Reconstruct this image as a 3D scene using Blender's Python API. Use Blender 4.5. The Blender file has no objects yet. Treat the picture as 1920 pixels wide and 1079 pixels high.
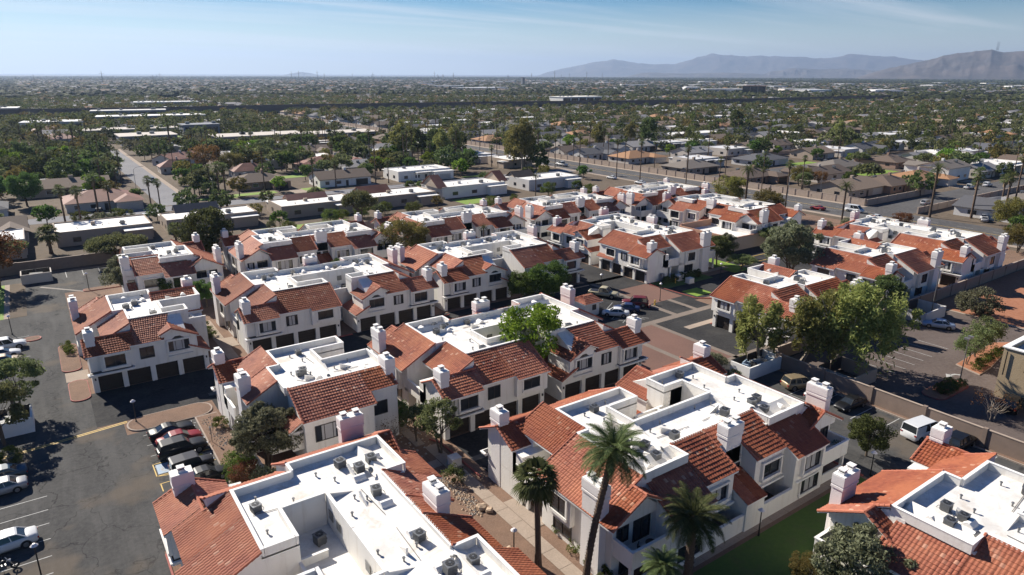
import bpy, math, random
import numpy as np
from mathutils import Vector, Matrix, Euler
R = math.radians
random.seed(7); rng = np.random.default_rng(7)
scene = bpy.context.scene
COL = scene.collection

# ------------------------------------------------------------------ camera
# world axes follow the estate's own grid: x runs along the garage rows, y up the estate, metres
cam = bpy.data.cameras.new('camera'); cam.lens = 24.0; cam.sensor_width = 36; cam.clip_start = .5; cam.clip_end = 90000
cam_o = bpy.data.objects.new('camera', cam); COL.objects.link(cam_o); scene.camera = cam_o
cam_o.matrix_world = Matrix.Translation((0, 0, 40)) @ Matrix.Rotation(R(-35), 4, 'Z') @ Matrix.Rotation(R(90) - math.atan(399 / 1280), 4, 'X') @ Matrix.Rotation(R(.15), 4, 'Z')

# ------------------------------------------------------------------ node helpers
def new_mat(name):
    m = bpy.data.materials.new(name); m.use_nodes = True; nt = m.node_tree
    for n in list(nt.nodes): nt.nodes.remove(n)
    out = nt.nodes.new('ShaderNodeOutputMaterial'); b = nt.nodes.new('ShaderNodeBsdfPrincipled')
    nt.links.new(b.outputs[0], out.inputs[0]); return m, nt, b
def N(nt, t, **k):
    n = nt.nodes.new('ShaderNode' + t)
    for a, v in k.items(): setattr(n, a, v)
    return n
def L(nt, a, b): nt.links.new(a, b)
def noise(nt, scale, detail=4, vec=None, rough=.55, dist=0):
    n = N(nt, 'TexNoise'); n.inputs['Scale'].default_value = scale; n.inputs['Detail'].default_value = detail
    n.inputs['Roughness'].default_value = rough; n.inputs['Distortion'].default_value = dist
    if vec is not None: L(nt, vec, n.inputs['Vector'])
    return n.outputs[0]
def ramp(nt, f, stops, interp='LINEAR'):
    r = N(nt, 'ValToRGB'); cr = r.color_ramp; cr.interpolation = interp
    while len(cr.elements) < len(stops): cr.elements.new(.5)
    for e, (p, c) in zip(cr.elements, stops):
        e.position = p; e.color = (c, c, c, 1) if not hasattr(c, '__len__') else (*c, 1)
    L(nt, f, r.inputs[0]); return r.outputs[0]
def mix(nt, f, a, b, mode='MIX'):
    m = N(nt, 'Mix', data_type='RGBA', blend_type=mode)
    for s, v in ((m.inputs[0], f), (m.inputs[6], a), (m.inputs[7], b)):
        if hasattr(v, 'is_linked'): L(nt, v, s)
        elif s is m.inputs[0]: s.default_value = v
        else: s.default_value = (*v, 1)
    return m.outputs[2]
def math_(nt, op, a, b=0.0, c=None):
    m = N(nt, 'Math', operation=op)
    for i, v in enumerate((a, b) if c is None else (a, b, c)):
        if hasattr(v, 'is_linked'): L(nt, v, m.inputs[i])
        else: m.inputs[i].default_value = v
    return m.outputs[0]
def geo(nt): return N(nt, 'NewGeometry').outputs['Position']
def objc(nt): return N(nt, 'TexCoord').outputs['Object']
def bump(nt, b, h, strength=.3, dist=.05):
    n = N(nt, 'Bump'); n.inputs['Strength'].default_value = strength; n.inputs['Distance'].default_value = dist
    L(nt, h, n.inputs['Height']); L(nt, n.outputs[0], b.inputs['Normal'])
def plain(name, c, rough=.6, metal=0.0, var=.12, scale=3.0, spec=None):
    m, nt, b = new_mat(name); g = geo(nt)
    lo = tuple(x * (1 - var) for x in c); hi = tuple(min(1, x * (1 + var)) for x in c)
    L(nt, mix(nt, noise(nt, scale, 4, g), lo, hi), b.inputs['Base Color'])
    b.inputs['Roughness'].default_value = rough; b.inputs['Metallic'].default_value = metal
    if spec is not None: b.inputs['Specular IOR Level'].default_value = spec
    return m
M = {}
# stucco
def stucco(name, c, streak=.25, sc=1.0):
    m, nt, b = new_mat(name); g = geo(nt)
    col = mix(nt, ramp(nt, noise(nt, .35 * sc, 5, g), [(.3, 0), (.75, 1)]), c, tuple(x * .9 for x in c))
    mp = N(nt, 'Mapping'); mp.inputs['Scale'].default_value = (2.2, 2.2, .22); L(nt, g, mp.inputs[0])
    st = ramp(nt, noise(nt, 1.0, 5, mp.outputs[0]), [(.52, 0), (.75, 1)])
    col = mix(nt, math_(nt, 'MULTIPLY', st, streak), col, tuple(x * y for x, y in zip(c, (.72, .68, .62))))
    L(nt, col, b.inputs['Base Color']); b.inputs['Roughness'].default_value = .9; b.inputs['Specular IOR Level'].default_value = .2
    bump(nt, b, noise(nt, 9, 5, g), .5, .04); return m
M['wall'] = stucco('white_stucco', (.82, .79, .735), .55)
M['trim'] = stucco('white_trim', (.82, .80, .77), .12)
M['tan'] = stucco('tan_stucco', (.44, .34, .22), .3)
for i, c in enumerate([(.42, .34, .27), (.30, .24, .20), (.55, .50, .45), (.24, .25, .28), (.62, .60, .58), (.36, .24, .18)]): M['hw%d' % i] = stucco('house_stucco', c, .25)
# white roof coating
m, nt, b = new_mat('white_roof_coating'); g = geo(nt)
col = mix(nt, ramp(nt, noise(nt, .42, 7, g, .68), [(.36, 0), (.64, 1)]), (.83, .81, .775), (.60, .58, .55))
col = mix(nt, ramp(nt, noise(nt, 3.2, 4, g, .7), [(.5, 0), (.75, .5)]), col, (.52, .50, .47))
col = mix(nt, ramp(nt, noise(nt, .33, 7, g, .65, .6), [(.56, 0), (.70, .8)]), col, (.50, .43, .36))
col = mix(nt, ramp(nt, noise(nt, 2.1, 5, g, .7, .4), [(.60, 0), (.70, .6)]), col, (.58, .46, .36))
vo = N(nt, 'TexVoronoi', feature='DISTANCE_TO_EDGE'); vo.inputs['Scale'].default_value = .55; L(nt, g, vo.inputs['Vector'])
col = mix(nt, ramp(nt, vo.outputs['Distance'], [(0, .35), (.025, 0)]), col, (.5, .48, .46))
L(nt, col, b.inputs['Base Color']); b.inputs['Roughness'].default_value = .7
bump(nt, b, noise(nt, 1.3, 4, g), .5, .06); M['roofw'] = m
M['roofw_grey'] = plain('pale_grey_roof', (.55, .55, .56), .8, var=.2, scale=.4)
# barrel tiles: uv in metres
def tiles(name, base, dark, pale, orange, tw=.31, th=.4, bumpy=True, palef=.05):
    m, nt, b = new_mat(name)
    uv = N(nt, 'UVMap').outputs[0]; s = N(nt, 'SeparateXYZ'); L(nt, uv, s.inputs[0])
    iu = math_(nt, 'FLOOR', math_(nt, 'DIVIDE', s.outputs[0], tw)); iv = math_(nt, 'FLOOR', math_(nt, 'DIVIDE', s.outputs[1], th))
    cb = N(nt, 'CombineXYZ'); L(nt, iu, cb.inputs[0]); L(nt, iv, cb.inputs[1])
    wn = N(nt, 'TexWhiteNoise', noise_dimensions='2D'); L(nt, cb.outputs[0], wn.inputs['Vector'])
    g = geo(nt); big = noise(nt, .35, 4, g)
    col = mix(nt, wn.outputs[0], base, dark)
    col = mix(nt, ramp(nt, big, [(.35, 0), (.65, .8)]), col, orange)
    wn2 = N(nt, 'TexWhiteNoise', noise_dimensions='3D'); L(nt, cb.outputs[0], wn2.inputs['Vector'])
    gate = ramp(nt, noise(nt, .9, 3, g), [(.50, 0), (.70, 1)])
    col = mix(nt, math_(nt, 'MULTIPLY', ramp(nt, wn2.outputs[0], [(.78, 0), (.82, .6)], 'LINEAR'), gate), col, pale)
    col = mix(nt, math_(nt, 'GREATER_THAN', wn2.outputs[0], 1 - palef * .35), col, pale)
    fy = math_(nt, 'FRACT', math_(nt, 'DIVIDE', s.outputs[1], th))
    col = mix(nt, ramp(nt, noise(nt, 2.5, 5, g), [(.5, 0), (.8, .5)]), col, tuple(x * .6 for x in base))
    col = mix(nt, ramp(nt, noise(nt, .045, 3, g), [(.42, .45), (.6, 0)]), col, tuple(x * y for x, y in zip(base, (.62, .62, .7))))
    hs = N(nt, 'HueSaturation'); oi = N(nt, 'ObjectInfo').outputs['Random']; L(nt, col, hs.inputs['Color']); L(nt, math_(nt, 'MULTIPLY_ADD', oi, .34, .80), hs.inputs['Value']); L(nt, math_(nt, 'MULTIPLY_ADD', oi, -.16, 1.04), hs.inputs['Saturation'])
    L(nt, hs.outputs[0], b.inputs['Base Color']); b.inputs['Roughness'].default_value = .75; b.inputs['Specular IOR Level'].default_value = .25
    if bumpy:
        w = math_(nt, 'ABSOLUTE', math_(nt, 'SINE', math_(nt, 'MULTIPLY', s.outputs[0], math.pi / tw)))
        h = math_(nt, 'SUBTRACT', math_(nt, 'MULTIPLY', w, .7), fy)
        bump(nt, b, h, .9, .06)
    else: bump(nt, b, noise(nt, 14, 3, g), .3, .02)
    return m
M['tile'] = tiles('red_barrel_tile', (.34, .095, .045), (.21, .05, .028), (.52, .28, .18), (.44, .15, .065), bumpy=False)
M['tile_far'] = tiles('red_barrel_tile_far', (.34, .095, .045), (.21, .05, .028), (.52, .28, .18), (.44, .15, .065))
M['htile'] = tiles('faded_red_house_tile', (.25, .10, .07), (.17, .065, .05), (.36, .2, .15), (.28, .12, .08), .4, .5)
for i, c in enumerate([(.12, .085, .065), (.22, .16, .115), (.085, .085, .095), (.32, .17, .085), (.17, .145, .125), (.26, .25, .25)]):
    m, nt, b = new_mat('shingle_roof'); g = geo(nt)
    col = mix(nt, noise(nt, 4, 6, g, .75), tuple(x * .6 for x in c), tuple(x * 1.35 for x in c))
    L(nt, col, b.inputs['Base Color']); b.inputs['Roughness'].default_value = .92; bump(nt, b, noise(nt, 7, 3, g), .5, .04); M['sh%d' % i] = m
M['cap'] = plain('ridge_tile', (.40, .13, .075), .8, var=.3, scale=4)
# glass etc
def glass(name, c, r=.08, blind=None):
    m, nt, b = new_mat(name); g = geo(nt)
    col = mix(nt, noise(nt, .8, 2, g), c, tuple(x * 2.2 + .01 for x in c))
    L(nt, col, b.inputs['Base Color']); b.inputs['Roughness'].default_value = r; b.inputs['Specular IOR Level'].default_value = .6; return m
M['glass'] = glass('dark_glass', (.012, .014, .018)); M['curtain'] = plain('pale_curtain_behind_glass', (.40, .40, .41), .25, var=.1)
M['frame'] = plain('dark_bronze_frame', (.03, .026, .024), .5); M['door'] = plain('dark_brown_door', (.024, .016, .013), .55, var=.25, scale=8)
M['door2'] = plain('dark_panel_door', (.03, .03, .035), .5)
M['cdoor'] = plain('cream_garage_door', (.50, .47, .43), .6)
M['metal'] = plain('grey_metal', (.20, .205, .21), .45, .7, .25, 6); M['dark'] = plain('black_fan_grille', (.012, .012, .014), .6)
M['pinkstucco'] = stucco('chimney_stucco', (.80, .76, .735), .15)
M['black'] = plain('black_metal', (.015, .015, .016), .4); M['pole'] = plain('galvanised_pole', (.22, .21, .2), .5, .5)
M['lampg'] = plain('pale_lamp_glass', (.7, .66, .66), .3)
# ground
def ground(name, cs, scs, rough=.95, bmp=.5, extra=None):
    m, nt, b = new_mat(name); g = geo(nt)
    col = mix(nt, ramp(nt, noise(nt, scs[0], 6, g, .6), [(.35, 0), (.65, 1)]), cs[0], cs[1])
    col = mix(nt, ramp(nt, noise(nt, scs[1], 4, g, .7), [(.4, 0), (.75, .8)]), col, cs[2])
    if extra: col = extra(nt, g, col)
    L(nt, col, b.inputs['Base Color']); b.inputs['Roughness'].default_value = rough; b.inputs['Specular IOR Level'].default_value = .15
    bump(nt, b, noise(nt, scs[1] * 3, 3, g), bmp, .05); return m
def cracks(nt, g, col):
    d = N(nt, 'VectorMath', operation='ADD'); nv = N(nt, 'TexNoise'); nv.inputs['Scale'].default_value = .5; nv.inputs['Detail'].default_value = 5; L(nt, g, nv.inputs['Vector'])
    sc = N(nt, 'VectorMath', operation='SCALE'); L(nt, nv.outputs[1], sc.inputs[0]); sc.inputs['Scale'].default_value = 3.2
    L(nt, g, d.inputs[0]); L(nt, sc.outputs[0], d.inputs[1])
    v = N(nt, 'TexVoronoi', feature='DISTANCE_TO_EDGE'); v.inputs['Scale'].default_value = .16; L(nt, d.outputs[0], v.inputs['Vector'])
    col = mix(nt, ramp(nt, v.outputs['Distance'], [(0, .8), (.012, 0)]), col, (.014, .014, .016))
    mp = N(nt, 'Mapping'); mp.inputs['Scale'].default_value = (.5, .07, 1); L(nt, g, mp.inputs[0])
    col = mix(nt, ramp(nt, noise(nt, 1, 6, mp.outputs[0], .65), [(.45, 0), (.7, .5)]), col, (.12, .117, .113))
    col = mix(nt, ramp(nt, noise(nt, .55, 2, g, .4), [(.70, 0), (.76, .7)]), col, (.02, .02, .022))
    return mix(nt, ramp(nt, noise(nt, .11, 3, g), [(.56, 0), (.66, .6)]), col, (.13, .105, .08))
def cracks2(nt, g, col):
    col = mix(nt, ramp(nt, noise(nt, .8, 2, g, .4), [(.68, 0), (.74, .7)]), col, (.012, .012, .013))
    return mix(nt, ramp(nt, noise(nt, .25, 5, g, .6), [(.5, 0), (.72, .5)]), col, (.08, .075, .07))
M['asphalt'] = ground('worn_asphalt', [(.042, .042, .043), (.064, .063, .062), (.085, .083, .08)], [.18, 2.2], extra=cracks)
M['asphalt_dark'] = ground('dark_asphalt', [(.020, .020, .023), (.036, .036, .038), (.055, .053, .05)], [.2, 2.6], extra=cracks2)
M['asphalt_brown'] = ground('brownish_asphalt', [(.085, .066, .060), (.12, .095, .086), (.145, .12, .108)], [.15, 2.0])
M['street'] = ground('street_asphalt', [(.065, .063, .066), (.10, .098, .10), (.13, .125, .12)], [.05, 1.0])
M['street_pale'] = ground('pale_street', [(.16, .16, .175), (.21, .21, .225), (.24, .235, .24)], [.05, 1.0])
M['gravel'] = ground('red_brown_gravel', [(.15, .098, .072), (.205, .13, .092), (.26, .175, .13)], [.4, 6.0], bmp=1)
M['soil'] = ground('dry_soil', [(.115, .088, .066), (.15, .115, .085), (.075, .062, .045)], [.03, .5])
M['red_earth'] = ground('red_earth', [(.27, .115, .065), (.34, .15, .085), (.38, .19, .12)], [.12, 1.5])
M['concrete'] = ground('concrete', [(.32, .26, .21), (.37, .30, .245), (.26, .21, .17)], [.5, 5])
M['grey_conc'] = ground('grey_concrete', [(.30, .27, .24), (.36, .33, .29), (.26, .24, .22)], [.5, 5])
M['redcurb'] = plain('red_curb_paint', (.27, .07, .055), .8, var=.5, scale=2)
M['band'] = ground('grey_brown_paver_band', [(.19, .155, .13), (.23, .19, .16), (.15, .125, .11)], [.5, 5])
M['curb'] = plain('concrete_curb', (.30, .24, .20), .85, var=.25, scale=2)
M['white'] = plain('white_paint', (.36, .36, .35), .8, var=.6, scale=2.5); M['yellow'] = plain('yellow_paint', (.55, .36, .08), .7, var=.3, scale=5)
M['blue'] = plain('blue_paint', (.25, .33, .42), .7, var=.3, scale=5)
M['brick'] = ground('red_brick_paving', [(.135, .082, .068), (.17, .098, .08), (.20, .12, .095)], [.15, 4])
M['blockwall'] = plain('block_wall', (.235, .175, .14), .9, var=.22, scale=1.2); M['blockwall2'] = plain('pale_block_wall', (.36, .285, .23), .9, var=.2, scale=1.0)
M['soundwall'] = plain('sound_wall', (.12, .095, .085), .9, var=.2, scale=.2)
M['boulder'] = plain('boulder', (.42, .31, .22), .9, var=.35, scale=3)
M['bark'] = plain('bark', (.10, .075, .055), .95, var=.4, scale=6); M['palebark'] = plain('pale_bark', (.30, .25, .2), .9, var=.4, scale=5)
M['palmbark'] = plain('palm_bark', (.105, .07, .048), .95, var=.55, scale=9); M['thatch'] = plain('dry_frond_skirt', (.19, .135, .08), .95, var=.4, scale=5)
def leaf(name, a, c, rough=.55, trans=.0):
    m, nt, b = new_mat(name)
    oi = N(nt, 'ObjectInfo').outputs['Random']; gi = N(nt, 'NewGeometry').outputs['Random Per Island']
    col = mix(nt, gi, a, c); hs = N(nt, 'HueSaturation'); L(nt, col, hs.inputs['Color'])
    L(nt, math_(nt, 'MULTIPLY_ADD', oi, .05, .475), hs.inputs['Hue']); L(nt, math_(nt, 'MULTIPLY_ADD', oi, .5, .75), hs.inputs['Value'])
    L(nt, hs.outputs[0], b.inputs['Base Color']); b.inputs['Roughness'].default_value = .8; b.inputs['Specular IOR Level'].default_value = .1
    tl = N(nt, 'BsdfTranslucent'); hs2 = N(nt, 'HueSaturation'); L(nt, hs.outputs[0], hs2.inputs['Color']); hs2.inputs['Value'].default_value = 1.25; hs2.inputs['Hue'].default_value = .485; L(nt, hs2.outputs[0], tl.inputs['Color'])
    ms = N(nt, 'MixShader'); ms.inputs[0].default_value = .32; L(nt, b.outputs[0], ms.inputs[1]); L(nt, tl.outputs[0], ms.inputs[2]); L(nt, ms.outputs[0], [n for n in nt.nodes if n.bl_idname == 'ShaderNodeOutputMaterial'][0].inputs[0])
    return m
M['lf_dark'] = leaf('dark_green_leaves', (.055, .078, .028), (.12, .15, .052)); M['lf_green'] = leaf('bright_green_leaves', (.08, .15, .018), (.19, .28, .035))
M['lf_ficus'] = leaf('deep_green_leaves', (.05, .095, .022), (.11, .17, .042))
M['lf_olive'] = leaf('olive_leaves', (.10, .11, .06), (.22, .225, .14)); M['lf_euc'] = leaf('willowy_leaves', (.13, .15, .04), (.30, .30, .10))
M['lf_yel'] = leaf('yellowing_leaves', (.12, .12, .035), (.22, .19, .055)); M['lf_brown'] = leaf('rusty_leaves', (.13, .07, .03), (.22, .12, .05))
M['lf_palm'] = leaf('palm_fronds', (.045, .065, .022), (.13, .15, .06), .4); M['lf_bush'] = leaf('bush_leaves', (.06, .09, .02), (.14, .17, .04))
M['lf_far'] = leaf('distant_leaves', (.035, .048, .025), (.085, .10, .05)); M['lf_mesq'] = leaf('mesquite_leaves', (.095, .115, .048), (.19, .215, .09))
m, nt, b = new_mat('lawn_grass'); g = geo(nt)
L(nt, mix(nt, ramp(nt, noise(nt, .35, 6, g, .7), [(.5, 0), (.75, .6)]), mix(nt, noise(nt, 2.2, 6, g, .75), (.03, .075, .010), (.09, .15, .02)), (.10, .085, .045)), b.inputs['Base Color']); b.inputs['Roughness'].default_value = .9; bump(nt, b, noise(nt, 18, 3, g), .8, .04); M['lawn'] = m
m, nt, b = new_mat('bright_lawn'); g = geo(nt)
L(nt, mix(nt, noise(nt, .6, 6, g, .7), (.10, .19, .015), (.20, .28, .03)), b.inputs['Base Color']); b.inputs['Roughness'].default_value = .9; M['lawn2'] = m

# ------------------------------------------------------------------ mesh helpers
class MB:
    def __init__(s): s.v = []; s.f = []; s.m = []; s.uv = []; s.n = 0; s.mats = []; s.grids = []
    def mi(s, k):
        if k not in s.mats: s.mats.append(k)
        return s.mats.index(k)
    def add(s, vs, fs, mat):
        n = s.n; i = s.mi(mat); s.v.extend(vs); s.n += len(vs)
        for f in fs: s.f.append([n + a for a in f]); s.m.append(i)
    def box(s, x0, x1, y0, y1, z0, z1, mat):
        s.add([(x, y, z) for z in (z0, z1) for x, y in ((x0, y0), (x1, y0), (x1, y1), (x0, y1))], [(3, 2, 1, 0), (4, 5, 6, 7), (0, 1, 5, 4), (1, 2, 6, 5), (2, 3, 7, 6), (3, 0, 4, 7)], mat)
    def prism(s, poly, a, b, axis, mat):
        # poly: points in the plane across axis; axis 'x': (y,z) points, 'y': (x,z), 'z': (x,y)
        n = len(poly)
        def P(p, t): return (t, p[0], p[1]) if axis == 'x' else ((p[0], t, p[1]) if axis == 'y' else (p[0], p[1], t))
        vs = [P(p, a) for p in poly] + [P(p, b) for p in poly]
        s.add(vs, [tuple(range(n))[::-1], tuple(range(n, 2 * n))] + [(i, (i + 1) % n, n + (i + 1) % n, n + i) for i in range(n)], mat)
    def tube(s, p, q, r0, r1, mat, k=8, cap=True):
        p, q = Vector(p), Vector(q); d = (q - p)
        if d.length < 1e-6: return
        a = d.orthogonal().normalized(); b = d.normalized().cross(a)
        vs = [tuple(p + (a * math.cos(2 * math.pi * i / k) + b * math.sin(2 * math.pi * i / k)) * r0) for i in range(k)] + [tuple(q + (a * math.cos(2 * math.pi * i / k) + b * math.sin(2 * math.pi * i / k)) * r1) for i in range(k)]
        fs = [(i, (i + 1) % k, k + (i + 1) % k, k + i) for i in range(k)]
        if cap: fs += [tuple(range(k))[::-1], tuple(range(k, 2 * k))]
        s.add(vs, fs, mat)
    def path(s, pts, rs, mat, k=8):
        pts = [Vector(p) for p in pts]; n = len(pts); vs = []
        a = (pts[1] - pts[0]).orthogonal().normalized()
        for i, p in enumerate(pts):
            d = (pts[min(i + 1, n - 1)] - pts[max(i - 1, 0)]).normalized(); a = (a - d * a.dot(d)).normalized(); b = d.cross(a)
            vs += [tuple(p + (a * math.cos(2 * math.pi * j / k) + b * math.sin(2 * math.pi * j / k)) * rs[i]) for j in range(k)]
        fs = [(i * k + j, i * k + (j + 1) % k, (i + 1) * k + (j + 1) % k, (i + 1) * k + j) for i in range(n - 1) for j in range(k)]
        s.add(vs, fs + [tuple(range(k))[::-1], tuple((n - 1) * k + j for j in range(k))], mat)
    def grid(s, V, F, UV, mat):   # numpy quads with uvs
        s.grids.append((np.asarray(V, float), np.asarray(F, int), np.asarray(UV, float), s.mi(mat)))
    def mesh(s, name, xf=None, smooth=False):
        V = [np.array(s.v, float).reshape(-1, 3)]; off = len(s.v)
        loops = [i for f in s.f for i in f]; sizes = [len(f) for f in s.f]; mi = list(s.m)
        LP = [np.array(loops, int)]; SZ = [np.array(sizes, int)]; MI = [np.array(mi, int)]; UVs = [np.zeros((len(loops), 2))]
        for v, f, uv, m in s.grids:
            V.append(v); LP.append((f + off).ravel()); SZ.append(np.full(len(f), f.shape[1])); MI.append(np.full(len(f), m)); UVs.append(uv[f.ravel()]); off += len(v)
        V = np.concatenate(V); LP = np.concatenate(LP); SZ = np.concatenate(SZ); MI = np.concatenate(MI); UVs = np.concatenate(UVs)
        if xf is not None: V = xf(V)
        me = bpy.data.meshes.new(name); me.vertices.add(len(V)); me.vertices.foreach_set('co', V.ravel().astype(np.float32))
        me.loops.add(len(LP)); me.loops.foreach_set('vertex_index', LP.astype(np.int32))
        me.polygons.add(len(SZ)); st = np.concatenate([[0], np.cumsum(SZ)[:-1]]) if len(SZ) else np.zeros(0)
        me.polygons.foreach_set('loop_start', st.astype(np.int32)); me.polygons.foreach_set('material_index', MI.astype(np.int32))
        me.polygons.foreach_set('use_smooth', np.full(len(SZ), bool(smooth)))
        for k in s.mats: me.materials.append(M[k])
        if s.grids: u = me.uv_layers.new(name='UVMap'); u.data.foreach_set('uv', UVs.ravel().astype(np.float32))
        me.update(calc_edges=True); return me
def link(name, data, parent=None, loc=None, rz=None, sc=None):
    o = bpy.data.objects.new(name, data); COL.objects.link(o)
    if parent is not None: o.parent = parent
    if loc is not None: o.location = loc
    if rz is not None: o.rotation_euler[2] = rz
    if sc is not None: o.scale = (sc, sc, sc) if not hasattr(sc, '__len__') else sc
    return o
def tag(o, label=None, cat=None, group=None, kind=None):
    if label: o['label'] = label
    if cat: o['category'] = cat
    if group: o['group'] = group
    if kind: o['kind'] = kind
    return o
def copy_tree(o, parent=None):
    c = o.copy(); COL.objects.link(c)
    if parent is not None: c.parent = parent
    for ch in KIDS.get(o.name, []): 
        d = copy_tree(ch, c)
    return c
KIDS = {}
def kid(name, data, parent, **k):
    o = link(name, data, parent, **k); KIDS.setdefault(parent.name, []).append(o); return o

# tiled slope: eave left, eave right, ridge right, ridge left
def tile_slope(mb, a, b, c, d, corr=True, mat='tile', th=.4, tw=.31, slab=.16, fascia='trim'):
    a, b, c, d = [np.array(p, float) for p in (a, b, c, d)]
    nrm = np.cross(b - a, d - a); nrm /= np.linalg.norm(nrm)
    if nrm[2] < 0: nrm = -nrm
    slope = max(np.linalg.norm(d - a), np.linalg.norm(c - b)); n = max(1, int(round(slope / th)))
    w = max(np.linalg.norm(b - a), np.linalg.norm(c - d)); m = max(1, int(math.ceil(w / (tw / 4)))) if corr else max(1, int(w / 3))
    s = np.linspace(0, 1, m + 1); us = s * w
    prof = (np.abs(np.sin(np.pi * us / tw)) ** .8) * .055 if corr else np.zeros(m + 1)
    rows = []; uvs = []; ti = np.minimum((us / tw).astype(int), int(w / tw)); wob = np.interp(us, np.linspace(0, w, max(3, int(w / 1.6))), rng.normal(0, .012, max(3, int(w / 1.6))))
    for k in range(n):
        jt = (rng.normal(0, .007, int(w / tw) + 2)[ti] if corr else np.zeros(m + 1)) + wob + rng.normal(0, .004)
        for (t, h, vv) in ((k / n, 0.0, k * th + .01), (k / n, .055, k * th + .01), ((k + 1) / n, .004, (k + 1) * th - .01)):
            L0 = a + (d - a) * t; R0 = b + (c - b) * t
            P = L0[None] + (R0 - L0)[None] * s[:, None] + nrm[None] * ((h + jt * (h > .01)) + (prof if h > 0 else prof * .2))[:, None]
            rows.append(P); uvs.append(np.stack([us, np.full(m + 1, vv)], 1))
    V = np.concatenate(rows); UV = np.concatenate(uvs); M1 = m + 1
    F = []
    for r in range(3 * n - 1):
        i = r * M1 + np.arange(m); F.append(np.stack([i, i + 1, i + M1 + 1, i + M1], 1))
    mb.grid(V, np.concatenate(F), UV, mat)
    lo = [tuple(p - nrm * .004) for p in (a, b, c, d)]; dn = np.array([0, 0, slab]); hi = [tuple(p - nrm * .004 - dn) for p in (a, b, c, d)]
    mb.add(lo + hi, [(0, 1, 5, 4), (1, 2, 6, 5), (2, 3, 7, 6), (3, 0, 4, 7), (7, 6, 5, 4)], fascia)
def cap_line(mb, p, q, r=.12, mat='cap'):
    p, q = Vector(p), Vector(q); n = max(1, int((q - p).length / .42))
    for i in range(n):
        A = p.lerp(q, i / n); B = p.lerp(q, (i + 1) / n); mb.tube(A, B, r * 1.12, r * .86, mat, 6)

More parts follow.
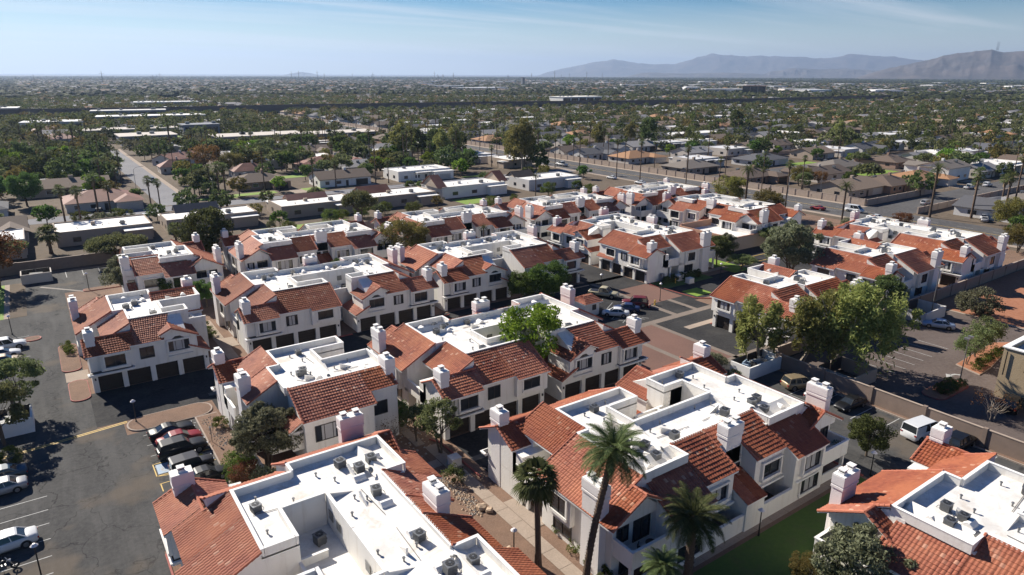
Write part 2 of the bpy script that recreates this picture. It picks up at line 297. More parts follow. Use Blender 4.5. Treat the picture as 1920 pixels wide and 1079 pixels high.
# ------------------------------------------------------------------ townhouse blocks
AC_SPOTS = []
class Block:
    """One townhouse block. Local axes: x from one end along the garages, d from garage front to the rear, z up."""
    def __init__(s, label, O, ex, ed, halves, L=31.2, near=1, rear='std', group='white townhouse blocks with red tiled roofs', acs=True):
        s.O, s.ex, s.ed, s.L, s.near = np.array([*O, 0.0]), np.array([*ex, 0.0]), np.array([*ed, 0.0]), L, near
        s.flip = False
        cx = 15.6 if len(halves) == 2 else 7.8
        base = s.W(np.array([[cx, 10.4, 0]]))[0]; s.base = base
        s.root = link('townhouse_block', None, loc=tuple(base)); tag(s.root, label, 'townhouse', group)
        s.wall = MB(); s.flat = MB(); s.roofs = MB(); s.acs = []
        for i, h in enumerate(halves):
            s.flip = (i == 1); s.half(h, len(halves) == 1, rear)
        s.flip = False
        s.put('wall', s.wall); s.put('flat_roof', s.flat)
        if acs: AC_SPOTS.append((label, s.acs))
    def W(s, V):
        V = np.asarray(V, float); x = V[:, 0].copy()
        if s.flip: x = s.L - x
        return s.O[None] + x[:, None] * s.ex[None] + V[:, 1:2] * s.ed[None] + np.array([0, 0, 1.0])[None] * V[:, 2:3]
    def X(s, mb):  # apply the half's mirror immediately
        if s.flip:
            mb.v = [(s.L - p[0], p[1], p[2]) for p in mb.v]
            mb.grids = [(np.stack([s.L - g[0][:, 0], g[0][:, 1], g[0][:, 2]], 1), g[1], g[2], g[3]) for g in mb.grids]
        return mb
    def put(s, name, mb, parent=None, mirror=False, **k):
        if not mb.v and not mb.grids: return None
        if mirror: s.X(mb)
        f = s.flip; s.flip = False
        me = mb.mesh(name, lambda V: s.W(V) - s.base[None], **k); s.flip = f
        return link(name, me, parent or s.root)
    def merge(s, dst, src):
        s.X(src)
        n = dst.n; mp = [dst.mi(k) for k in src.mats]; dst.v.extend(src.v); dst.n += src.n
        for f, m in zip(src.f, src.m): dst.f.append([n + a for a in f]); dst.m.append(mp[m])
        for g in src.grids: dst.grids.append((g[0], g[1], g[2], mp[g[3]]))
    def window(s, face, a0, a1, z0, z1, pos, surround=0, split=2, blind=None):
        sg = -1 if face[1] == '-' else 1
        def P(t, n, z): return (pos + sg * n, t, z) if face[0] == 'x' else (t, pos + sg * n, z)
        fr = MB(); gl = MB()
        def bar(mb, t0, t1, n0, n1, za, zb, mat):
            p, q = P(t0, n0, za), P(t1, n1, zb); mb.box(min(p[0], q[0]), max(p[0], q[0]), min(p[1], q[1]), max(p[1], q[1]), za, zb, mat)
        w = .07
        bar(fr, a0 - w, a1 + w, .003, .09, z1, z1 + w, 'frame'); bar(fr, a0 - w, a1 + w, .003, .09, z0 - w, z0, 'frame')
        bar(fr, a0 - w, a0, .003, .09, z0, z1, 'frame'); bar(fr, a1, a1 + w, .003, .09, z0, z1, 'frame')
        for i in range(1, split): t = a0 + (a1 - a0) * i / split; bar(fr, t - .03, t + .03, .003, .075, z0, z1, 'frame')
        if surround:
            q = .22
            bar(fr, a0 - w - q, a1 + w + q, .004, surround, z1 + w, z1 + w + q, 'wall'); bar(fr, a0 - w - q, a1 + w + q, .004, surround + .06, z0 - w - .3, z0 - w, 'wall')
            bar(fr, a0 - w - q, a0 - w, .004, surround, z0 - w, z1 + w, 'wall'); bar(fr, a1 + w, a1 + w + q, .004, surround, z0 - w, z1 + w, 'wall')
        fo = s.put('window', fr, mirror=True)
        bl = random.random() if blind is None else blind
        if bl > .45:
            c = (a0 + a1) / 2; k = (a1 - a0) * .27
            bar(gl, c - k, c + k, .004, .022, z0, z1, 'curtain'); bar(gl, a0, c - k, .004, .022, z0, z1, 'glass'); bar(gl, c + k, a1, .004, .022, z0, z1, 'glass')
        else: bar(gl, a0, a1, .004, .022, z0, z1, 'glass')
        s.put('pane', gl, fo, mirror=True)
    def slope(s, a, b, c, d, caps=()):
        mb = MB(); near = s.near
        tile_slope(mb, a, b, c, d, corr=near > 0, mat='tile' if near > 0 else 'tile_far')
        for p, q in caps: 
            off = Vector((0, 0, .06)); cap_line(mb, Vector(p) + off, Vector(q) + off)
        s.put('tiled_roof', mb, mirror=True)
    def chimney(s, x0, x1, d0, d1, top, pots, zb=0):
        mb = MB(); mb.box(x0, x1, d0, d1, zb, top - 1.25, 'pinkstucco')
        mb.box(x0 - .07, x1 + .07, d0 - .07, d1 + .07, top - 1.25, top - 1.03, 'pinkstucco'); mb.box(x0 - .03, x1 + .03, d0 - .03, d1 + .03, top - 1.03, top - .88, 'pinkstucco')
        mb.box(x0 - .07, x1 + .07, d0 - .07, d1 + .07, top - .88, top - .1, 'pinkstucco'); mb.box(x0 - .05, x1 + .05, d0 - .05, d1 + .05, top - .1, top, 'trim')
        c = s.put('chimney', mb, mirror=True)
        for i in range(pots):
            t = (i + .5) / pots if pots > 1 else .5
            if (d1 - d0) > (x1 - x0): cx, cd = (x0 + x1) / 2, d0 + (d1 - d0) * (.22 + .56 * i if pots > 1 else .5)
            else: cx, cd = x0 + (x1 - x0) * (.22 + .56 * i if pots > 1 else .5), (d0 + d1) / 2
            q = MB(); q.box(cx - .27, cx + .27, cd - .27, cd + .27, top, top + .22, 'trim'); q.box(cx - .22, cx + .22, cd - .22, cd + .22, top + .22, top + .36, 'dark'); q.box(cx - .3, cx + .3, cd - .3, cd + .3, top + .36, top + .46, 'trim')
            s.put('flue_cap', q, c, mirror=True)
    def half(s, style, single, rear):
        w = MB(); f = MB(); G = style == 'G'; J = 'wall'
        E = .003
        # ---- garage floor
        w.box(0.0, 14.2, .55, 6.0, 0, 2.72, J)
        for i in range(5):
            x = 3.4 * i; w.box(x, x + (.62 if i < 4 else .6), 0, .55, 0, 2.2, J)
        w.box(0, 14.2, 0, .55, 2.2, 2.7, J)
        for i in range(4):
            dm = MB(); x0, x1 = 3.4 * i + .62, 3.4 * (i + 1)
            dm.box(x0, x1, .40, .55 - E, 0.01, 2.2, 'door')
            for k in range(1, 5): dm.box(x0, x1, .37, .40, .44 * k + .02, .44 * k + .40 - .02 if k < 4 else 2.17, 'door')
            dm.box(x0, x1, .37, .40, .04, .42, 'door'); s.put('garage_door', dm, mirror=True)
        # ---- upper floor front: sloped prism walls under the front roof plane z = 5.69 + .5 d
        rp = lambda d: 5.66 + .5 * d
        w.prism([(0.02, 2.7), (6.0, 2.7), (6.0, 5.2), (4.7, 5.28), (2.0, rp(2.0) - .06), (0.02, rp(0) - .02)], 0.0, 5.4, 'x', J)
        x1u = 11.9 if G else 14.2
        w.prism([(0, 2.7), (10.3, 2.7), (10.3, 7.3), (4.2, 7.3), (4.1, rp(4.1) - .08), (0, rp(0) - .02)], 5.4, 9.95, 'x', J)
        w.prism([(0, 2.7), (6.8, 2.7), (6.8, 7.3), (4.2, 7.3), (4.1, rp(4.1) - .08), (0, rp(0) - .02)], 9.95, x1u, 'x', J)
        # corner bay and its long ledge
        w.prism([(-.5, 2.72), (0, 2.72), (0, rp(0) - .06), (-.5, rp(-.5) - .06)], 1.15, 4.6, 'x', J)
        w.box(-.45, 4.95, -.85, -.02, 2.72, 2.84, 'trim'); w.box(-.33, 4.85, -.72, -.02, 2.52, 2.72, 'trim'); w.box(-.2, 4.7, -.62, -.02, 2.84, 2.93, 'frame')
        s.window('d-', 1.75, 4.0, 3.5, 4.9, -.5, .28, 2)
        s.window('d-', 5.9, 7.5, 3.5, 4.95, 0, 0, 2)
        sl = s.slope
        z = lambda d: 5.85 + .5 * d
        sl((-.4, -.95, z(-.95)), (4.75, -.95, z(-.95)), (4.75, 2.0, z(2.0)), (-.4, 2.0, z(2.0)), [((-.4, -.95, z(-.95)), (-.4, 2, z(2))), ((-.4, 2.0, z(2.0)), (4.75, 2.0, z(2.0)))])
        sl((4.75, -.35, z(-.35)), (5.4, -.35, z(-.35)), (5.4, 2.0, z(2.0)), (4.75, 2.0, z(2.0)), [((4.75, 2, z(2)), (5.4, 2, z(2)))])
        if style in ('P', 'Q'):
            xr = 14.4
            if style == 'P':
                w.prism([(-.62, 2.95), (0, 2.95), (0, rp(0) - .06), (-.62, rp(-.62) - .06)], 9.6, 14.19, 'x', J)
                s.window('d-', 10.6, 12.9, 3.75, 4.95, -.62, .12, 2)
                sl((5.4, -.35, z(-.35)), (9.6, -.35, z(-.35)), (9.6, 4.1, z(4.1)), (5.4, 4.1, z(4.1)), [((5.4, 2, z(2)), (5.4, 4.1, z(4.1)))])
                sl((9.6, -.98, z(-.98)), (xr, -.98, z(-.98)), (xr, 4.1, z(4.1)), (9.6, 4.1, z(4.1)), [((xr, -.98, z(-.98)), (xr, 4.1, z(4.1)))])
            else:
                s.window('d-', 9.6, 11.4, 3.5, 4.95, 0, 0, 2) if False else s.window('d-', 9.5, 11.8, 3.6, 4.95, 0, .2, 2)
                s.window('d-', 2.0, 2.1, 3.6, 4.9, -.5) if False else None
                sl((5.4, -.35, z(-.35)), (xr, -.35, z(-.35)), (xr, 4.1, z(4.1)), (5.4, 4.1, z(4.1)), [((5.4, 2, z(2)), (5.4, 4.1, z(4.1))), ((xr, -.35, z(-.35)), (xr, 4.1, z(4.1)))])
                sl((9.3, -.75, 2.85), (14.3, -.75, 2.85), (14.3, .02, 3.5), (9.3, .02, 3.5))
        else:
            sl((5.4, -.35, z(-.35)), (8.9, -.35, z(-.35)), (10.4, 4.1, z(4.1)), (5.4, 4.1, z(4.1)), [((5.4, 2, z(2)), (5.4, 4.1, z(4.1)))])
            w.prism([(8.6, 2.7), (13.0, 2.7), (13.0, 5.35), (9.9, 6.78), (8.6, 6.1)], -.04, 4.4, 'y', J)
            gz = lambda x: 7.0 - .47 * abs(x - 9.9)
            sl((13.25, -.35, gz(13.25)), (13.25, 4.6, gz(13.25)), (9.9, 4.6, 7.0), (9.9, -.35, 7.0), [((13.25, -.35, gz(13.25)), (9.9, -.35, 7.0)), ((9.9, -.35, 7), (9.9, 3.0, 7))])
            sl((8.4, 3.6, gz(8.4)), (8.4, -.35, gz(8.4)), (9.9, -.35, 7.0), (9.9, 3.6, 7.0), [((8.4, -.35, gz(8.4)), (9.9, -.35, 7))])
            s.window('d-', 9.4, 11.9, 3.8, 5.1, -.04, .22, 3)
            a = MB(); a.prism([(9.7, 5.3), (11.6, 5.3), (10.9, 5.75), (10.3, 5.75)], -.07, -.05, 'y', 'frame'); s.put('arch_light', a, mirror=True)
            w.box(9.2, 12.3, -.35, -.06, 3.0, 3.12, 'trim')
            # low garage lean-to roof
            w.prism([(11.9, 2.65), (14.2, 2.65), (14.2, 2.85), (11.9, 4.0)], -.02, 5.6, 'y', J)
            sl((14.45, -.3, 2.95), (14.45, 5.8, 2.95), (11.8, 5.8, 4.2), (11.8, -.3, 4.2), [((14.45, -.3, 2.95), (11.8, -.3, 4.2))])
            w.box(9.95, 13.0, 4.4, 6.8, 5.0, 7.3, J)
        # front-rear return slope behind the corner ridge, and the slope facing the end
        sl((4.6, 4.8, 5.45), (-.3, 4.8, 5.45), (-.3, 2.0, 6.82), (4.6, 2.0, 6.82), [((-.3, 4.8, 5.45), (-.3, 2.0, 6.82))])
        w.box(0.0, 5.4, 4.4, 5.0, 2.72, 5.25, J)
        w.prism([(1.95, 5.2), (5.4, 5.2), (5.4, 7.82), (1.95, 5.98)], 2.3, 5.1, 'y', J)
        sl((1.9, 8.6, 6.1), (1.9, 2.2, 6.1), (5.4, 2.2, 7.95), (5.4, 8.6, 7.95), [((1.9, 8.6, 6.1), (5.4, 8.6, 7.95)), ((1.9, 2.2, 6.1), (5.4, 2.2, 7.95))])
        # ---- recessed end balcony
        w.box(3.4, 5.4, 5.0, 10.0, 0, 6.8, J); w.box(0.0, 3.4, 5.0, 10.1, 2.45, 2.7, J); w.box(0.0, .16, 5.0, 9.3, 2.7, 4.05, J); w.box(-.06, .22, 5.0, 9.3, 4.05, 4.15, 'trim')
        w.box(.02, .3, 6.6, 7.0, 0, 2.45, J)
        s.window('x-', 5.6, 7.0, 2.8, 4.9, 3.4, 0, 2, blind=.2); s.window('x-', 7.6, 8.8, 3.4, 4.9, 3.4, 0, 2)
        s.window('x-', 5.8, 8.4, .1, 2.2, 3.4, 0, 3, blind=.2)
        if rear == 'open':
            sx = lambda x: 8.0 - .54 * (4.0 - x)
            w.prism([(.9, 0), (5.2, 0), (5.2, 7.3), (4.05, 7.3), (3.9, 7.6), (.9, 6.0)], 9.2, 13.2, 'y', J)
            sl((.5, 13.5, sx(.5)), (.5, 9.05, sx(.5)), (4.0, 9.05, 8.0), (4.0, 13.5, 8.0), [((.5, 9.05, sx(.5)), (4.0, 9.05, 8.0)), ((4.0, 13.5, 8.0), (.5, 13.5, sx(.5)))])
            zr = lambda d: 5.55 + .5 * (20.8 - d)
            w.prism([(15.0, 0), (20.1, 0), (20.1, zr(20.1) - .2), (15.9, zr(15.9) - .2), (15.0, 7.3)], 4.5, 12.2, 'x', J)
            sl((12.4, 20.4, zr(20.4)), (4.35, 20.4, zr(20.4)), (4.35, 15.9, 8.0), (12.4, 15.9, 8.0), [((4.35, 20.4, zr(20.4)), (4.35, 15.9, 8.0)), ((12.4, 20.4, zr(20.4)), (12.4, 18.8, zr(18.8)))])
            w.prism([(15.0, 0), (18.5, 0), (18.5, zr(18.5) - .2), (15.9, zr(15.9) - .2), (15.0, 7.3)], 12.2, 15.6 - E, 'x', J)
            sl((15.7, 18.8, zr(18.8)), (12.4, 18.8, zr(18.8)), (12.4, 15.9, 8.0), (15.7, 15.9, 8.0), [((15.7, 18.8, zr(18.8)), (15.7, 15.9, 8.0))])
            s.window('d+', 5.6, 8.4, 3.2, 4.9, 20.1, 0, 3, blind=.9); s.window('d+', 12.9, 14.4, 3.4, 4.9, 18.5, 0, 1, blind=.1); s.window('d+', 5.6, 8.4, .4, 2.0, 20.1, 0, 3, blind=.2)
            sl((3.0, 16.4, 4.6), (3.0, 19.6, 4.6), (4.5, 19.6, 5.5), (4.5, 16.4, 5.5)); w.box(3.3, 4.5, 16.6, 19.4, 2.4, 4.55, J); s.window('x-', 17.2, 18.8, 2.9, 4.2, 3.3, 0, 2, blind=.1)
            w.box(1.3, 4.5, 18.6, 18.78, 2.4, 3.6, J); w.box(1.3, 1.46, 15.0, 18.6, 2.4, 3.6, J); w.box(1.46, 4.5, 15.0, 18.6, 2.3, 2.4, J)
            w.box(0, .2, 13.2, 17.0, 0, 2.6, J); w.box(0, .2, 17.0, 20.6, 0, 1.7, J); w.box(.2, 3.2, 20.4, 20.6, 0, 1.2, J); w.box(-.04, .24, 13.2, 17.0, 2.6, 2.7, 'trim'); w.box(-.04, .24, 17.02, 20.6, 1.7, 1.78, 'trim')
            s.window('d+', 1.4, 3.2, .2, 2.1, 13.2, 0, 2, blind=.1)
        else:
            # ---- rear end block with the long slope
            w.prism([(0, 0), (5.2, 0), (5.2, 7.3), (4.05, 7.3), (3.9, 7.6), (0, 5.65)], 9.2, 17.6, 'y', J)
            sx = lambda x: 8.0 - .54 * (4.0 - x)
            sl((-.8, 17.7, sx(-.8)), (-.8, 9.05, sx(-.8)), (4.0, 9.05, 8.0), (4.0, 17.7, 8.0), [((-.8, 9.05, sx(-.8)), (4.0, 9.05, 8.0)), ((4.0, 17.7, 8.0), (2.4, 17.7, sx(2.4)))])
            # gable over the rear corner balcony: ridge at x = 2.9
            w.prism([(0, 5.2), (5.4, 5.2), (2.9, 7.15), (0, 5.62)], 17.6, 18.95, 'y', J)
            sl((-.8, 19.3, sx(-.8)), (-.8, 17.7, sx(-.8)), (2.9, 17.7, sx(2.9)), (2.9, 19.3, sx(2.9)), [((-.8, 19.3, sx(-.8)), (2.9, 19.3, sx(2.9))), ((2.9, 19.3, sx(2.9)), (2.9, 17.7, sx(2.9)))])
            sl((5.6, 17.4, sx(2.9) - 1.55), (5.6, 19.3, sx(2.9) - 1.55), (2.9, 19.3, sx(2.9)), (2.9, 17.4, sx(2.9)), [((5.6, 19.3, sx(2.9) - 1.55), (2.9, 19.3, sx(2.9)))])
            w.box(-.55, 0, 10.6, 13.8, 2.35, 5.2, J); s.window('x-', 11.2, 13.2, 3.2, 4.8, -.55, .14, 2, blind=.2); s.window('x-', 11.0, 13.4, .7, 2.1, 0, 0, 2, blind=.2)
            w.box(0, 5.0, 17.6, 18.5, 0, 5.3, J)
            s.window('d+', 2.4, 4.2, 2.72, 4.8, 18.5, 0, 2, blind=.1); s.window('d+', .5, 1.7, 3.3, 4.7, 18.5, 0, 2)
            # corner balcony box
            w.box(.1, 4.5, 18.5, 20.75, 2.35, 2.6, J); w.box(.1, .26, 18.5, 20.75, 2.6, 3.95, J); w.box(.26, 4.5, 20.6, 20.75, 2.6, 3.95, J); w.box(.04, .32, 18.5, 20.81, 3.95, 4.04, 'trim'); w.box(.32, 4.5, 20.54, 20.81, 3.95, 4.04, 'trim')
            w.box(.2, .5, 20.3, 20.6, 0, 2.35, J); w.box(.3, 4.5, 20.45, 20.6, 0, 1.1, J); s.window('d+', 1.0, 4.0, .2, 2.1, 18.5, 0, 3, blind=.1)
            # ---- rear main: slope z = 5.2 + .5 y_r , y_r = 20.8 - d
            zr = lambda d: 5.35 + .5 * (20.8 - d)
            eave = 21.1 if rear == 'std' else 20.4
            w.prism([(15.0, 0), (20.8, 0), (20.8, zr(20.8) - .2), (15.4, zr(15.4) - .2), (15.0, 7.3)], 4.5, 9.6, 'x', J)
            sl((9.75, eave, zr(eave)), (4.55, eave, zr(eave)), (4.55, 17.45, zr(17.45)), (9.75, 17.45, zr(17.45)), [((4.55, eave, zr(eave)), (4.55, 18.9, zr(18.9)))])
            w.box(6.0, 9.3, 20.8, 21.05, 2.3, 2.45, 'trim')
            s.window('d+', 5.6, 8.4, 3.2, 4.9, 20.8, .35, 2); s.window('d+', 5.4, 8.2, .7, 2.1, 20.8, .12, 2)
            w.prism([(15.0, 2.6), (19.45, 2.6), (19.45, zr(19.45) - .2), (15.4, zr(15.4) - .2), (15.0, 7.3)], 9.6, 14.0, 'x', J)
            w.box(9.6, 15.6, 15.0, 17.8, 0, 5.6, J); w.box(9.6, 14.1, 19.45, 19.75, 2.5, 2.72, 'trim')
            s.window('d+', 10.4, 12.9, 3.5, 4.9, 19.45, .3, 2); s.window('d+', 10.2, 13.2, .1, 2.2, 17.8, 0, 3, blind=.6)
            sl((14.2, 19.75, zr(19.75)), (9.75, 19.75, zr(19.75)), (9.75, 15.4, zr(15.4)), (14.2, 15.4, zr(15.4)), [((14.2, 19.75, zr(19.75)), (14.2, 15.4, zr(15.4))), ((9.75, 17.4, zr(17.4)), (9.75, 15.4, zr(15.4)))])
            w.prism([(15.0, 5.5), (17.8, 5.5), (17.8, zr(17.8) - .2), (15.4, zr(15.4) - .2), (15.0, 7.3)], 14.0, 15.6 - E, 'x', J)
            sl((15.6, 17.3, zr(17.3)), (14.2, 17.3, zr(17.3)), (14.2, 15.4, zr(15.4)), (15.6, 15.4, zr(15.4)))
            s.window('d+', 14.3, 15.3, 3.6, 4.8, 17.8, 0, 1, blind=.1)
            # patio walls and the little store with its lean-to roof
            w.box(9.6, 14.3, 20.6, 20.8, 0, 1.7, J); w.box(9.55, 14.3, 20.56, 20.84, 1.7, 1.78, 'trim')
            w.prism([(18.0, 0), (20.95, 0), (20.95, 2.9), (18.0, 4.2)], 14.3, 15.6 - E, 'x', J)
            sl((15.6, 21.1, 2.98), (14.15, 21.1, 2.98), (14.15, 17.85, 4.4), (15.6, 17.85, 4.4))
        # ---- flat roofs and parapets
        zf, zt = 7.32, 8.0
        f.box(5.42, 9.95, 4.2, 9.2, 7.2, zf, 'roofw'); f.box(4.0, 9.95, 9.2, 17.4 if rear == 'std' else 15.85, 7.2, zf, 'roofw')
        x3 = 13.0 if G else 14.2
        f.box(9.95, x3, 4.2, 6.8, 7.2, zf, 'roofw')
        hx = single
        f.box(9.95, 15.6, 10.5, 15.35 if rear == 'std' else 15.85, 7.2, zf, 'roofw')
        f.box(9.95, 15.6, 6.8, 10.5, 5.0, 5.12, 'roofw')
        w.box(9.95, 15.6 - E, 6.8, 10.5, 0, 5.0, J)
        w.box(9.95, 15.6, 10.5, 15.0, 0, 7.2, J); w.box(5.4, 9.95, 9.2, 15.0, 0, 7.2, J)
        def par(x0, x1, d0, d1, top=zt, bot=7.2):
            w.box(x0, x1, d0, d1, bot, top, J); w.box(x0 - .03, x1 + .03, d0 - .03, d1 + .03, top, top + .05, 'trim')
        t = .22
        par(5.42, x3, 4.1, 4.1 + t); par(5.42, 5.42 + t, 4.1 + t + .04, 9.0); par(4.0, 5.42, 9.0, 9.0 + t, zt); par(4.0, 4.0 + t, 9.26, 17.3 if rear == 'std' else 15.7)
        if rear == 'std': par(4.0, 9.75, 17.36, 17.36 + t); par(9.75 - t, 9.75, 15.5, 17.3); par(9.78, 15.6 if not single else 15.7, 15.28, 15.28 + t)
        else: par(4.25, 15.7, 15.72, 15.9)
        par(x3 - t, x3, 4.1 + t + .04, 6.56); par(9.95, x3, 6.58, 6.58 + t); par(9.95, 9.95 + t, 6.84, 10.25, zt, 5.1); par(9.95, 15.6, 10.3, 10.3 + t, zt, 5.1); par(x3 + .03, 15.6, 6.62, 6.8, 5.7, 4.9); par(13.9, 14.08, 6.84, 8.9, 5.75, 5.1)
        # fins stepping down from the parapets
        for (a, b2, dd) in ((7.0, 8.6, 13.4), (11.4, 12.8, 12.6)):
            w.prism([(a, zf), (b2, zf), (a, 7.95)], dd, dd + .18, 'y', J)
        w.prism([(10.4, zf), (12.6, zf), (10.4, 7.9)], 9.96 + (0 if G else 0), 10.16, 'x', J)
        if single and rear == 'open': w.box(15.6 - E, 15.8, 10.5, 18.4, 0, 7.0, J); par(15.6, 15.82, 10.3, 15.6)
        elif single:
            w.box(15.6 - E, 15.8, 10.5, 17.8, 0, 7.25, J); par(15.6, 15.82, 10.3, 15.5)
            sl((9.6, 10.1, 5.62), (15.95, 10.1, 5.62), (15.95, 14.9, 8.12), (9.6, 14.9, 8.12), [((15.95, 10.1, 5.62), (15.95, 14.9, 8.12)), ((9.6, 14.9, 8.12), (15.95, 14.9, 8.12)), ((9.6, 10.1, 5.62), (9.6, 14.9, 8.12))])
        elif not s.flip: pass
        # chimneys
        s.chimney(-.04, 1.02, .6, 2.2, 8.2, 1)
        s.chimney(-.75, .2, 15.5, 17.75, 8.5, 2) if rear == 'std' else s.chimney(.4, 1.6, 9.9, 11.5, 8.5, 2)
        if not single and not s.flip: s.chimney(14.75, 16.95, 16.7, 17.8, 9.1, 2, 5)
        if single: s.chimney(14.6, 15.95, 16.3, 17.6, 9.0, 1, 0) if rear == 'std' else s.chimney(15.0, 16.1, 15.6, 17.4, 9.2, 1, 0)
        for (px_, pd_, z1_) in ((4.62, 19.0, 4.9), (9.4, 4.9, 7.0)):
            q = MB(); q.tube((px_ - .1, pd_, .1), (px_ - .1, pd_, z1_), .06, .06, 'trim', 6); s.put('downpipe', q, mirror=True)
        for lx in (.32, 13.9): q = MB(); q.box(lx - .08, lx + .08, -.12, -.003, 1.75, 2.05, 'frame'); s.put('wall_light', q, mirror=True)
        for (vx_, vd_) in ((11.2, 10.27), (12.8, 10.27)): q = MB(); q.box(vx_ - .4, vx_ + .4, vd_ - .05, vd_ - .0, 6.1, 6.9, 'metal'); s.put('wall_vent', q, mirror=True)
        for (ax, ad, bx_, bd) in ((6.2, 13.0, 8.8, 16.2), (8.9, 4.9, 9.4, 9.6), (10.4, 13.2, 14.6, 13.4)):
            q = MB(); q.tube((ax, ad, zf + .06), (bx_, bd, zf + .06), .03, .03, 'pole', 5); s.put('conduit', q, mirror=True)
        dx_, dd_ = 9.0 + random.uniform(-.5, .4), 15.2 + random.uniform(-.5, .5)
        q = MB(); q.tube((dx_, dd_, zf), (dx_, dd_, zf + .5), .03, .03, 'pole', 5); q.tube((dx_, dd_, zf + .5), (dx_ + .06, dd_ + .05, zf + .56), .3, .24, 'metal', 14); s.put('satellite_dish', q, mirror=True)
        # small roof furniture
        if s.near > -1:
            for (vx, vd, k) in ((7.3, 6.0, 0), (8.6, 13.9, 1), (12.2, 13.4, 0), (6.1, 15.8, 1), (11.6, 5.4, 0), (13.6, 14.2, 1), (6.4, 11.1, 0), (8.9, 8.3, 0), (10.9, 11.9, 0), (7.9, 12.1, 0), (12.9, 11.4, 0)):
                vx += random.uniform(-.4, .4); vd += random.uniform(-.4, .4); q = MB()
                if k: 
                    q.prism([(vx - .42, zf), (vx + .42, zf), (vx + .36, zf + .18), (vx + .12, zf + .4), (vx - .12, zf + .4), (vx - .36, zf + .18)], vd - .5, vd + .5, 'y', 'trim'); s.put('skylight', q, mirror=True)
                else:
                    q.tube((vx, vd, zf), (vx, vd, zf + .32), .07, .07, 'metal', 8); q.tube((vx, vd, zf + .3), (vx, vd, zf + .38), .13, .1, 'metal', 8); s.put('vent_pipe', q, mirror=True)
        ac = [(6.6, 13.2), (7.7, 14.2), (8.7, 5.3), (12.2, 14.2)] + ([(12.6, 9.0)] if not single else []) + ([(7.6, 16.0)] if random.random() < .5 else [])
        if single and True: ac = [(6.4, 11.8), (7.5, 12.4), (8.8, 5.6)]
        for (x, d) in ac:
            x += random.uniform(-.5, .5); d += random.uniform(-.5, .5); zz = 5.12 if (9.95 < x < 14 and 6.9 < d < 10.2) else zf
            p = s.W(np.array([[x, d, zz]]))[0]; s.acs.append((tuple(p), ))
        s.merge(s.wall, w); s.merge(s.flat, f)

# ------------------------------------------------------------------ the estate's blocks
X1, Y1 = (1, 0), (0, 1)
Block('townhouse block beside the main drive, alone west of the garden strip, garages in shade', (1.9, 97.8), X1, Y1, 'G', near=1)
Block('second townhouse block of the shaded garage row, beyond the small half block', (21.9, 99.2), X1, Y1, 'PG', near=1)
Block('long middle block with a leafy bright green tree rising behind its roof gap', (33.6, 61.2), X1, Y1, 'PG', near=1)
Block('long block behind the pair of round dark green trees, north of the central parking court', (55.7, 100.3), X1, Y1, 'GP', near=0)
Block('block with sunlit garage doors facing the brick paving, lawn at its side', (97.3, 91.9), Y1, X1, 'QG', near=1)
Block('nearest long block at the bottom edge, its flat white roof crowded with air conditioners', (4.6, 57.4), (0, -1), X1, 'PG', near=2)
Block('large block behind the tall palms, its walled patio along the dark lawn', (33.6, 52.2), X1, (0, -1), 'PG', near=2)
Block('block cut off by the bottom right corner, olive tree at its balcony', (68.1, 24.5), (0, -1), (-1, 0), 'PG', near=2)
Block('small half block with one broad tiled slope, olive tree against its balcony side', (14.1, 83.9), X1, (0, -1), 'P', near=2, rear='open')
Block('small block beside the back parking bays, with grey olive and green shrubs in front', (26.0, 152.3), (-1, 0), (0, -1), 'P', near=0)
Block('garden side of the block between the dark ficus and the yellowing tree', (30.9, 153.2), X1, (0, -1), 'PP', near=0)
Block('garden side of the block just right of the yellowing tree, small date palm before it', (66.2, 153.2), X1, (0, -1), 'PP', near=0)
Block('third block from the yellowing tree in the back row by the alley wall', (101.2, 153.2), X1, (0, -1), 'PP', near=0)
Block('last block of the back row, nearest the avenue', (136.2, 153.2), X1, (0, -1), 'PP', near=0)
Block('block behind the salmon clubhouse at the entrance', (161.5, 131.0), (0, -1), (-1, 0), 'PP', near=0)
Block('half block beside the walled refuse yard, willowy trees against its roof end', (88.9, 54.4), Y1, X1, 'P', near=1)
Block('half block between the big olive tree and the dense dark tree', (120.6, 56.5), Y1, X1, 'P', near=0)
Block('long block by the boundary wall and the street corner, behind the half block', (145.6, 54.9), Y1, X1, 'PG', near=0)

# ------------------------------------------------------------------ light and sky
EL = 34.0
sun = bpy.data.lights.new('sun', 'SUN'); sun.energy = 5.0; sun.angle = R(.5); sun.color = (1, .93, .82)
so = link('sun', sun); so.rotation_euler = (R(90 - EL), 0, R(195)); 
w = bpy.data.worlds.new('World'); scene.world = w; w.use_nodes = True; nt = w.node_tree
for n in list(nt.nodes): nt.nodes.remove(n)
out = nt.nodes.new('ShaderNodeOutputWorld'); bg = nt.nodes.new('ShaderNodeBackground')
sky = N(nt, 'TexSky', sky_type='NISHITA'); sky.sun_disc = False; sky.sun_elevation = R(EL); sky.sun_rotation = R(-15); sky.altitude = 300; sky.air_density = 1.0; sky.dust_density = .1; sky.ozone_density = 3.0
tc = N(nt, 'TexCoord').outputs['Generated']; sp = N(nt, 'SeparateXYZ'); L(nt, tc, sp.inputs[0])
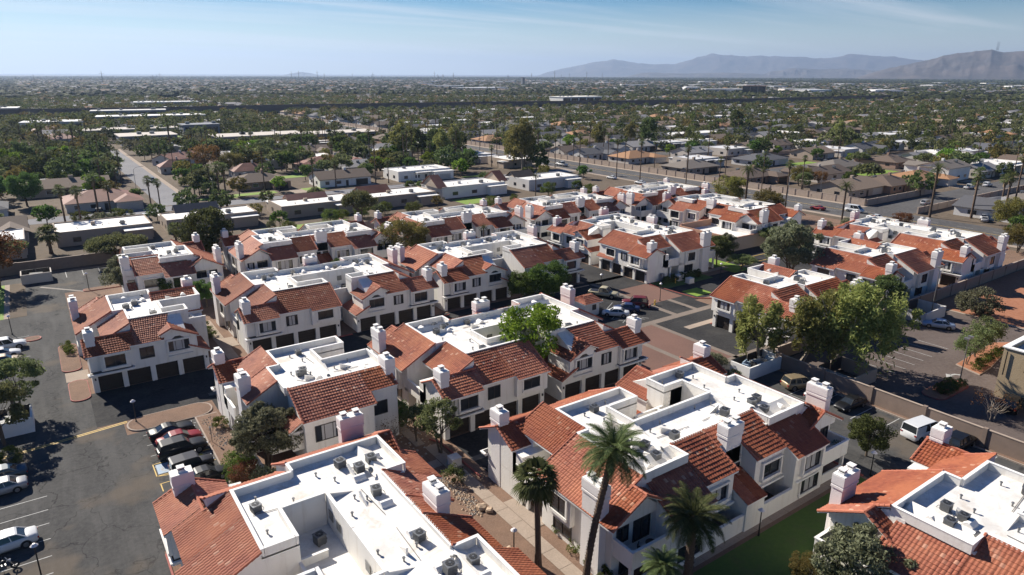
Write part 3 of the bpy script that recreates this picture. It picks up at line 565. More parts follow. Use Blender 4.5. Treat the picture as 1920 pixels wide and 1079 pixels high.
# thin cirrus: project the direction on a high plane
zz = math_(nt, 'MAXIMUM', sp.outputs[2], .015); px = math_(nt, 'DIVIDE', sp.outputs[0], math_(nt, 'ADD', zz, .06)); py = math_(nt, 'DIVIDE', sp.outputs[1], math_(nt, 'ADD', zz, .06))
cb = N(nt, 'CombineXYZ'); L(nt, px, cb.inputs[0]); L(nt, py, cb.inputs[1])
mp = N(nt, 'Mapping'); mp.inputs['Rotation'].default_value = (0, 0, R(24)); mp.inputs['Scale'].default_value = (.13, .8, 1); mp.inputs['Location'].default_value = (1.3, 2.2, 0); L(nt, cb.outputs[0], mp.inputs[0])
cl = ramp(nt, noise(nt, .55, 7, mp.outputs[0], .62, .5), [(.49, 0), (.70, .8)])
cl = math_(nt, 'MULTIPLY', cl, ramp(nt, sp.outputs[2], [(.0, .9), (.10, .9), (.17, .35), (.4, .3)]))
hs = N(nt, 'HueSaturation'); L(nt, sky.outputs[0], hs.inputs['Color']); hs.inputs['Hue'].default_value = .512; hs.inputs['Saturation'].default_value = 1.9; hs.inputs['Value'].default_value = .82
col = mix(nt, cl, hs.outputs[0], (9.4, 9.6, 9.9))
hor = ramp(nt, sp.outputs[2], [(0, .8), (.04, .4), (.09, 0)])
col = mix(nt, hor, col, (9.2, 9.7, 10.2))
L(nt, col, bg.inputs[0]); bg.inputs[1].default_value = .05; L(nt, bg.outputs[0], out.inputs[0])
scene.view_settings.view_transform = 'Standard'; scene.view_settings.look = 'None'; scene.view_settings.exposure = .92; scene.view_settings.gamma = 1
HAZE = 5.8e-5
scene.cycles.use_denoising = True; scene.cycles.max_bounces = 6; scene.cycles.diffuse_bounces = 3; scene.cycles.volume_bounces = 0
# ------------------------------------------------------------------ ground
def sheet(name, poly, z, mat, kind='structure', label=None, cat=None, th=0, group=None):
    mb = MB(); n = len(poly)
    if th: mb.prism(poly, z, z + th, 'z', mat)
    else: mb.add([(x, y, z) for x, y in poly], [tuple(range(n))], mat)
    o = link(name, mb.mesh(name)); tag(o, label, cat, group, kind); return o
def rect(x0, x1, y0, y1): return [(x0, y0), (x1, y0), (x1, y1), (x0, y1)]
gb = MB(); gb.add([(x, y, -.03) for x, y in ((-60000, -2000), (60000, -2000), (60000, 80000), (-60000, 80000))], [(0, 1, 2, 3)], 'soil')
tag(link('ground', gb.mesh('ground')), kind='structure')
sheet('garden_ground', rect(-60, 190, -40, 170), -.018, 'gravel')
# asphalt of the estate
sheet('car_park', rect(-70, 1.2, -20, 168), -.006, 'asphalt')
sheet('car_park_bays', rect(1.2, 3.9, -20, 86.9), -.006, 'asphalt')
sheet('parking_bays', rect(3.9, 11.2, 58.6, 83.2), -.006, 'asphalt')
sheet('back_parking', rect(1.2, 16, 150.6, 168), -.006, 'asphalt')
sheet('aisle_road', rect(1.2, 66, 87.2, 97.9), -.006, 'asphalt_dark')
sheet('aisle_apron', rect(14, 30, 83.9, 87.2), -.006, 'asphalt_dark')
sheet('garage_apron', rect(22, 97.2, 97.9, 99.3), -.006, 'asphalt_dark')
sheet('middle_road', rect(34, 66, 52.3, 61.3), -.006, 'asphalt_dark')
sheet('court_road', rect(66, 97.3, 52.3, 97.9), -.006, 'asphalt_dark')
sheet('court_road_rear', rect(87.5, 97.3, 97.9, 131), -.006, 'asphalt_dark')
sheet('entrance_road', rect(97.3, 196, 79.5, 88.5), -.006, 'asphalt_dark')
sheet('entrance_turn', rect(121, 145, 88.5, 101), -.006, 'asphalt_dark')
sheet('east_road', rect(66, 82, -20, 52.3), -.006, 'asphalt')
sheet('clubhouse_parking', rect(145, 196, 88.5, 96), -.006, 'asphalt_dark')
# brick paving and concrete bands in the court
sheet('brick_paving', rect(67, 80.8, 58.2, 74.6), -.001, 'brick'); sheet('brick_crossing', rect(88.6, 97.2, 82.4, 92), -.001, 'brick')
for i, r_ in enumerate([(66, 97.2, 74.6, 76.0), (80.8, 97.2, 57.2, 58.2), (80.8, 81.7, 52.4, 74.6), (73.2, 74.2, 58.2, 74.6), (87.5, 88.6, 76, 98), (66, 80.8, 57.2, 58.2), (97.4, 112, 75, 76.2), (92.9, 93.9, 76, 82.4)]):
    sheet('concrete_band', rect(*r_), .003, 'band')
# islands with kerbs
def island(poly, top, mat, name='planting_island', inset=.18, h=.13, curbm='curb'):
    mb = MB(); n = len(poly); cx = sum(p[0] for p in poly) / n; cy = sum(p[1] for p in poly) / n
    mb.prism(poly, -.03, h, 'z', curbm)
    ip = []
    for x, y in poly:
        d = math.hypot(x - cx, y - cy); k = max(0, d - inset) / d; ip.append((cx + (x - cx) * k, cy + (y - cy) * k))
    mb.prism(ip, h - .02, h + .012, 'z', mat); o = link(name, mb.mesh(name)); tag(o, kind='structure'); return o
def rounded(x0, x1, y0, y1, r, k=5):
    P = []
    for cx, cy, a0 in ((x1 - r, y1 - r, 0), (x0 + r, y1 - r, 90), (x0 + r, y0 + r, 180), (x1 - r, y0 + r, 270)):
        P += [(cx + r * math.cos(R(a0 + 90 * i / k)), cy + r * math.sin(R(a0 + 90 * i / k))) for i in range(k + 1)]
    return P
island(rounded(4.1, 13.6, 83.3, 87.2, 1.8), 0, 'gravel', curbm='curb')
island(rect(11.3, 13.7, 62, 83.2), 0, 'gravel')
island(rounded(-.9, 1.4, 96.2, 103.6, 1.1), 0, 'gravel', curbm='redcurb'); island(rounded(-1.3, 1.1, 107.4, 119.6, 1.1), 0, 'gravel', curbm='redcurb')
sheet('footpath', rect(-1.0, 1.75, 103.7, 107.3), .002, 'concrete')
island(rounded(-5.6, -3.2, 124.4, 126.6, 1.0), 0, 'gravel', curbm='redcurb')
island(rounded(4.2, 15.8, 149.2, 151.2, .9), 0, 'gravel', curbm='redcurb')
sheet('drain_channel', [(-2.2, 157.8), (4.2, 150.3), (4.2, 149.7), (-2.7, 157.4)], .003, 'grey_conc')
sheet('valley_gutter', rect(14, 30, 88.6, 89.5), .001, 'street')
sheet('valley_gutter', rect(34, 60, 55.6, 56.5), .001, 'street')
# red kerb blocks near garages
def kerb(p, q, mat='redcurb', w=.17, h=.14):
    mb = MB(); d = Vector((q[0] - p[0], q[1] - p[1], 0)); n = Vector((-d.y, d.x, 0)).normalized() * w / 2
    mb.prism([(p[0] - n.x, p[1] - n.y), (q[0] - n.x, q[1] - n.y), (q[0] + n.x, q[1] + n.y), (p[0] + n.x, p[1] + n.y)], -.02, h, 'z', mat); return tag(link('kerb', mb.mesh('kerb')), kind='structure')
kerb((32.9, 61.0), (32.9, 52.6)); kerb((32.9, 61.0), (32.2, 62.4)); kerb((35.6, 98.9), (37.9, 98.9)); kerb((97.4, 91.2), (98.2, 80.0)); kerb((98.2, 80.0), (100.5, 78.2)); kerb((66.2, 61), (66.2, 52.5)); kerb((69.7, 97.6), (87, 97.6), 'curb')
kerb((86.8, 81), (88.4, 82.3)); kerb((95, 70.4), (112, 70.4)); kerb((89.3, 69.3), (95, 69.3)); kerb((82, 50.2), (82, -20), 'curb'); kerb((65.9, 47), (65.9, 30)); kerb((3.95, 30), (3.95, 58)) ; kerb((11.25, 58.8), (11.25, 83.2), 'curb'); kerb((2.4, 168.2), (16, 168.2), 'curb')
kerb((53, 98.2), (55.5, 98.2)); kerb((121, 101.2), (145, 101.2)); kerb((145, 96.2), (180, 96.2)); kerb((118, 79.2), (145, 79.2), 'curb')
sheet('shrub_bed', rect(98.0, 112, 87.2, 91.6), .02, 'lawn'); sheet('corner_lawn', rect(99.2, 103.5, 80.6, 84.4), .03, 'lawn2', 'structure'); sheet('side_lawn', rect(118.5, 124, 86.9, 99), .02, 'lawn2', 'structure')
sheet('verge', rect(145, 196, 72, 79.2), -.004, 'gravel')
# paths
for i in range(12): sheet('path_slab', rect(30.9, 32.3, 32.2 + i * 2.42, 32.2 + i * 2.42 + 2.38), .03, 'concrete')
for r_ in ((32.34, 34.4, 42.6, 47.6), (27.2, 30.8, 56.8, 58.2)): sheet('path_slab', rect(*r_), .032, 'concrete')
for i in range(14): sheet('path_slab', rect(32.4 + i * 2.4, 32.4 + i * 2.4 + 2.36, 30.7, 31.9) if i else rect(32.4, 34.7, 29.9, 32.1), .031, 'concrete')
for i in range(8): sheet('path_slab', rect(19.0, 20.5, 99.6 + i * 2.4, 101.96 + i * 2.4), .03, 'concrete')
for r_ in ((20.5, 21.8, 104.5, 108.8), (11.8, 14.0, 74.4, 76.8)): sheet('path_slab', rect(*r_), .033, 'concrete')
for i in range(10): sheet('path_slab', rect(30.2, 31.3, 61.8 + i * 2.1, 63.86 + i * 2.1), .03, 'concrete')
sheet('entry_path', rect(84.5, 97, 69.6, 70.9), .004, 'concrete'); sheet('step_path', rect(112, 121, 90.4, 91.8), .034, 'concrete')
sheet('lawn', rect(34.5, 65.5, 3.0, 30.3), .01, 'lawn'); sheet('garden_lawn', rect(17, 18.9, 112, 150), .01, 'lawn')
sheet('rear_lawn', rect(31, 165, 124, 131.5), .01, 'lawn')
# neighbour's lot on the right
sheet('neighbour_car_park', rect(83.6, 130, -20, 53.2), -.004, 'asphalt_brown'); sheet('red_earth_field', rect(130.6, 176, 20, 53.2), .01, 'red_earth')
sheet('neighbour_path', rect(130, 130.6, 20, 53.2), .02, 'concrete')
sheet('west_lawn', rect(-60, -8.2, 139, 163), .01, 'lawn2'); sheet('west_path', rect(-8.2, -7.4, 139, 163), .02, 'concrete'); sheet('west_yard', rect(-7.4, -4.9, 139, 163), .012, 'soil')
def line(p, q, w=.09, mat='white', z=.001):
    d = Vector((q[0] - p[0], q[1] - p[1], 0)); n = Vector((-d.y, d.x, 0)).normalized() * w / 2
    sheet('painted_line', [(p[0] - n.x, p[1] - n.y), (q[0] - n.x, q[1] - n.y), (q[0] + n.x, q[1] + n.y), (p[0] + n.x, p[1] + n.y)], z, mat)
for y in (82.0, 79.3, 76.6, 73.9): line((5.4, y), (11.1, y))
line((5.4, 74.6), (11.1, 74.6), .1, 'yellow', .002); line((5.3, 71.9), (11.1, 71.9), .1, 'yellow'); line((5.3, 74.6), (5.3, 71.9), .1, 'yellow'); line((5.3, 70.2), (11.1, 70.2), .1, 'yellow'); line((5.3, 71.9), (11.0, 70.2), .1, 'yellow'); line((5.4, 70.2), (5.4, 68.6), .1, 'yellow')
sheet('painted_bay_symbol', rect(5.5, 7.4, 72.2, 74.3), .003, 'blue')
wm = MB()
for i in range(16):
    a0, a1 = R(20 + i * 17), R(20 + (i + 1) * 17)
    wm.add([(6.4 + r_ * math.cos(a), 73.1 + r_ * math.sin(a), .006) for r_, a in ((.42, a0), (.55, a0), (.55, a1), (.42, a1))], [(0, 1, 2, 3)], 'white')
wm.box(6.33, 6.45, 73.3, 73.95, .005, .007, 'white'); wm.box(6.1, 6.45, 73.15, 73.27, .005, .007, 'white'); wm.box(6.0, 6.12, 72.7, 73.2, .005, .007, 'white')
tag(link('wheelchair_marking', wm.mesh('wheelchair_marking')), kind='structure')
line((-16, 84.5), (4.3, 87.0), .16, 'yellow'); line((-16, 84.15), (4.3, 86.65), .16, 'yellow')
for y in (74.3, 71.6, 69.1, 66.4, 63.6, 61.0): line((-11, y), (-4.2, y), .1)
for y in (127.6, 124.2, 121.0, 117.6, 114.2, 110.8): line((-12, y), (-4.8, y), .1)
for x in (2.2, 5.2, 8.2, 11.2, 14.2): line((x, 162.6), (x, 168), .12)
for y in (85.8, 83.2, 80.6, 78.0): line((77.5, y + 0), (83.5, y + 3.8), .1)
for y in (45.8, 42.2, 37.6, 34.2, 27.4, 23.6): line((76.8, y), (81.8, y), .11)
for i in range(14): line((113.6, 51.5 - 0) if False else (110.6 - i * 2.62, 41.2), (110.6 - i * 2.62, 45.9), .11)
for i in range(3): line((114 + i * 2.7, 34 - 4.5), (114 + i * 2.7, 34), .11)
line((128.2, 31), (128.2, 35.6), .12)
ar = MB(); ar.add([(99.4, 36.6, .003), (100.6, 37.2, .003), (100.6, 36.9, .003), (101.0, 36.75, .003), (100.6, 36.45, .003), (100.6, 36.1, .003)], [(0, 1, 2, 3, 4, 5)], 'white'); ar.add([(100.6, 36.75, .003), (101.5, 36.5, .003), (102.0, 35.8, .003), (101.7, 35.6, .003), (101.3, 36.2, .003), (100.6, 36.45, .003)], [(0, 1, 2, 3, 4, 5)], 'white')
tag(link('arrow_marking', ar.mesh('arrow_marking')), kind='structure')
line((121, 90), (150, 90), .18, 'yellow'); line((121.5, 93.5), (150, 93.5), .18, 'yellow')
for y in (56, 58.6, 61.2): line((92, y), (92.1, y + .01), .1)
for i in range(5): line((79.2 + i * .9, 77.2 + 0), (77.2 + i * .9, 80.6), .1)

# suburb streets
ST = [(25, 43, 226, 900), (43, 168, 226, 240)]   # residential street, cross street
sheet('avenue', rect(196, 215, 40, 2600), -.008, 'street'); sheet('avenue_footway', rect(193.6, 196, 40, 2600), -.002, 'concrete'); sheet('avenue_footway', rect(215, 217.4, 112, 2600), -.002, 'concrete')
sheet('side_street', rect(215, 420, 98, 112), -.008, 'street'); sheet('residential_street', rect(31.5, 40.5, 239, 440), -.008, 'street_pale'); sheet('cross_street', rect(40.5, 196, 228.5, 237.5), -.008, 'street_pale'); sheet('west_street', rect(-90, 40.5, 228.5, 237.5), -.008, 'street_pale'); sheet('house_street_footway', rect(40.5, 42.2, 241, 440), -.002, 'concrete')
for i in range(40): line((202.3, 60 + i * 9), (202.3, 64 + i * 9), .14); line((209, 60 + i * 9), (209, 64 + i * 9), .14)
for x0 in (203.6, 207.6): line((205.6 + (x0 - 205.6) * .1, 45), (205.6 + (x0 - 205.6) * .1, 900), .13, 'yellow')
# far freeway
FW = [(-300, 860), (-15, 800), (110, 775), (239, 768), (462, 730), (747, 641), (1300, 611), (2400, 560)]
for i in range(len(FW) - 1):
    (x0, y0), (x1, y1) = FW[i], FW[i + 1]
    sheet('freeway', [(x0, y0 + 6), (x1, y1 + 6), (x1, y1 + 46), (x0, y0 + 46)], .02 + i * .004, 'street')

# ------------------------------------------------------------------ walls and fences
def run_wall(pts, h, label, mat='blockwall', th=.22, posts=6.0, cat='wall', name='boundary_wall', z0=0):
    r_ = link(name, None, loc=(*pts[0], 0)); tag(r_, label, cat); b0 = Vector((*pts[0], 0))
    pn = MB(); cp = MB()
    for (p, q) in zip(pts[:-1], pts[1:]):
        d = Vector((q[0] - p[0], q[1] - p[1], 0)); n = Vector((-d.y, d.x, 0)).normalized()
        def strip(mb, w, za, zb, m):
            k = n * w / 2; P = Vector((*p, 0)) - b0; Q = Vector((*q, 0)) - b0
            mb.prism([(P.x - k.x, P.y - k.y), (Q.x - k.x, Q.y - k.y), (Q.x + k.x, Q.y + k.y), (P.x + k.x, P.y + k.y)], za, zb, 'z', m)
        strip(pn, th, z0 - .05, h, mat); strip(cp, th + .08, h, h + .08, mat + '2' if mat == 'blockwall' else mat)
        if posts:
            c = max(1, int(d.length / posts))
            for i in range(c + 1):
                P = Vector((*p, 0)) - b0 + d * (i / c); a = th / 2 + .12; pm = MB(); pm.box(P.x - a, P.x + a, P.y - a, P.y + a, -.05, h + .16, mat); kid('pier', pm.mesh('pier'), r_)
    kid('panel', pn.mesh('panel'), r_); kid('coping', cp.mesh('coping'), r_); return r_
run_wall([(83.0, 51.6), (83.0, -20)], 2.1, 'grey brown block wall with piers between the parking bays and the neighbouring lot')
run_wall([(83.0, 52.2), (84.5, 53.6), (176, 53.6)], 2.1, 'long block wall running past the red earth field behind the half blocks')
run_wall([(176, 53.6), (184, 53.6)], 1.8, 'low tan wall by the street corner beyond the red earth', 'blockwall2')
run_wall([(-60, 171), (30, 171)], 2.4, 'tall shaded brown block wall behind the back parking bays')
run_wall([(30, 171), (60, 171)], 2.2, 'brown block wall behind the garages of the dark ficus block')
run_wall([(60, 171), (190, 171)], 2.0, 'alley block wall between the estate and the flat roofed houses', 'blockwall2')
run_wall([(217.8, 113.5), (217.8, 700)], 2.1, 'pale panelled block wall along the far side of the avenue', 'blockwall2', posts=5)
run_wall([(218.2, 112.9), (262, 112.9)], 2.0, 'low pale wall turning the street corner beside the brown roofed house', 'blockwall2')
run_wall([(218, 97), (300, 97)], 1.9, 'block wall on the near side of the side street', 'blockwall2')
for i in range(len(FW) - 1):
    lab = ['sound wall far left behind the long office buildings', 'sound wall beside the avenue underpass at left', 'sound wall at the avenue, below the overhead signs', 'long dark sound wall across the middle distance', 'dark sound wall receding behind the grey roofs', 'distant sound wall in front of the pale warehouses', 'farthest stretch of sound wall at the right'][i]
    run_wall([FW[i], FW[i + 1]], 8.5, lab, 'soundwall', .5, 0, name='sound_wall')
# refuse enclosures
def refuse_yard(x0, x1, y0, y1, label, gate='y', h=1.9, mat='trim'):
    r_ = link('refuse_enclosure', None, loc=((x0 + x1) / 2, (y0 + y1) / 2, 0)); tag(r_, label, 'enclosure'); cx, cy = (x0 + x1) / 2, (y0 + y1) / 2; t = .2
    A, B, C_, D = x0 - cx, x1 - cx, y0 - cy, y1 - cy
    for (a, b, c, d) in ((A, A + t, C_, D), (B - t, B, C_, D), (A + t, B - t, C_, C_ + t)):
        m_ = MB(); m_.box(a, b, c, d, 0, h, mat); kid('side_wall', m_.mesh('side_wall'), r_)
    for sx_ in (-1, 1):
        m_ = MB(); x = sx_ * (x1 - x0) / 4
        m_.box(x - (x1 - x0) / 4 + .12, x + (x1 - x0) / 4 - .12, D, D + .06, .1, h + .1, 'frame'); kid('gate', m_.mesh('gate'), r_)
    return r_
refuse_yard(75.6, 83.0, 51.4, 54.6, 'white walled refuse yard with dark gates, full of discarded furniture')
refuse_yard(-9.5, -4.8, 90.3, 94.2, 'white walled bin enclosure half hidden under the trees beside the yellow line')
refuse_yard(-5.4, -.2, 161.4, 165.4, 'grey walled bin enclosure by the back parking bays', mat='hw2')
refuse_yard(119, 126, 48.6, 53.2, 'dark bin enclosure beyond the parked white saloon', mat='hw4')
refuse_yard(84.0, 90.0, 41.5, 46.5, 'low brown bin enclosure against the block wall under the leaning tree', mat='hw0')
def skip(x, y, label, mat='black'):
    r_ = link('waste_skip', None, loc=(x, y, 0)); tag(r_, label, 'skip')
    m_ = MB(); m_.prism([(-.9, .2), (.9, .2), (1.1, 1.3), (-1.1, 1.4)], -.9, .9, 'y', mat); kid('body', m_.mesh('body'), r_)
    m_ = MB(); m_.prism([(-1.15, 1.4), (1.15, 1.3), (1.1, 1.42), (-1.1, 1.52)], -.95, .95, 'y', mat); kid('lid', m_.mesh('lid'), r_)
skip(-2.8, 163.6, 'dark green waste skip inside the grey enclosure'); skip(-8, 92.6, 'black waste skip inside the white enclosure under the trees')
for i, (x, y, l, rz_, c) in enumerate([(77.4, 53.2, 2.0, .3, 'blue'), (79.0, 52.7, 1.9, -.4, 'white'), (80.6, 53.1, 1.8, .9, 'metal'), (78.2, 52.3, 1.5, 1.2, 'frame'), (81.6, 52.6, 1.2, .2, 'blue')]):
    m_ = MB(); m_.box(-l / 2, l / 2, -.45, .45, 0, .45, c); m_.box(-l / 2, -l / 2 + .25, -.45, .45, .45, .85, c); m_.box(l / 2 - .2, l / 2, -.45, .45, .45, .6, c); m_.box(-l / 2 + .25, l / 2 - .2, .28, .45, .45, .95, c)
    o = link('discarded_sofa', m_.mesh('discarded_sofa'), loc=(x, y, .9 if i else .9), rz=rz_); tag(o, ['blue sofa dumped in the refuse yard', 'white mattress base dumped beside the blue sofa', 'grey broken seat in the refuse yard', 'dark seat in the refuse yard near its gate', 'small blue armchair at the wall end of the refuse yard'][i], 'sofa')
    m_ = MB(); m_.box(-l / 2 + .1, l / 2 - .1, -.4, .4, 0, .9 - .01, 'hw5'); o = link('discarded_box', m_.mesh('discarded_box'), loc=(x, y, 0), rz=rz_ + .1); tag(o, 'brown box under the dumped furniture in the refuse yard', 'box', 'boxes under the dumped furniture')
# ------------------------------------------------------------------ plants
def leaf_quads(P, size, rs, up=.3, long=1.0, nrm=None):
    n = len(P); a = rs.normal(size=(n, 3)); a[:, 2] += up; a /= np.linalg.norm(a, axis=1)[:, None] + 1e-9
    t = rs.normal(size=(n, 3)); u = np.cross(a, t); u /= np.linalg.norm(u, axis=1)[:, None] + 1e-9; v = np.cross(a, u)
    s = size * rs.uniform(.6, 1.3, n)[:, None]; u = u * s * long; v = v * s
    V = np.stack([P - u * .5, P - v * .32, P + u * .5, P + v * .32], 1).reshape(-1, 3)
    return V, np.arange(4 * n).reshape(n, 4)
def clump_crown(rs, R_, H_, z0, K, n, leafs, shape='round', droop=0, cr=.3, inner=.55):
    """leaf positions gathered in clumps spread through an uneven crown"""
    P = []
    for k in range(K):
        th = rs.uniform(0, 2 * np.pi); 
        if shape == 'flat': rr = math.sqrt(rs.uniform(0, 1)); c = np.array([math.cos(th) * rr * R_, math.sin(th) * rr * R_, z0 + H_ * (.45 + .5 * (1 - rr ** 2) * rs.uniform(.6, 1))])
        else:
            z = rs.uniform(-.75, 1); rr = math.sqrt(max(0, 1 - z * z)); q = rs.uniform(inner, 1.0) ** .7
            c = np.array([math.cos(th) * rr * R_ * q, math.sin(th) * rr * R_ * q, z0 + H_ * .5 * (1 + z * q)])
        c[:2] *= rs.uniform(.85, 1.12); r_ = cr * R_ * rs.uniform(.6, 1.35)
        d = rs.normal(size=(n, 3)); d /= np.linalg.norm(d, axis=1)[:, None]; d *= (rs.uniform(.25, 1, n) ** .5)[:, None]
        p = c[None] + d * np.array([r_, r_, r_ * (.75 if not droop else .8)])[None]
        if droop: p[:, 2] -= rs.uniform(0, 1, n) ** 2 * droop * rs.uniform(.3, 1)
        P.append(p)
    return np.concatenate(P)
def make_tree(name, mat, bark, R_, H_, z0, K, n, ls, seed, shape='round', droop=0, cr=.3, stems=1, tr=.22, long=1.0, lean=(0, 0), inner=.55, limbs=7):
    rs = np.random.default_rng(seed); t = MB(); c = MB()
    top = Vector((lean[0], lean[1], z0 + H_ * .35))
    for s_ in range(stems):
        a = rs.uniform(0, 6.28); b0 = Vector((math.cos(a) * .15 * (stems > 1), math.sin(a) * .15 * (stems > 1), -.05))
        e = top + Vector((math.cos(a) * R_ * .25 * (stems > 1), math.sin(a) * R_ * .25 * (stems > 1), 0)); mid = b0.lerp(e, .5) + Vector((rs.uniform(-.2, .2), rs.uniform(-.2, .2), 0))
        t.path([b0, mid, e], [tr, tr * .75, tr * .5], bark, 7)
        for k in range(limbs):
            th = rs.uniform(0, 6.28); f = rs.uniform(.45, .95); q = b0.lerp(e, f) if f < .5 else mid.lerp(e, (f - .5) * 2)
            d = Vector((math.cos(th) * R_ * rs.uniform(.45, .85) + lean[0] * .4, math.sin(th) * R_ * rs.uniform(.45, .85) + lean[1] * .4, z0 + H_ * rs.uniform(.4, .85)))
            m_ = q.lerp(d, .5) + Vector((0, 0, -.12 * R_)); t.path([q, m_, d], [tr * .42, tr * .26, tr * .08], bark, 5)
    P = clump_crown(rs, R_, H_, z0, K, n, ls, shape, droop, cr, inner); P[:, 0] += lean[0]; P[:, 1] += lean[1]
    V, F = leaf_quads(P, ls, rs, .4, long); c.grid(V, F, np.zeros((len(V), 2)), mat)
    r_ = link(name, None); kid('trunk', t.mesh('trunk'), r_); kid('crown', c.mesh('crown'), r_); return r_
PROTO = {}
def place(key, x, y, label, cat='tree', group=None, s=1.0, rz=None, z=0, sz=None):
    p = PROTO[key]
    if p.get('label') is None: o = p
    else: o = copy_tree(p)
    o.location = (x, y, z); o.rotation_euler[2] = random.uniform(0, 6.28) if rz is None else rz; o.scale = (s, s, sz or s)
    for k in ('group',):
        if k in o: del o[k]
    return tag(o, label, cat, group)
T = make_tree
PROTO['ficus'] = T('dense_tree', 'lf_ficus', 'bark', 3.6, 6.0, 2.0, 60, 260, .30, 1, cr=.32, tr=.25)
PROTO['dark'] = T('dense_tree', 'lf_dark', 'bark', 3.6, 6.5, 1.8, 60, 230, .32, 2, cr=.32, tr=.25)
PROTO['ash'] = T('leafy_tree', 'lf_green', 'bark', 3.4, 6.2, 3.2, 52, 130, .30, 3, cr=.27, inner=.4, tr=.2, limbs=12)
PROTO['olive'] = T('olive_tree', 'lf_olive', 'bark', 2.9, 4.8, 1.8, 60, 230, .20, 4, cr=.26, stems=3, tr=.14, long=1.6, inner=.4, limbs=6)
PROTO['oliveleaf'] = T('open_branched_tree', 'lf_mesq', 'bark', 2.7, 4.0, 2.4, 40, 150, .20, 5, cr=.24, stems=3, tr=.13, long=1.5, limbs=5)
PROTO['mesq'] = T('spreading_tree', 'lf_mesq', 'bark', 5.4, 3.6, 2.2, 90, 150, .28, 6, 'flat', cr=.2, stems=2, tr=.3, long=1.5, limbs=9)
PROTO['euc'] = T('willowy_tree', 'lf_euc', 'palebark', 5.0, 7.4, 2.8, 66, 170, .25, 7, cr=.165, droop=3.4, tr=.32, long=2.3, lean=(2.6, 0), inner=.3, limbs=16)
PROTO['euc2'] = T('willowy_tree', 'lf_euc', 'palebark', 3.4, 6.6, 2.8, 36, 170, .25, 8, cr=.19, droop=3.0, tr=.24, long=2.3, lean=(1.8, 0), inner=.3, limbs=12)
PROTO['yel'] = T('yellowing_tree', 'lf_yel', 'bark', 4.6, 6.4, 1.8, 80, 200, .25, 9, cr=.24, stems=3, tr=.18, inner=.4, limbs=9)
PROTO['rust'] = T('rusty_leaved_tree', 'lf_brown', 'bark', 3.4, 5.0, 2.2, 48, 100, .30, 10, cr=.28, stems=2, tr=.18, limbs=12)
PROTO['shrub'] = T('shrub', 'lf_bush', 'bark', .75, 1.1, .05, 16, 90, .12, 11, cr=.4, tr=.04, limbs=3)
PROTO['shrubd'] = T('shrub', 'lf_dark', 'bark', .8, 1.2, .05, 16, 90, .13, 12, cr=.4, tr=.04, limbs=3)
PROTO['shrubg'] = T('grey_shrub', 'lf_olive', 'bark', 1.3, 1.9, .1, 30, 110, .14, 13, cr=.35, tr=.05, limbs=4, long=1.5)
PROTO['bigb'] = T('bushy_shrub', 'lf_bush', 'bark', 1.7, 2.9, .2, 36, 150, .16, 14, cr=.33, tr=.08, limbs=5)
PROTO['bare'] = T('bare_shrub', 'lf_brown', 'palebark', 1.5, 2.2, .3, 20, 14, .12, 15, cr=.4, stems=4, tr=.05, limbs=9)
PROTO['willow'] = T('feathery_tree', 'lf_mesq', 'bark', 1.9, 3.0, 1.9, 30, 90, .17, 16, cr=.27, droop=1.2, stems=2, tr=.08, long=2)
# palms
def fan_palm(h, tr, nf, seed, rf=1.5, seg=9, skirt=1.2, lean=(0, 0), name='fan_palm'):
    rs = np.random.default_rng(seed); t = MB(); c = MB()
    pts = [Vector((lean[0] * (k / 5) ** 1.6, lean[1] * (k / 5) ** 1.6, h * k / 5 - .05)) for k in range(6)]
    t.path(pts, [tr * 1.35, tr * 1.0, tr * .95, tr * .9, tr * .88, tr * .95], 'palmbark', 9)
    if skirt:
        for i in range(26):
            th = rs.uniform(0, 6.28); z = h - rs.uniform(.1, skirt); r_ = tr; d = Vector((math.cos(th), math.sin(th), 0)); p = Vector((lean[0], lean[1], z)) + d * r_
            q = p + d * rs.uniform(.15, .4) + Vector((0, 0, -rs.uniform(.5, .9))); n = Vector((-d.y, d.x, 0)) * .16
            t.add([tuple(p - n * .4), tuple(p + n * .4), tuple(q + n), tuple(q - n)], [(0, 1, 2, 3)], 'thatch')
    top = Vector((lean[0], lean[1], h))
    for i in range(nf):
        th = i * 2.399 + rs.uniform(-.2, .2); el = 1.25 - 2.0 * (i / nf) + rs.uniform(-.15, .15)
        d = Vector((math.cos(th) * math.cos(el), math.sin(th) * math.cos(el), math.sin(el))); hub = top + d * rf * .55 + Vector((0, 0, -.1 * rf * (i / nf)))
        side = Vector((-math.sin(th), math.cos(th), 0)); upv = side.cross(d)
        c.tube(top, hub, .035, .02, 'lf_palm', 3, False)
        for k in range(seg):
            a = (k / (seg - 1) - .5) * 2.3; bd = (d * math.cos(a) + side * math.sin(a)).normalized(); ln = rf * (.75 - .12 * abs(a)) * rs.uniform(.85, 1.1)
            w_ = (side * math.cos(a) - d * math.sin(a)).normalized() * rf * .055; m_ = hub + bd * ln * .55 + upv * .03; e = hub + bd * ln + Vector((0, 0, -ln * .38))
            c.add([tuple(hub), tuple(m_ - w_), tuple(e), tuple(m_ + w_)], [(0, 1, 2, 3)], 'lf_palm')
    r_ = link(name, None); kid('trunk', t.mesh('trunk'), r_); kid('fronds', c.mesh('fronds'), r_); return r_
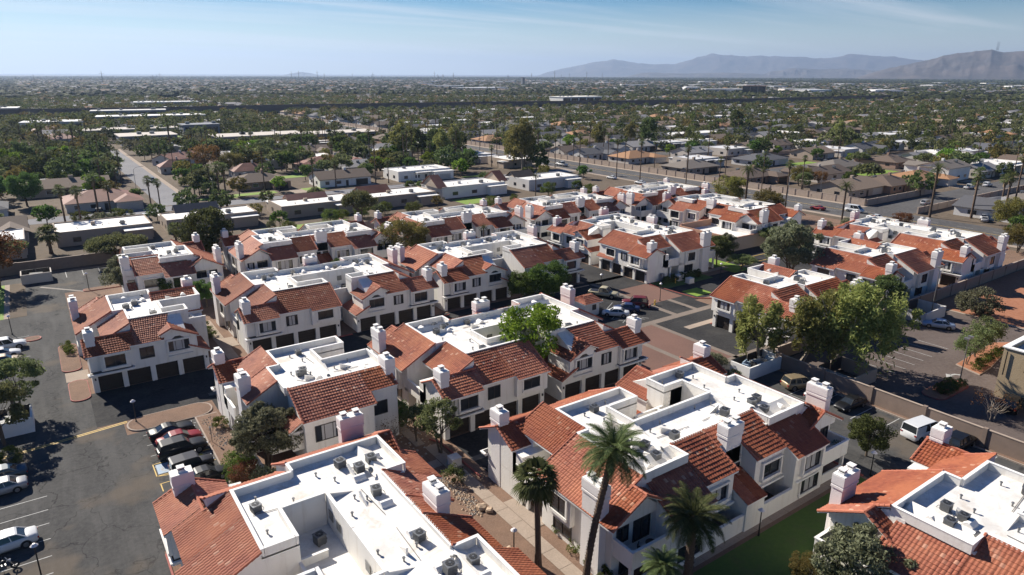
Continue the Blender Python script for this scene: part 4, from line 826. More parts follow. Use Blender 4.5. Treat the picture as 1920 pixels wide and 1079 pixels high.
def date_palm(h, tr, nf, seed, ln=2.9, lf=22, lean=(0, 0), name='date_palm'):
    rs = np.random.default_rng(seed); t = MB(); c = MB()
    pts = [Vector((lean[0] * (k / 6) ** 1.5, lean[1] * (k / 6) ** 1.5, h * k / 6 - .05)) for k in range(7)]
    t.path(pts, [tr * 1.4, tr * 1.02, tr, tr, tr * .97, tr * 1.0, tr * 1.25], 'palmbark', 10)
    for i in range(int(h * 26)):     # leaf-base stubs
        f = i / (h * 26); k = min(5, int(f * 6)); p = pts[k].lerp(pts[k + 1], f * 6 - k); th = i * 2.399; d = Vector((math.cos(th), math.sin(th), 0)); n = Vector((-d.y, d.x, 0)) * .07
        a = p + d * tr * .93; b = p + d * (tr * 1.22) + Vector((0, 0, .14)); t.add([tuple(a - n), tuple(a + n), tuple(b + n * .7), tuple(b - n * .7), tuple(a + Vector((0, 0, .12)))], [(0, 1, 2, 3), (3, 2, 4)], 'thatch' if i % 4 == 0 else 'palmbark')
    top = pts[-1]
    for i in range(nf):
        th = i * 2.399 + rs.uniform(-.15, .15); el = 1.35 - 1.75 * (i / nf) ** .9; L_ = ln * rs.uniform(.85, 1.1); d = Vector((math.cos(th), math.sin(th), 0)); side = Vector((-d.y, d.x, 0)); q = []
        for k in range(9):
            s_ = k / 8; e2 = el - 1.15 * s_ ** 1.4; 
            q.append((q[-1] + (d * math.cos(e2) + Vector((0, 0, math.sin(e2)))) * L_ / 8) if q else Vector(top) + d * tr * .5)
        c.path(q, [.045, .04, .035, .03, .026, .022, .018, .012, .006], 'lf_palm', 3)
        for k in range(lf):
            s_ = .12 + .88 * k / (lf - 1); j = min(7, int(s_ * 8)); p = q[j].lerp(q[j + 1], s_ * 8 - j); td = (q[j + 1] - q[j]).normalized(); l2 = L_ * .2 * math.sin(math.pi * min(1, .18 + s_ * .78)) + .08
            for sg in (-1, 1):
                dd = (side * sg * .8 + td * .75 + Vector((0, 0, .25 - .3 * s_))).normalized(); e = p + dd * l2 + Vector((0, 0, -.12 * l2)); w_ = td * .04
                c.add([tuple(p - w_), tuple(p + w_), tuple(e + w_ * .3), tuple(e - w_ * .3)], [(0, 1, 2, 3)], 'lf_palm')
    r_ = link(name, None); kid('trunk', t.mesh('trunk'), r_); kid('fronds', c.mesh('fronds'), r_); return r_
PROTO['fan_near'] = fan_palm(8.6, .27, 46, 21, 1.75, 12, 1.3, (-.1, .3))
PROTO['date_near'] = date_palm(12.2, .27, 62, 22, 3.0, 30, (1.9, -.6))
PROTO['date_low'] = date_palm(7.6, .34, 56, 23, 2.7, 28)
PROTO['date_mid'] = date_palm(11.5, .24, 40, 24, 2.5, 16)
PROTO['fan_tall'] = fan_palm(15.5, .2, 26, 25, 1.35, 7, 1.0)
PROTO['fan_mid'] = fan_palm(9.5, .22, 28, 26, 1.45, 7, 1.2)
PROTO['fan_low'] = fan_palm(3.2, .25, 34, 27, 1.6, 9, 1.4)
pl = place
# near palms
pl('fan_near', 29.6, 38.3, 'fan palm with short green crown in the gravel before the two-balcony block', 'palm', rz=.2)
pl('date_near', 31.6, 34.5, 'tallest date palm, curved leaning trunk crossing the block wall', 'palm', rz=0)
pl('date_low', 37.3, 28.8, 'lower dark date palm at the edge of the shaded lawn', 'palm')
pl('date_low', 34.0, 28.6, 'date palm at the bottom edge with only its top fronds visible', 'palm', s=.62)
# near trees
pl('olive', 15.2, 66.6, 'silver grey olive tree against the white balcony wall', s=1.12); pl('shrubg', 13.7, 62.9, 'silver grey shrub below the olive tree', 'shrub', s=1.2)
pl('bigb', 12.3, 66.6, 'rounded yellow green bush beside the parked cars', 'bush', s=.95); pl('rust', 12.4, 64.2, 'small bush with rusty orange leaves beside the yellow green bush', 'bush', s=.42)
pl('oliveleaf', 31.9, 59.2, 'leaning dark trunked tree over the shady side path', s=.95); pl('ficus', 30.4, 67.0, 'bright green shrub against the middle block wall', 'bush', s=.42); pl('oliveleaf', 30.9, 62.9, 'grey green tree in the bed before the middle block corner', s=.66); pl('bare', 28.6, 64.3, 'bare twiggy shrub behind the double flue chimney', 'shrub', s=1.2)
pl('ash', 50.4, 67.4, 'leafy bright green tree growing up through the gap of the middle block', s=1.25)
pl('ficus', 73.6, 93.4, 'rounder right-hand tree of the dark green pair by the parking court', s=.95); pl('ficus', 69.9, 96.6, 'lower left-hand tree of the dark green pair by the parking court', s=.72)
pl('olive', 11.0, 139.0, 'grey olive in front of the small back block', s=1.25); pl('ficus', 17.4, 133.4, 'green shrub tree beside the grey olive at the small back block', s=.72); pl('ficus', 21.6, 126.5, 'green bush tree at the end chimney of the first shaded block', s=.62)
pl('dark', 28.6, 157, 'tall dark ficus between the two back row blocks', s=1.45); pl('mesq', 12.6, 170.0, 'wide umbrella shaped tree leaning over the tall shaded wall', s=1.05)
pl('yel', 64.2, 134.0, 'large yellowing tree between the back row blocks', s=1.18); pl('oliveleaf', 66.5, 145, 'grey green crown rising behind the yellowing tree', s=1.1); pl('ficus', 47.5, 127.6, 'green bush tree before the dark ficus block', s=.62)
pl('date_mid', 83.4, 130.6, 'small date palm in the garden strip of the back row', 'palm', s=.55); pl('mesq', 73.5, 180.0, 'pale green feathery tree in front of two flat roofed houses', s=.85, sz=1.5)
pl('euc', 88.6, 47.8, 'largest willowy tree, trunk leaning from the block wall corner', s=1.3, rz=R(-68)); pl('euc2', 82.2, 54.9, 'willowy tree hanging over the refuse yard', s=1.2, rz=R(215)); pl('euc2', 85.2, 50.4, 'middle willowy tree against the half block roof', s=1.35, rz=R(-60))
pl('olive', 121.4, 76.5, 'big round grey olive tree beside the entrance drive', s=1.85); pl('dark', 117.2, 54.9, 'dense dark tree at the corner of the half block by the boundary wall', s=.85); pl('olive', 128.4, 97.2, 'small pale tree behind the entrance lane', s=.8)
pl('dark', 120.6, 93.4, 'dark round tree at the garage court entrance', s=.78); pl('mesq', 121.5, 87.8, 'pale green low tree beside the dark round tree', s=.55)
pl('oliveleaf', -6.2, 95.6, 'open tree over the carpark edge with two slanting stems', s=1.15); pl('oliveleaf', -7.6, 88.6, 'tree shading the white bin enclosure', s=1.1); pl('olive', -12.8, 97, 'grey green tree at the left edge beyond the bin enclosure', s=1.0)
pl('bigb', -7.2, 82.9, 'low bush with yellow patches at the end of the yellow line', 'bush', s=.7); pl('rust', -9.2, 161.5, 'rusty brown tree at the left edge beyond the gate', s=1.5); pl('rust', -12.5, 153.5, 'thin brown tree over the bright lawn at left', s=1.05)
pl('olive', 46.9, 20.3, 'grey olive tree at the bottom balcony of the cut off block', s=1.1); pl('yel', 46.5, 24.0, 'low yellow flowered bush by the cut off block', 'bush', s=.33)
pl('dark', 70.0, 31.9, 'round dark bush below the corner balcony by the parking bays', 'bush', s=.56); pl('shrubg', 131.2, 45.6, 'wide grey green bush on the red earth edge', 'bush', s=2.3); pl('bare', 90.4, 27.6, 'leafless pinkish shrub beyond the block wall', 'shrub', s=1.5)
for i, (x, y, s_) in enumerate([(106.2, 37.0, .95), (110.3, 37.4, 1.05), (114.2, 37.7, 1.1)]): pl('willow', x, y, ['nearest of three feathery trees in the car park island', 'middle of three feathery trees in the car park island', 'farthest of three feathery trees in the car park island'][i], s=s_)
island([(103.8, 34.2), (105.0, 37.8), (119, 38.4), (122, 36.5), (108, 34.4)], 0, 'red_earth'); island(rounded(90.8, 99.2, 33.3, 36.3, 1.2), 0, 'red_earth', curbm='redcurb')
for i in range(9): pl('shrubd' if i % 3 else 'shrub', 93 + (i % 5) * 1.25 + (i // 5) * .6, 34.2 + (i // 5) * 1.0, 'low green bush planted round the car park lamp', 'bush', 'bushes round the car park lamp', s=.8)
for i in range(6): pl('shrub', 105.5 + i * 1.9, 35.4 + .12 * i, 'low green bush under the three feathery trees', 'bush', 'bushes under the feathery trees', s=1.05)
for i, (x, y) in enumerate([(34.0, 41.2), (33.5, 38.2), (33.3, 35.7), (33.2, 34.1), (33.2, 32.7), (34.4, 31.5), (33.0, 30.4)]): pl('shrub', x, y - .3 * (i == 0), 'clipped round green shrub along the chimney wall path', 'shrub', 'clipped shrubs by the chimney wall', s=.8 + .15 * (i % 2))
for i in range(7): pl('shrub' if i % 2 else 'shrubd', 19.4 + (i % 2) * .9 - .9, 109.6 + i * 1.35, 'small green shrub in the gravel strip beside the end chimney', 'shrub', 'shrubs in the gravel strip', s=.72)
for i, (x, y) in enumerate([(-.2, 118.2), (0.1, 116.4), (.2, 114.8)]): pl('shrub', x, y, 'low green shrub in the red kerbed bed at the west end', 'shrub', 'shrubs in the west bed', s=.95)
pl('shrub', 13.2, 78.8, 'single upright green shrub against the white end wall', 'shrub', s=1.2); pl('shrubd', 30.2, 53.4, 'dark shrub beside the pale green utility box', 'shrub', s=1.3); pl('shrubg', 74.2, 56.2, 'reedy grey shrub beside the refuse yard gate', 'shrub', s=1.3); pl('shrubd', 74.6, 53.2, 'small dark bush at the foot of the refuse yard wall', 'shrub', s=1.0); pl('shrub', 9.8, 72.7, 'low shrub by the sign post at the parking bays', 'shrub', s=.5)
for i in range(10): pl('shrubd', 100.5 + i * 1.15, 89.6 + (i % 2) * .9, 'dark shrub along the shaded side wall', 'shrub', 'shrubs along the shaded side wall', s=1.0)
for i in range(14): pl(['shrub', 'shrubd', 'shrubg'][i % 3], 148 + i * 3.1, 97.6 + (i % 3) * .7, 'shrub in the entrance bed with the red kerb', 'shrub', 'shrubs in the entrance bed', s=1.2)
for i in range(16): pl(['shrubd', 'shrubg', 'shrub'][i % 3], 35 + i * 7.9, 129.8 - (i % 2) * 1.6, 'shrub in the garden strip of the back row', 'shrub', 'shrubs in the back row garden strip', s=1.1)
# boulders and pebbles
def boulder(x, y, s_, label, seed, group=None, cat='boulder', name='boulder'):
    rs = np.random.default_rng(seed); import bmesh; bm = bmesh.new(); bmesh.ops.create_icosphere(bm, subdivisions=2, radius=1)
    for v in bm.verts: v.co *= 1 + .28 * math.sin(v.co.x * 3 + seed) * math.cos(v.co.y * 4 + seed * 2) + rs.uniform(-.07, .07); v.co.z *= .7
    me = bpy.data.meshes.new(name); bm.to_mesh(me); bm.free(); me.materials.append(M['boulder']); o = link(name, me, loc=(x, y, s_ * .35), rz=rs.uniform(0, 6), sc=s_); tag(o, label, cat, group); return o
boulder(30.1, 48.0, .5, 'larger pale boulder of the pair beside the path', 1); boulder(30.5, 47.2, .38, 'smaller boulder leaning beside the larger pale one', 2); boulder(28.7, 41.4, .42, 'round boulder nearest the fan palm', 3); boulder(28.5, 40.2, .42, 'angular pale boulder beside the round one near the fan palm', 4); boulder(28.9, 39.4, .28, 'small brown stone at the end of the boulder group', 5); boulder(12.9, 79.7, .35, 'dark flat boulder in the river stones beside the parking bays', 6)
def stones(name, pts, label):
    mb = MB(); rs = np.random.default_rng(9)
    for x, y in pts:
        s_ = rs.uniform(.06, .17); a = rs.uniform(0, 6); V = []
        for k in range(6): V.append((x + math.cos(a + k) * s_ * rs.uniform(.8, 1.2), y + math.sin(a + k) * s_ * rs.uniform(.8, 1.2), .0))
        mb.add(V + [(x, y, s_ * .9)], [(k, (k + 1) % 6, 6) for k in range(6)], 'boulder' if rs.uniform() < .6 else 'grey_conc')
    o = link(name, mb.mesh(name), loc=(0, 0, .13 if 'river' in label and 'bays' in label else 0)); tag(o, label, 'pebbles', kind='stuff')
stones('pebbles', [(29.3 + math.sin(t * 3) * .5 + random.gauss(0, .38), 54.5 - t * 7 + random.gauss(0, .3)) for t in [random.random() for _ in range(420)]], 'strip of river pebbles beside the garden path')
stones('pebbles', [(12.6 + random.gauss(0, .5), 82.2 - t * 8) for t in [random.random() for _ in range(200)]], 'river stones scattered by the parking bays')
stones('pebbles', [(12.0 + random.gauss(0, .9), 62.5 + random.gauss(0, 1.2)) for t in range(200)], 'pale rubble under the olive shrubs')
stones('pebbles', [(31 + random.gauss(0, 1.0), 66 + random.gauss(0, 2.6)) for t in range(160)], 'pale stones under the trees of the shady bed')
stones('pebbles', [(86 + random.gauss(0, 1.0), 51 + random.gauss(0, 1.6)) for t in range(120)], 'pale stones at the corner of the block wall')
# utility boxes, meters, hydrants, signs
def bx(name, x, y, w_, d_, h_, mat, label, cat, rz=0, group=None):
    r_ = link(name, None, loc=(x, y, 0), rz=rz); tag(r_, label, cat, group); a = MB(); a.box(-w_ / 2, w_ / 2, -d_ / 2, d_ / 2, .08, h_, mat); kid('cabinet', a.mesh('cabinet'), r_)
    a = MB(); a.box(-w_ / 2 - .04, w_ / 2 + .04, -d_ / 2 - .04, d_ / 2 + .04, h_, h_ + .06, mat); a.box(-w_ / 2 - .15, w_ / 2 + .15, -d_ / 2 - .15, d_ / 2 + .15, 0, .08, 'grey_conc'); kid('lid', a.mesh('lid'), r_); return r_
bx('utility_box', 31.9, 56.2, 1.1, 1.1, .95, 'hw4', 'pale green utility box beside the shady path', 'utility box'); bx('utility_box', 17.0, 98.9, 1.1, 1.0, .9, 'hw4', 'pale utility box between the first two garage blocks', 'utility box')
bx('utility_box', 104.6, 90.0, 1.5, 1.2, 1.1, 'hw4', 'larger pale utility box on the strip by the yellow bollards', 'utility box'); bx('utility_box', 104.9, 87.4, 1.4, 1.1, 1.0, 'hw4', 'pale utility box nearest the corner lawn', 'utility box'); bx('utility_box', 101.0, 91.2, .7, .5, 1.6, 'hw3', 'narrow green electric cabinet against the side wall', 'utility box')
def bollard(x, y, label, mat='yellow', h_=1.0):
    r_ = link('bollard', None, loc=(x, y, 0)); tag(r_, label, 'bollard'); a = MB(); a.tube((0, 0, 0), (0, 0, h_), .1, .1, mat, 10); kid('post', a.mesh('post'), r_); a = MB(); a.tube((0, 0, h_), (0, 0, h_ + .05), .1, .04, mat, 10); kid('cap', a.mesh('cap'), r_)
bollard(103.2, 92.2, 'yellow bollard left of the larger utility box'); bollard(102.4, 88.9, 'yellow bollard between the utility boxes')
def hydrant(x, y, label):
    r_ = link('fire_hydrant', None, loc=(x, y, 0)); tag(r_, label, 'hydrant'); a = MB(); a.tube((0, 0, 0), (0, 0, .1), .2, .2, 'yellow'); a.tube((0, 0, .1), (0, 0, .85), .13, .13, 'yellow'); a.tube((0, 0, .85), (0, 0, 1.05), .17, .05, 'yellow'); kid('body', a.mesh('body'), r_)
    for sg in (-1, 1): a = MB(); a.tube((0, 0, .62), (sg * .26, 0, .62), .075, .075, 'yellow'); kid('nozzle', a.mesh('nozzle'), r_)
hydrant(93.5, 71.0, 'yellow fire hydrant by the red kerb of the wide entry path'); hydrant(88.9, 81.6, 'yellow fire hydrant behind the red sport utility car')
def lamp(x, y, h_, label, kind='globe', pm='black', rz=0):
    r_ = link('street_lamp', None, loc=(x, y, 0), rz=rz); tag(r_, label, 'street lamp')
    a = MB(); a.tube((0, 0, 0), (0, 0, .25), .12, .1, pm); a.tube((0, 0, .25), (0, 0, h_), .065 if h_ < 4 else .09, .05 if h_ < 4 else .06, pm); kid('pole', a.mesh('pole'), r_)
    if kind == 'globe': a = MB(); a.tube((0, 0, h_), (0, 0, h_ + .1), .16, .3, 'lampg', 12); a.tube((0, 0, h_ + .1), (0, 0, h_ + .3), .3, .1, 'lampg', 12); kid('lamp_head', a.mesh('lamp_head'), r_)
    elif kind == 'box':
        for sg in (-1, 1): a = MB(); a.box(sg * .55 - .25, sg * .55 + .25, -.3, .3, h_ - .05, h_ + .2, 'pole'); kid('lamp_head', a.mesh('lamp_head'), r_)
        a = MB(); a.box(-.5, .5, -.04, .04, h_ - .02, h_ + .05, pm); kid('arm', a.mesh('arm'), r_)
    else:
        a = MB(); a.path([(0, 0, h_), (.8, 0, h_ + .7), (2.6, 0, h_ + 1.0)], [.06, .05, .045], pm, 6); kid('arm', a.mesh('arm'), r_); a = MB(); a.box(2.5, 3.3, -.14, .14, h_ + .93, h_ + 1.08, 'pole'); kid('lamp_head', a.mesh('lamp_head'), r_)
    return r_
lamp(5.2, 86.0, 2.7, 'black lamp post on the gravel island by the parked cars'); lamp(-5.0, 60.6, 3.2, 'black lamp post at the bottom left corner by the motorcycle'); lamp(5.2, 150.2, 3.2, 'dark lamp post on the island of the back parking bays'); lamp(-7.0, 129.8, 3.0, 'dark lamp post beyond the row of pale cars')
lamp(22.5, 109.5, 2.6, 'dark lamp post beside the path by the first balcony'); lamp(28.7, 40.6, 2.6, 'thin lamp post beside the fan palm path'); lamp(48.6, 30.2, 2.6, 'short lamp post on the shaded lawn path'); lamp(66.6, 29.6, 2.6, 'lamp post where the lawn path meets the parking bays')
lamp(91.5, 82.8, 3.2, 'lamp post on the red brick crossing'); lamp(86.5, 93.5, 3.2, 'lamp post behind the flatbed truck'); lamp(112.6, 86.0, 3.0, 'lamp post before the shaded side wall'); lamp(118.0, 75.0, 3.0, 'lamp post near the yellow gate line')
lamp(98.6, 34.6, 6.6, 'tall twin headed lamp in the car park island', 'box', 'pole'); lamp(125.6, 50.6, 8.5, 'very tall pole lamp rising by the dark bin enclosure', 'box', 'pole'); lamp(196, 127, 9.5, 'white street lamp arching over the avenue by the red car', 'arm', 'white'); lamp(219.5, 130, 9, 'street lamp on the far side of the avenue', 'arm', 'pole', 3.1); lamp(300, 113, 9, 'white street lamp at the far end of the side street', 'arm', 'white', -1.5)
lamp(28.6, 268, 8.5, 'street lamp on the pale residential street', 'arm', 'pole', 0); lamp(45, 225.5, 8, 'street lamp beside the flat roofed houses', 'arm', 'pole', 1.5)
def sign(x, y, h_, w_, mat, label, rz=0, octo=False):
    r_ = link('road_sign', None, loc=(x, y, 0), rz=rz); tag(r_, label, 'sign'); a = MB(); a.tube((0, 0, 0), (0, 0, h_), .035, .035, 'pole', 6); kid('post', a.mesh('post'), r_)
    a = MB()
    if octo: a.prism([(w_ * math.cos(R(22.5 + 45 * k)), h_ - w_ + w_ * math.sin(R(22.5 + 45 * k))) for k in range(8)], .04, .06, 'y', mat)
    else: a.box(-w_ / 2, w_ / 2, .04, .06, h_ - .5, h_, mat)
    kid('plate', a.mesh('plate'), r_)
sign(11.6, 75.8, 2.0, .3, 'blue', 'narrow blue parking sign on a thin post by the accessible bay', 1.2); sign(219.6, 96, 2.6, .42, 'redcurb', 'red stop sign at the avenue corner', .3, True); sign(211, 128, 2.4, .4, 'redcurb', 'red stop sign before the pale panelled wall', .3, True)
# the mailbox kiosk
k = link('mail_kiosk', None, loc=(75.6, 85.2, 0)); tag(k, 'small white mailbox kiosk with a hipped dark tiled roof by the parking court', 'kiosk')
a = MB(); a.box(-1.6, 1.6, -1.5, 1.5, 0, 2.5, 'wall'); kid('wall', a.mesh('wall'), k); a = MB(); 
for sg in (-1, 1): tile_slope(a, (-2.0, sg * 2.0, 2.45), (2.0, sg * 2.0, 2.45), (1.0, 0, 3.5), (-1.0, 0, 3.5)); tile_slope(a, (sg * 2.0, -2.0, 2.45), (sg * 2.0, 2.0, 2.45), (sg * 1.0, .01, 3.5), (sg * 1.0, -.01, 3.5))
kid('roof', a.mesh('roof'), k)
a = MB(); a.box(.0, .9, -1.53, -1.5, 1.0, 2.0, 'frame'); kid('window', a.mesh('window'), k)
# clubhouse
c = link('clubhouse', None, loc=(136, 95, 0)); tag(c, 'single storey salmon clubhouse with flat white roof and brown parapet', 'clubhouse'); sm = 'hw5'
M['salmon'] = stucco('salmon_stucco', (.50, .29, .20), .2)
a = MB(); a.box(-9, 9, -5, 9, 0, 3.0, 'hw0'); a.box(-9, -8.7, -5, 9, 3, 4.2, 'salmon'); a.box(8.7, 9, -5, 9, 3, 4.2, 'salmon'); a.box(-8.7, 8.7, 8.7, 9, 3, 4.6, 'salmon'); a.box(-8.7, 8.7, -5, -4.7, 3.0, 3.3, 'salmon'); kid('wall', a.mesh('wall'), c)
a = MB(); a.box(-8.7, 8.7, -4.7, 8.7, 2.9, 3.02, 'roofw'); kid('flat_roof', a.mesh('flat_roof'), c)
c.location = (139, 104, 0)

# ------------------------------------------------------------------ air conditioners
def ac_unit():
    r_ = link('air_conditioner', None); a = MB(); a.box(-.42, .42, -.42, .42, .1, .86, 'metal')
    for i in range(14): z_ = .16 + .045 * i; a.box(-.435, .435, -.435, .435, z_, z_ + .018, 'metal')
    a.box(-.47, .47, -.47, .47, .86, .93, 'metal'); a.box(-.36, -.2, -.36, .36, 0, .1, 'frame'); a.box(.2, .36, -.36, .36, 0, .1, 'frame'); kid('casing', a.mesh('casing'), r_)
    a = MB(); a.tube((0, 0, .93), (0, 0, .955), .36, .36, 'dark', 16); 
    for k in range(8): t_ = k * math.pi / 4; a.tube((0, 0, .97), (math.cos(t_) * .37, math.sin(t_) * .37, .96), .012, .012, 'metal', 4, False)
    a.tube((0, 0, .955), (0, 0, .99), .1, .09, 'metal', 10); kid('fan_grille', a.mesh('fan_grille'), r_)
    a = MB(); a.path([(.42, .1, .3), (.65, .1, .28), (.8, .15, .02)], [.03, .03, .03], 'frame', 5); kid('pipe', a.mesh('pipe'), r_); return r_
acp = ac_unit(); first = True
SHORT = ['the block alone west of the garden strip', 'the second shaded garage block', 'the middle block with the bright green tree', 'the block behind the dark green tree pair', 'the block with sunlit garage doors', 'the nearest bottom edge block', 'the palm fronted block', 'the block cut off bottom right', 'the small broad sloped half block', 'the small back parking block', 'the dark ficus block', 'the block right of the yellowing tree', 'the third back row block', 'the last back row block', 'the block behind the clubhouse', 'the half block by the refuse yard', 'the half block beside the olive tree', 'the long street corner block']
for (lab, spots), sh in zip(AC_SPOTS, SHORT):
    for (p,) in spots:
        o = acp if first else copy_tree(acp); first = False
        o.location = p; o.rotation_euler[2] = random.choice((0, .2, 1.57, -.15)); s_ = random.uniform(.74, .9); o.scale = (s_, s_, s_ * random.uniform(.85, 1.1))
        if 'dwelling' in o: pass
        tag(o, 'grey air conditioner on the roof of ' + sh, 'air conditioner', 'air conditioners on ' + sh)

# patio and balcony furniture
def furniture(name, x, y, z, rz, label, cat, kind, mat='frame'):
    r_ = link(name, None, loc=(x, y, z), rz=rz); tag(r_, label, cat)
    if kind == 'table':
        a = MB(); a.tube((0, 0, .68), (0, 0, .72), .5, .5, mat, 16); kid('table_top', a.mesh('table_top'), r_)
        for k in range(4): a = MB(); t_ = k * math.pi / 2 + .4; a.tube((math.cos(t_) * .18, math.sin(t_) * .18, .68), (math.cos(t_) * .4, math.sin(t_) * .4, 0), .02, .02, mat, 5); kid('leg', a.mesh('leg'), r_)
    elif kind == 'chair':
        a = MB(); a.box(-.24, .24, -.24, .24, .42, .46, mat); kid('seat', a.mesh('seat'), r_); a = MB(); a.box(-.24, .24, .21, .25, .46, .92, mat); kid('backrest', a.mesh('backrest'), r_)
        for sx_ in (-.2, .2):
            for sy_ in (-.2, .2): a = MB(); a.tube((sx_, sy_, 0), (sx_, sy_, .42), .018, .018, mat, 5); kid('leg', a.mesh('leg'), r_)
    else:
        a = MB(); a.tube((0, 0, 0), (0, 0, .42), .16, .22, 'hw5', 12); kid('pot', a.mesh('pot'), r_)
        rs_ = np.random.default_rng(int(x * 10)); a = MB(); V, F = leaf_quads(rs_.normal(size=(70, 3)) * .2 + np.array([0, 0, .75]), .16, rs_, .4); a.grid(V, F, np.zeros((len(V), 2)), 'lf_bush'); kid('foliage', a.mesh('foliage'), r_)
furniture('patio_table', 51.9, 32.6, 0, .3, 'round pale table on the walled patio beside the little store', 'table', 'table', 'metal')
furniture('patio_chair', 52.7, 33.2, 0, -.9, 'dark chair on the walled patio beside the round table', 'chair', 'chair'); furniture('patio_chair', 51.1, 33.1, 0, .8, 'second patio chair between the round table and the little store', 'chair', 'chair')
furniture('balcony_chair', 35.6, 32.4, 2.6, .5, 'dark chair on the shaded corner balcony behind the leaning palm', 'chair', 'chair'); furniture('balcony_table', 36.6, 32.2, 2.6, 0, 'small dark table on the shaded corner balcony behind the leaning palm', 'table', 'table')
furniture('potted_plant', 64.0, 32.3, 2.6, 0, 'potted plant on the corner balcony above the parking bays', 'plant', 'pot'); furniture('balcony_chair', 103.5, 93.2, 2.7, 1.2, 'dark chair on the long side balcony of the sunlit garage block', 'chair', 'chair'); furniture('potted_plant', 105.6, 92.9, 2.7, 0, 'potted plant on the long side balcony of the sunlit garage block', 'plant', 'pot')
furniture('balcony_chair', 23.2, 106.0, 2.7, -1.4, 'dark chair on the first shaded garden balcony', 'chair', 'chair'); furniture('potted_plant', 35.0, 68.4, 2.7, 0, 'potted plant on the middle block end balcony', 'plant', 'pot')
# ------------------------------------------------------------------ vehicles
PAINT = {}
def paint(name, c, metal=.0, r=.42):
    m, nt, b = new_mat(name); g = geo(nt)
    L(nt, mix(nt, noise(nt, 1.5, 3, g), c, tuple(x * .85 for x in c)), b.inputs['Base Color']); b.inputs['Roughness'].default_value = r; b.inputs['Metallic'].default_value = metal; b.inputs['Specular IOR Level'].default_value = .3; b.inputs['Coat Weight'].default_value = .12; b.inputs['Coat Roughness'].default_value = .15; M[name] = m
for n_, c in dict(p_white=(.62, .63, .64), p_black=(.008, .008, .009), p_grey=(.025, .025, .03), p_silver=(.34, .34, .35), p_red=(.22, .015, .02), p_darkred=(.12, .012, .016), p_paleblue=(.36, .44, .56), p_blue=(.02, .035, .10), p_gold=(.34, .27, .19), p_tan=(.27, .21, .13), p_teal=(.03, .07, .11), p_cream=(.42, .38, .26)).items(): paint(n_, c, .3 if n_ in ('p_silver', 'p_gold', 'p_tan', 'p_grey') else 0)
M['carglass'] = glass('car_glass', (.01, .013, .016), .05); M['tyre'] = plain('tyre_rubber', (.012, .012, .012), .9); M['rim'] = plain('alloy_rim', (.3, .3, .31), .35, .8); M['lampr'] = plain('tail_lamp_red', (.25, .01, .01), .25); M['lampw'] = plain('head_lamp', (.6, .62, .65), .15)
# stations: x, half width, bottom, shoulder height, top-centre height
SPEC = {
 'sedan': dict(L=4.7, st=[(-2.35, .72, .35, .72, .86), (-2.2, .85, .22, .84, .97), (-1.5, .90, .2, .90, 1.02), (-.2, .91, .2, .90, .98), (.9, .91, .2, .86, .97), (1.7, .87, .2, .76, .88), (2.2, .78, .24, .62, .72), (2.35, .62, .34, .52, .58)], cab=(-1.75, 1.15, -.95, .35, 1.43, .80, .62), wh=(-1.42, 1.42, .33)),
 'suv': dict(L=4.7, st=[(-2.3, .78, .42, .95, 1.05), (-2.2, .90, .32, 1.0, 1.1), (-1.2, .94, .28, 1.02, 1.1), (.6, .94, .28, 1.0, 1.1), (1.0, .94, .28, .98, 1.1), (1.9, .92, .3, .90, 1.02), (2.25, .84, .35, .8, .88), (2.35, .7, .4, .66, .7)], cab=(-2.2, 1.0, -1.9, .35, 1.74, .85, .70), wh=(-1.4, 1.42, .38)),
 'van': dict(L=5.1, st=[(-2.55, .88, .4, 1.1, 1.15), (-2.5, .96, .3, 1.15, 1.2), (-1.2, .98, .28, 1.15, 1.2), (1.2, .98, .28, 1.12, 1.2), (1.9, .95, .3, 1.0, 1.12), (2.4, .88, .35, .85, .92), (2.55, .74, .4, .7, .74)], cab=(-2.5, 1.85, -2.42, .95, 2.05, .93, .82), wh=(-1.6, 1.6, .35)),
 'pickup': dict(L=5.4, st=[(-2.7, .86, .5, .98, 1.0), (-2.6, .94, .4, 1.0, 1.02), (-.3, .95, .36, 1.0, 1.02), (.2, .95, .36, 1.0, 1.06), (1.1, .95, .36, 1.0, 1.1), (2.3, .92, .4, .95, 1.06), (2.65, .84, .45, .85, .9), (2.7, .75, .5, .75, .8)], cab=(-.75, 1.3, -.6, .6, 1.78, .86, .72), wh=(-1.75, 1.75, .4)),
 'coupe': dict(L=4.7, st=[(-2.35, .74, .35, .78, .86), (-2.2, .90, .22, .92, 1.0), (-1.4, .95, .2, .96, 1.04), (-.2, .94, .2, .90, .97), (.9, .93, .2, .86, .96), (1.8, .91, .2, .78, .88), (2.2, .84, .24, .66, .74), (2.35, .66, .34, .55, .6)], cab=(-1.9, .85, -.85, .05, 1.34, .80, .60), wh=(-1.42, 1.45, .35)),
 'jeep': dict(L=4.2, st=[(-2.0, .80, .5, 1.05, 1.08), (-1.95, .86, .45, 1.08, 1.12), (0, .86, .45, 1.08, 1.12), (.7, .86, .45, 1.08, 1.14), (.9, .74, .5, 1.05, 1.14), (1.9, .66, .55, 1.0, 1.08), (2.0, .6, .6, .95, 1.0)], cab=(-1.95, .85, -1.88, .6, 1.82, .82, .76), wh=(-1.3, 1.4, .42)),
}
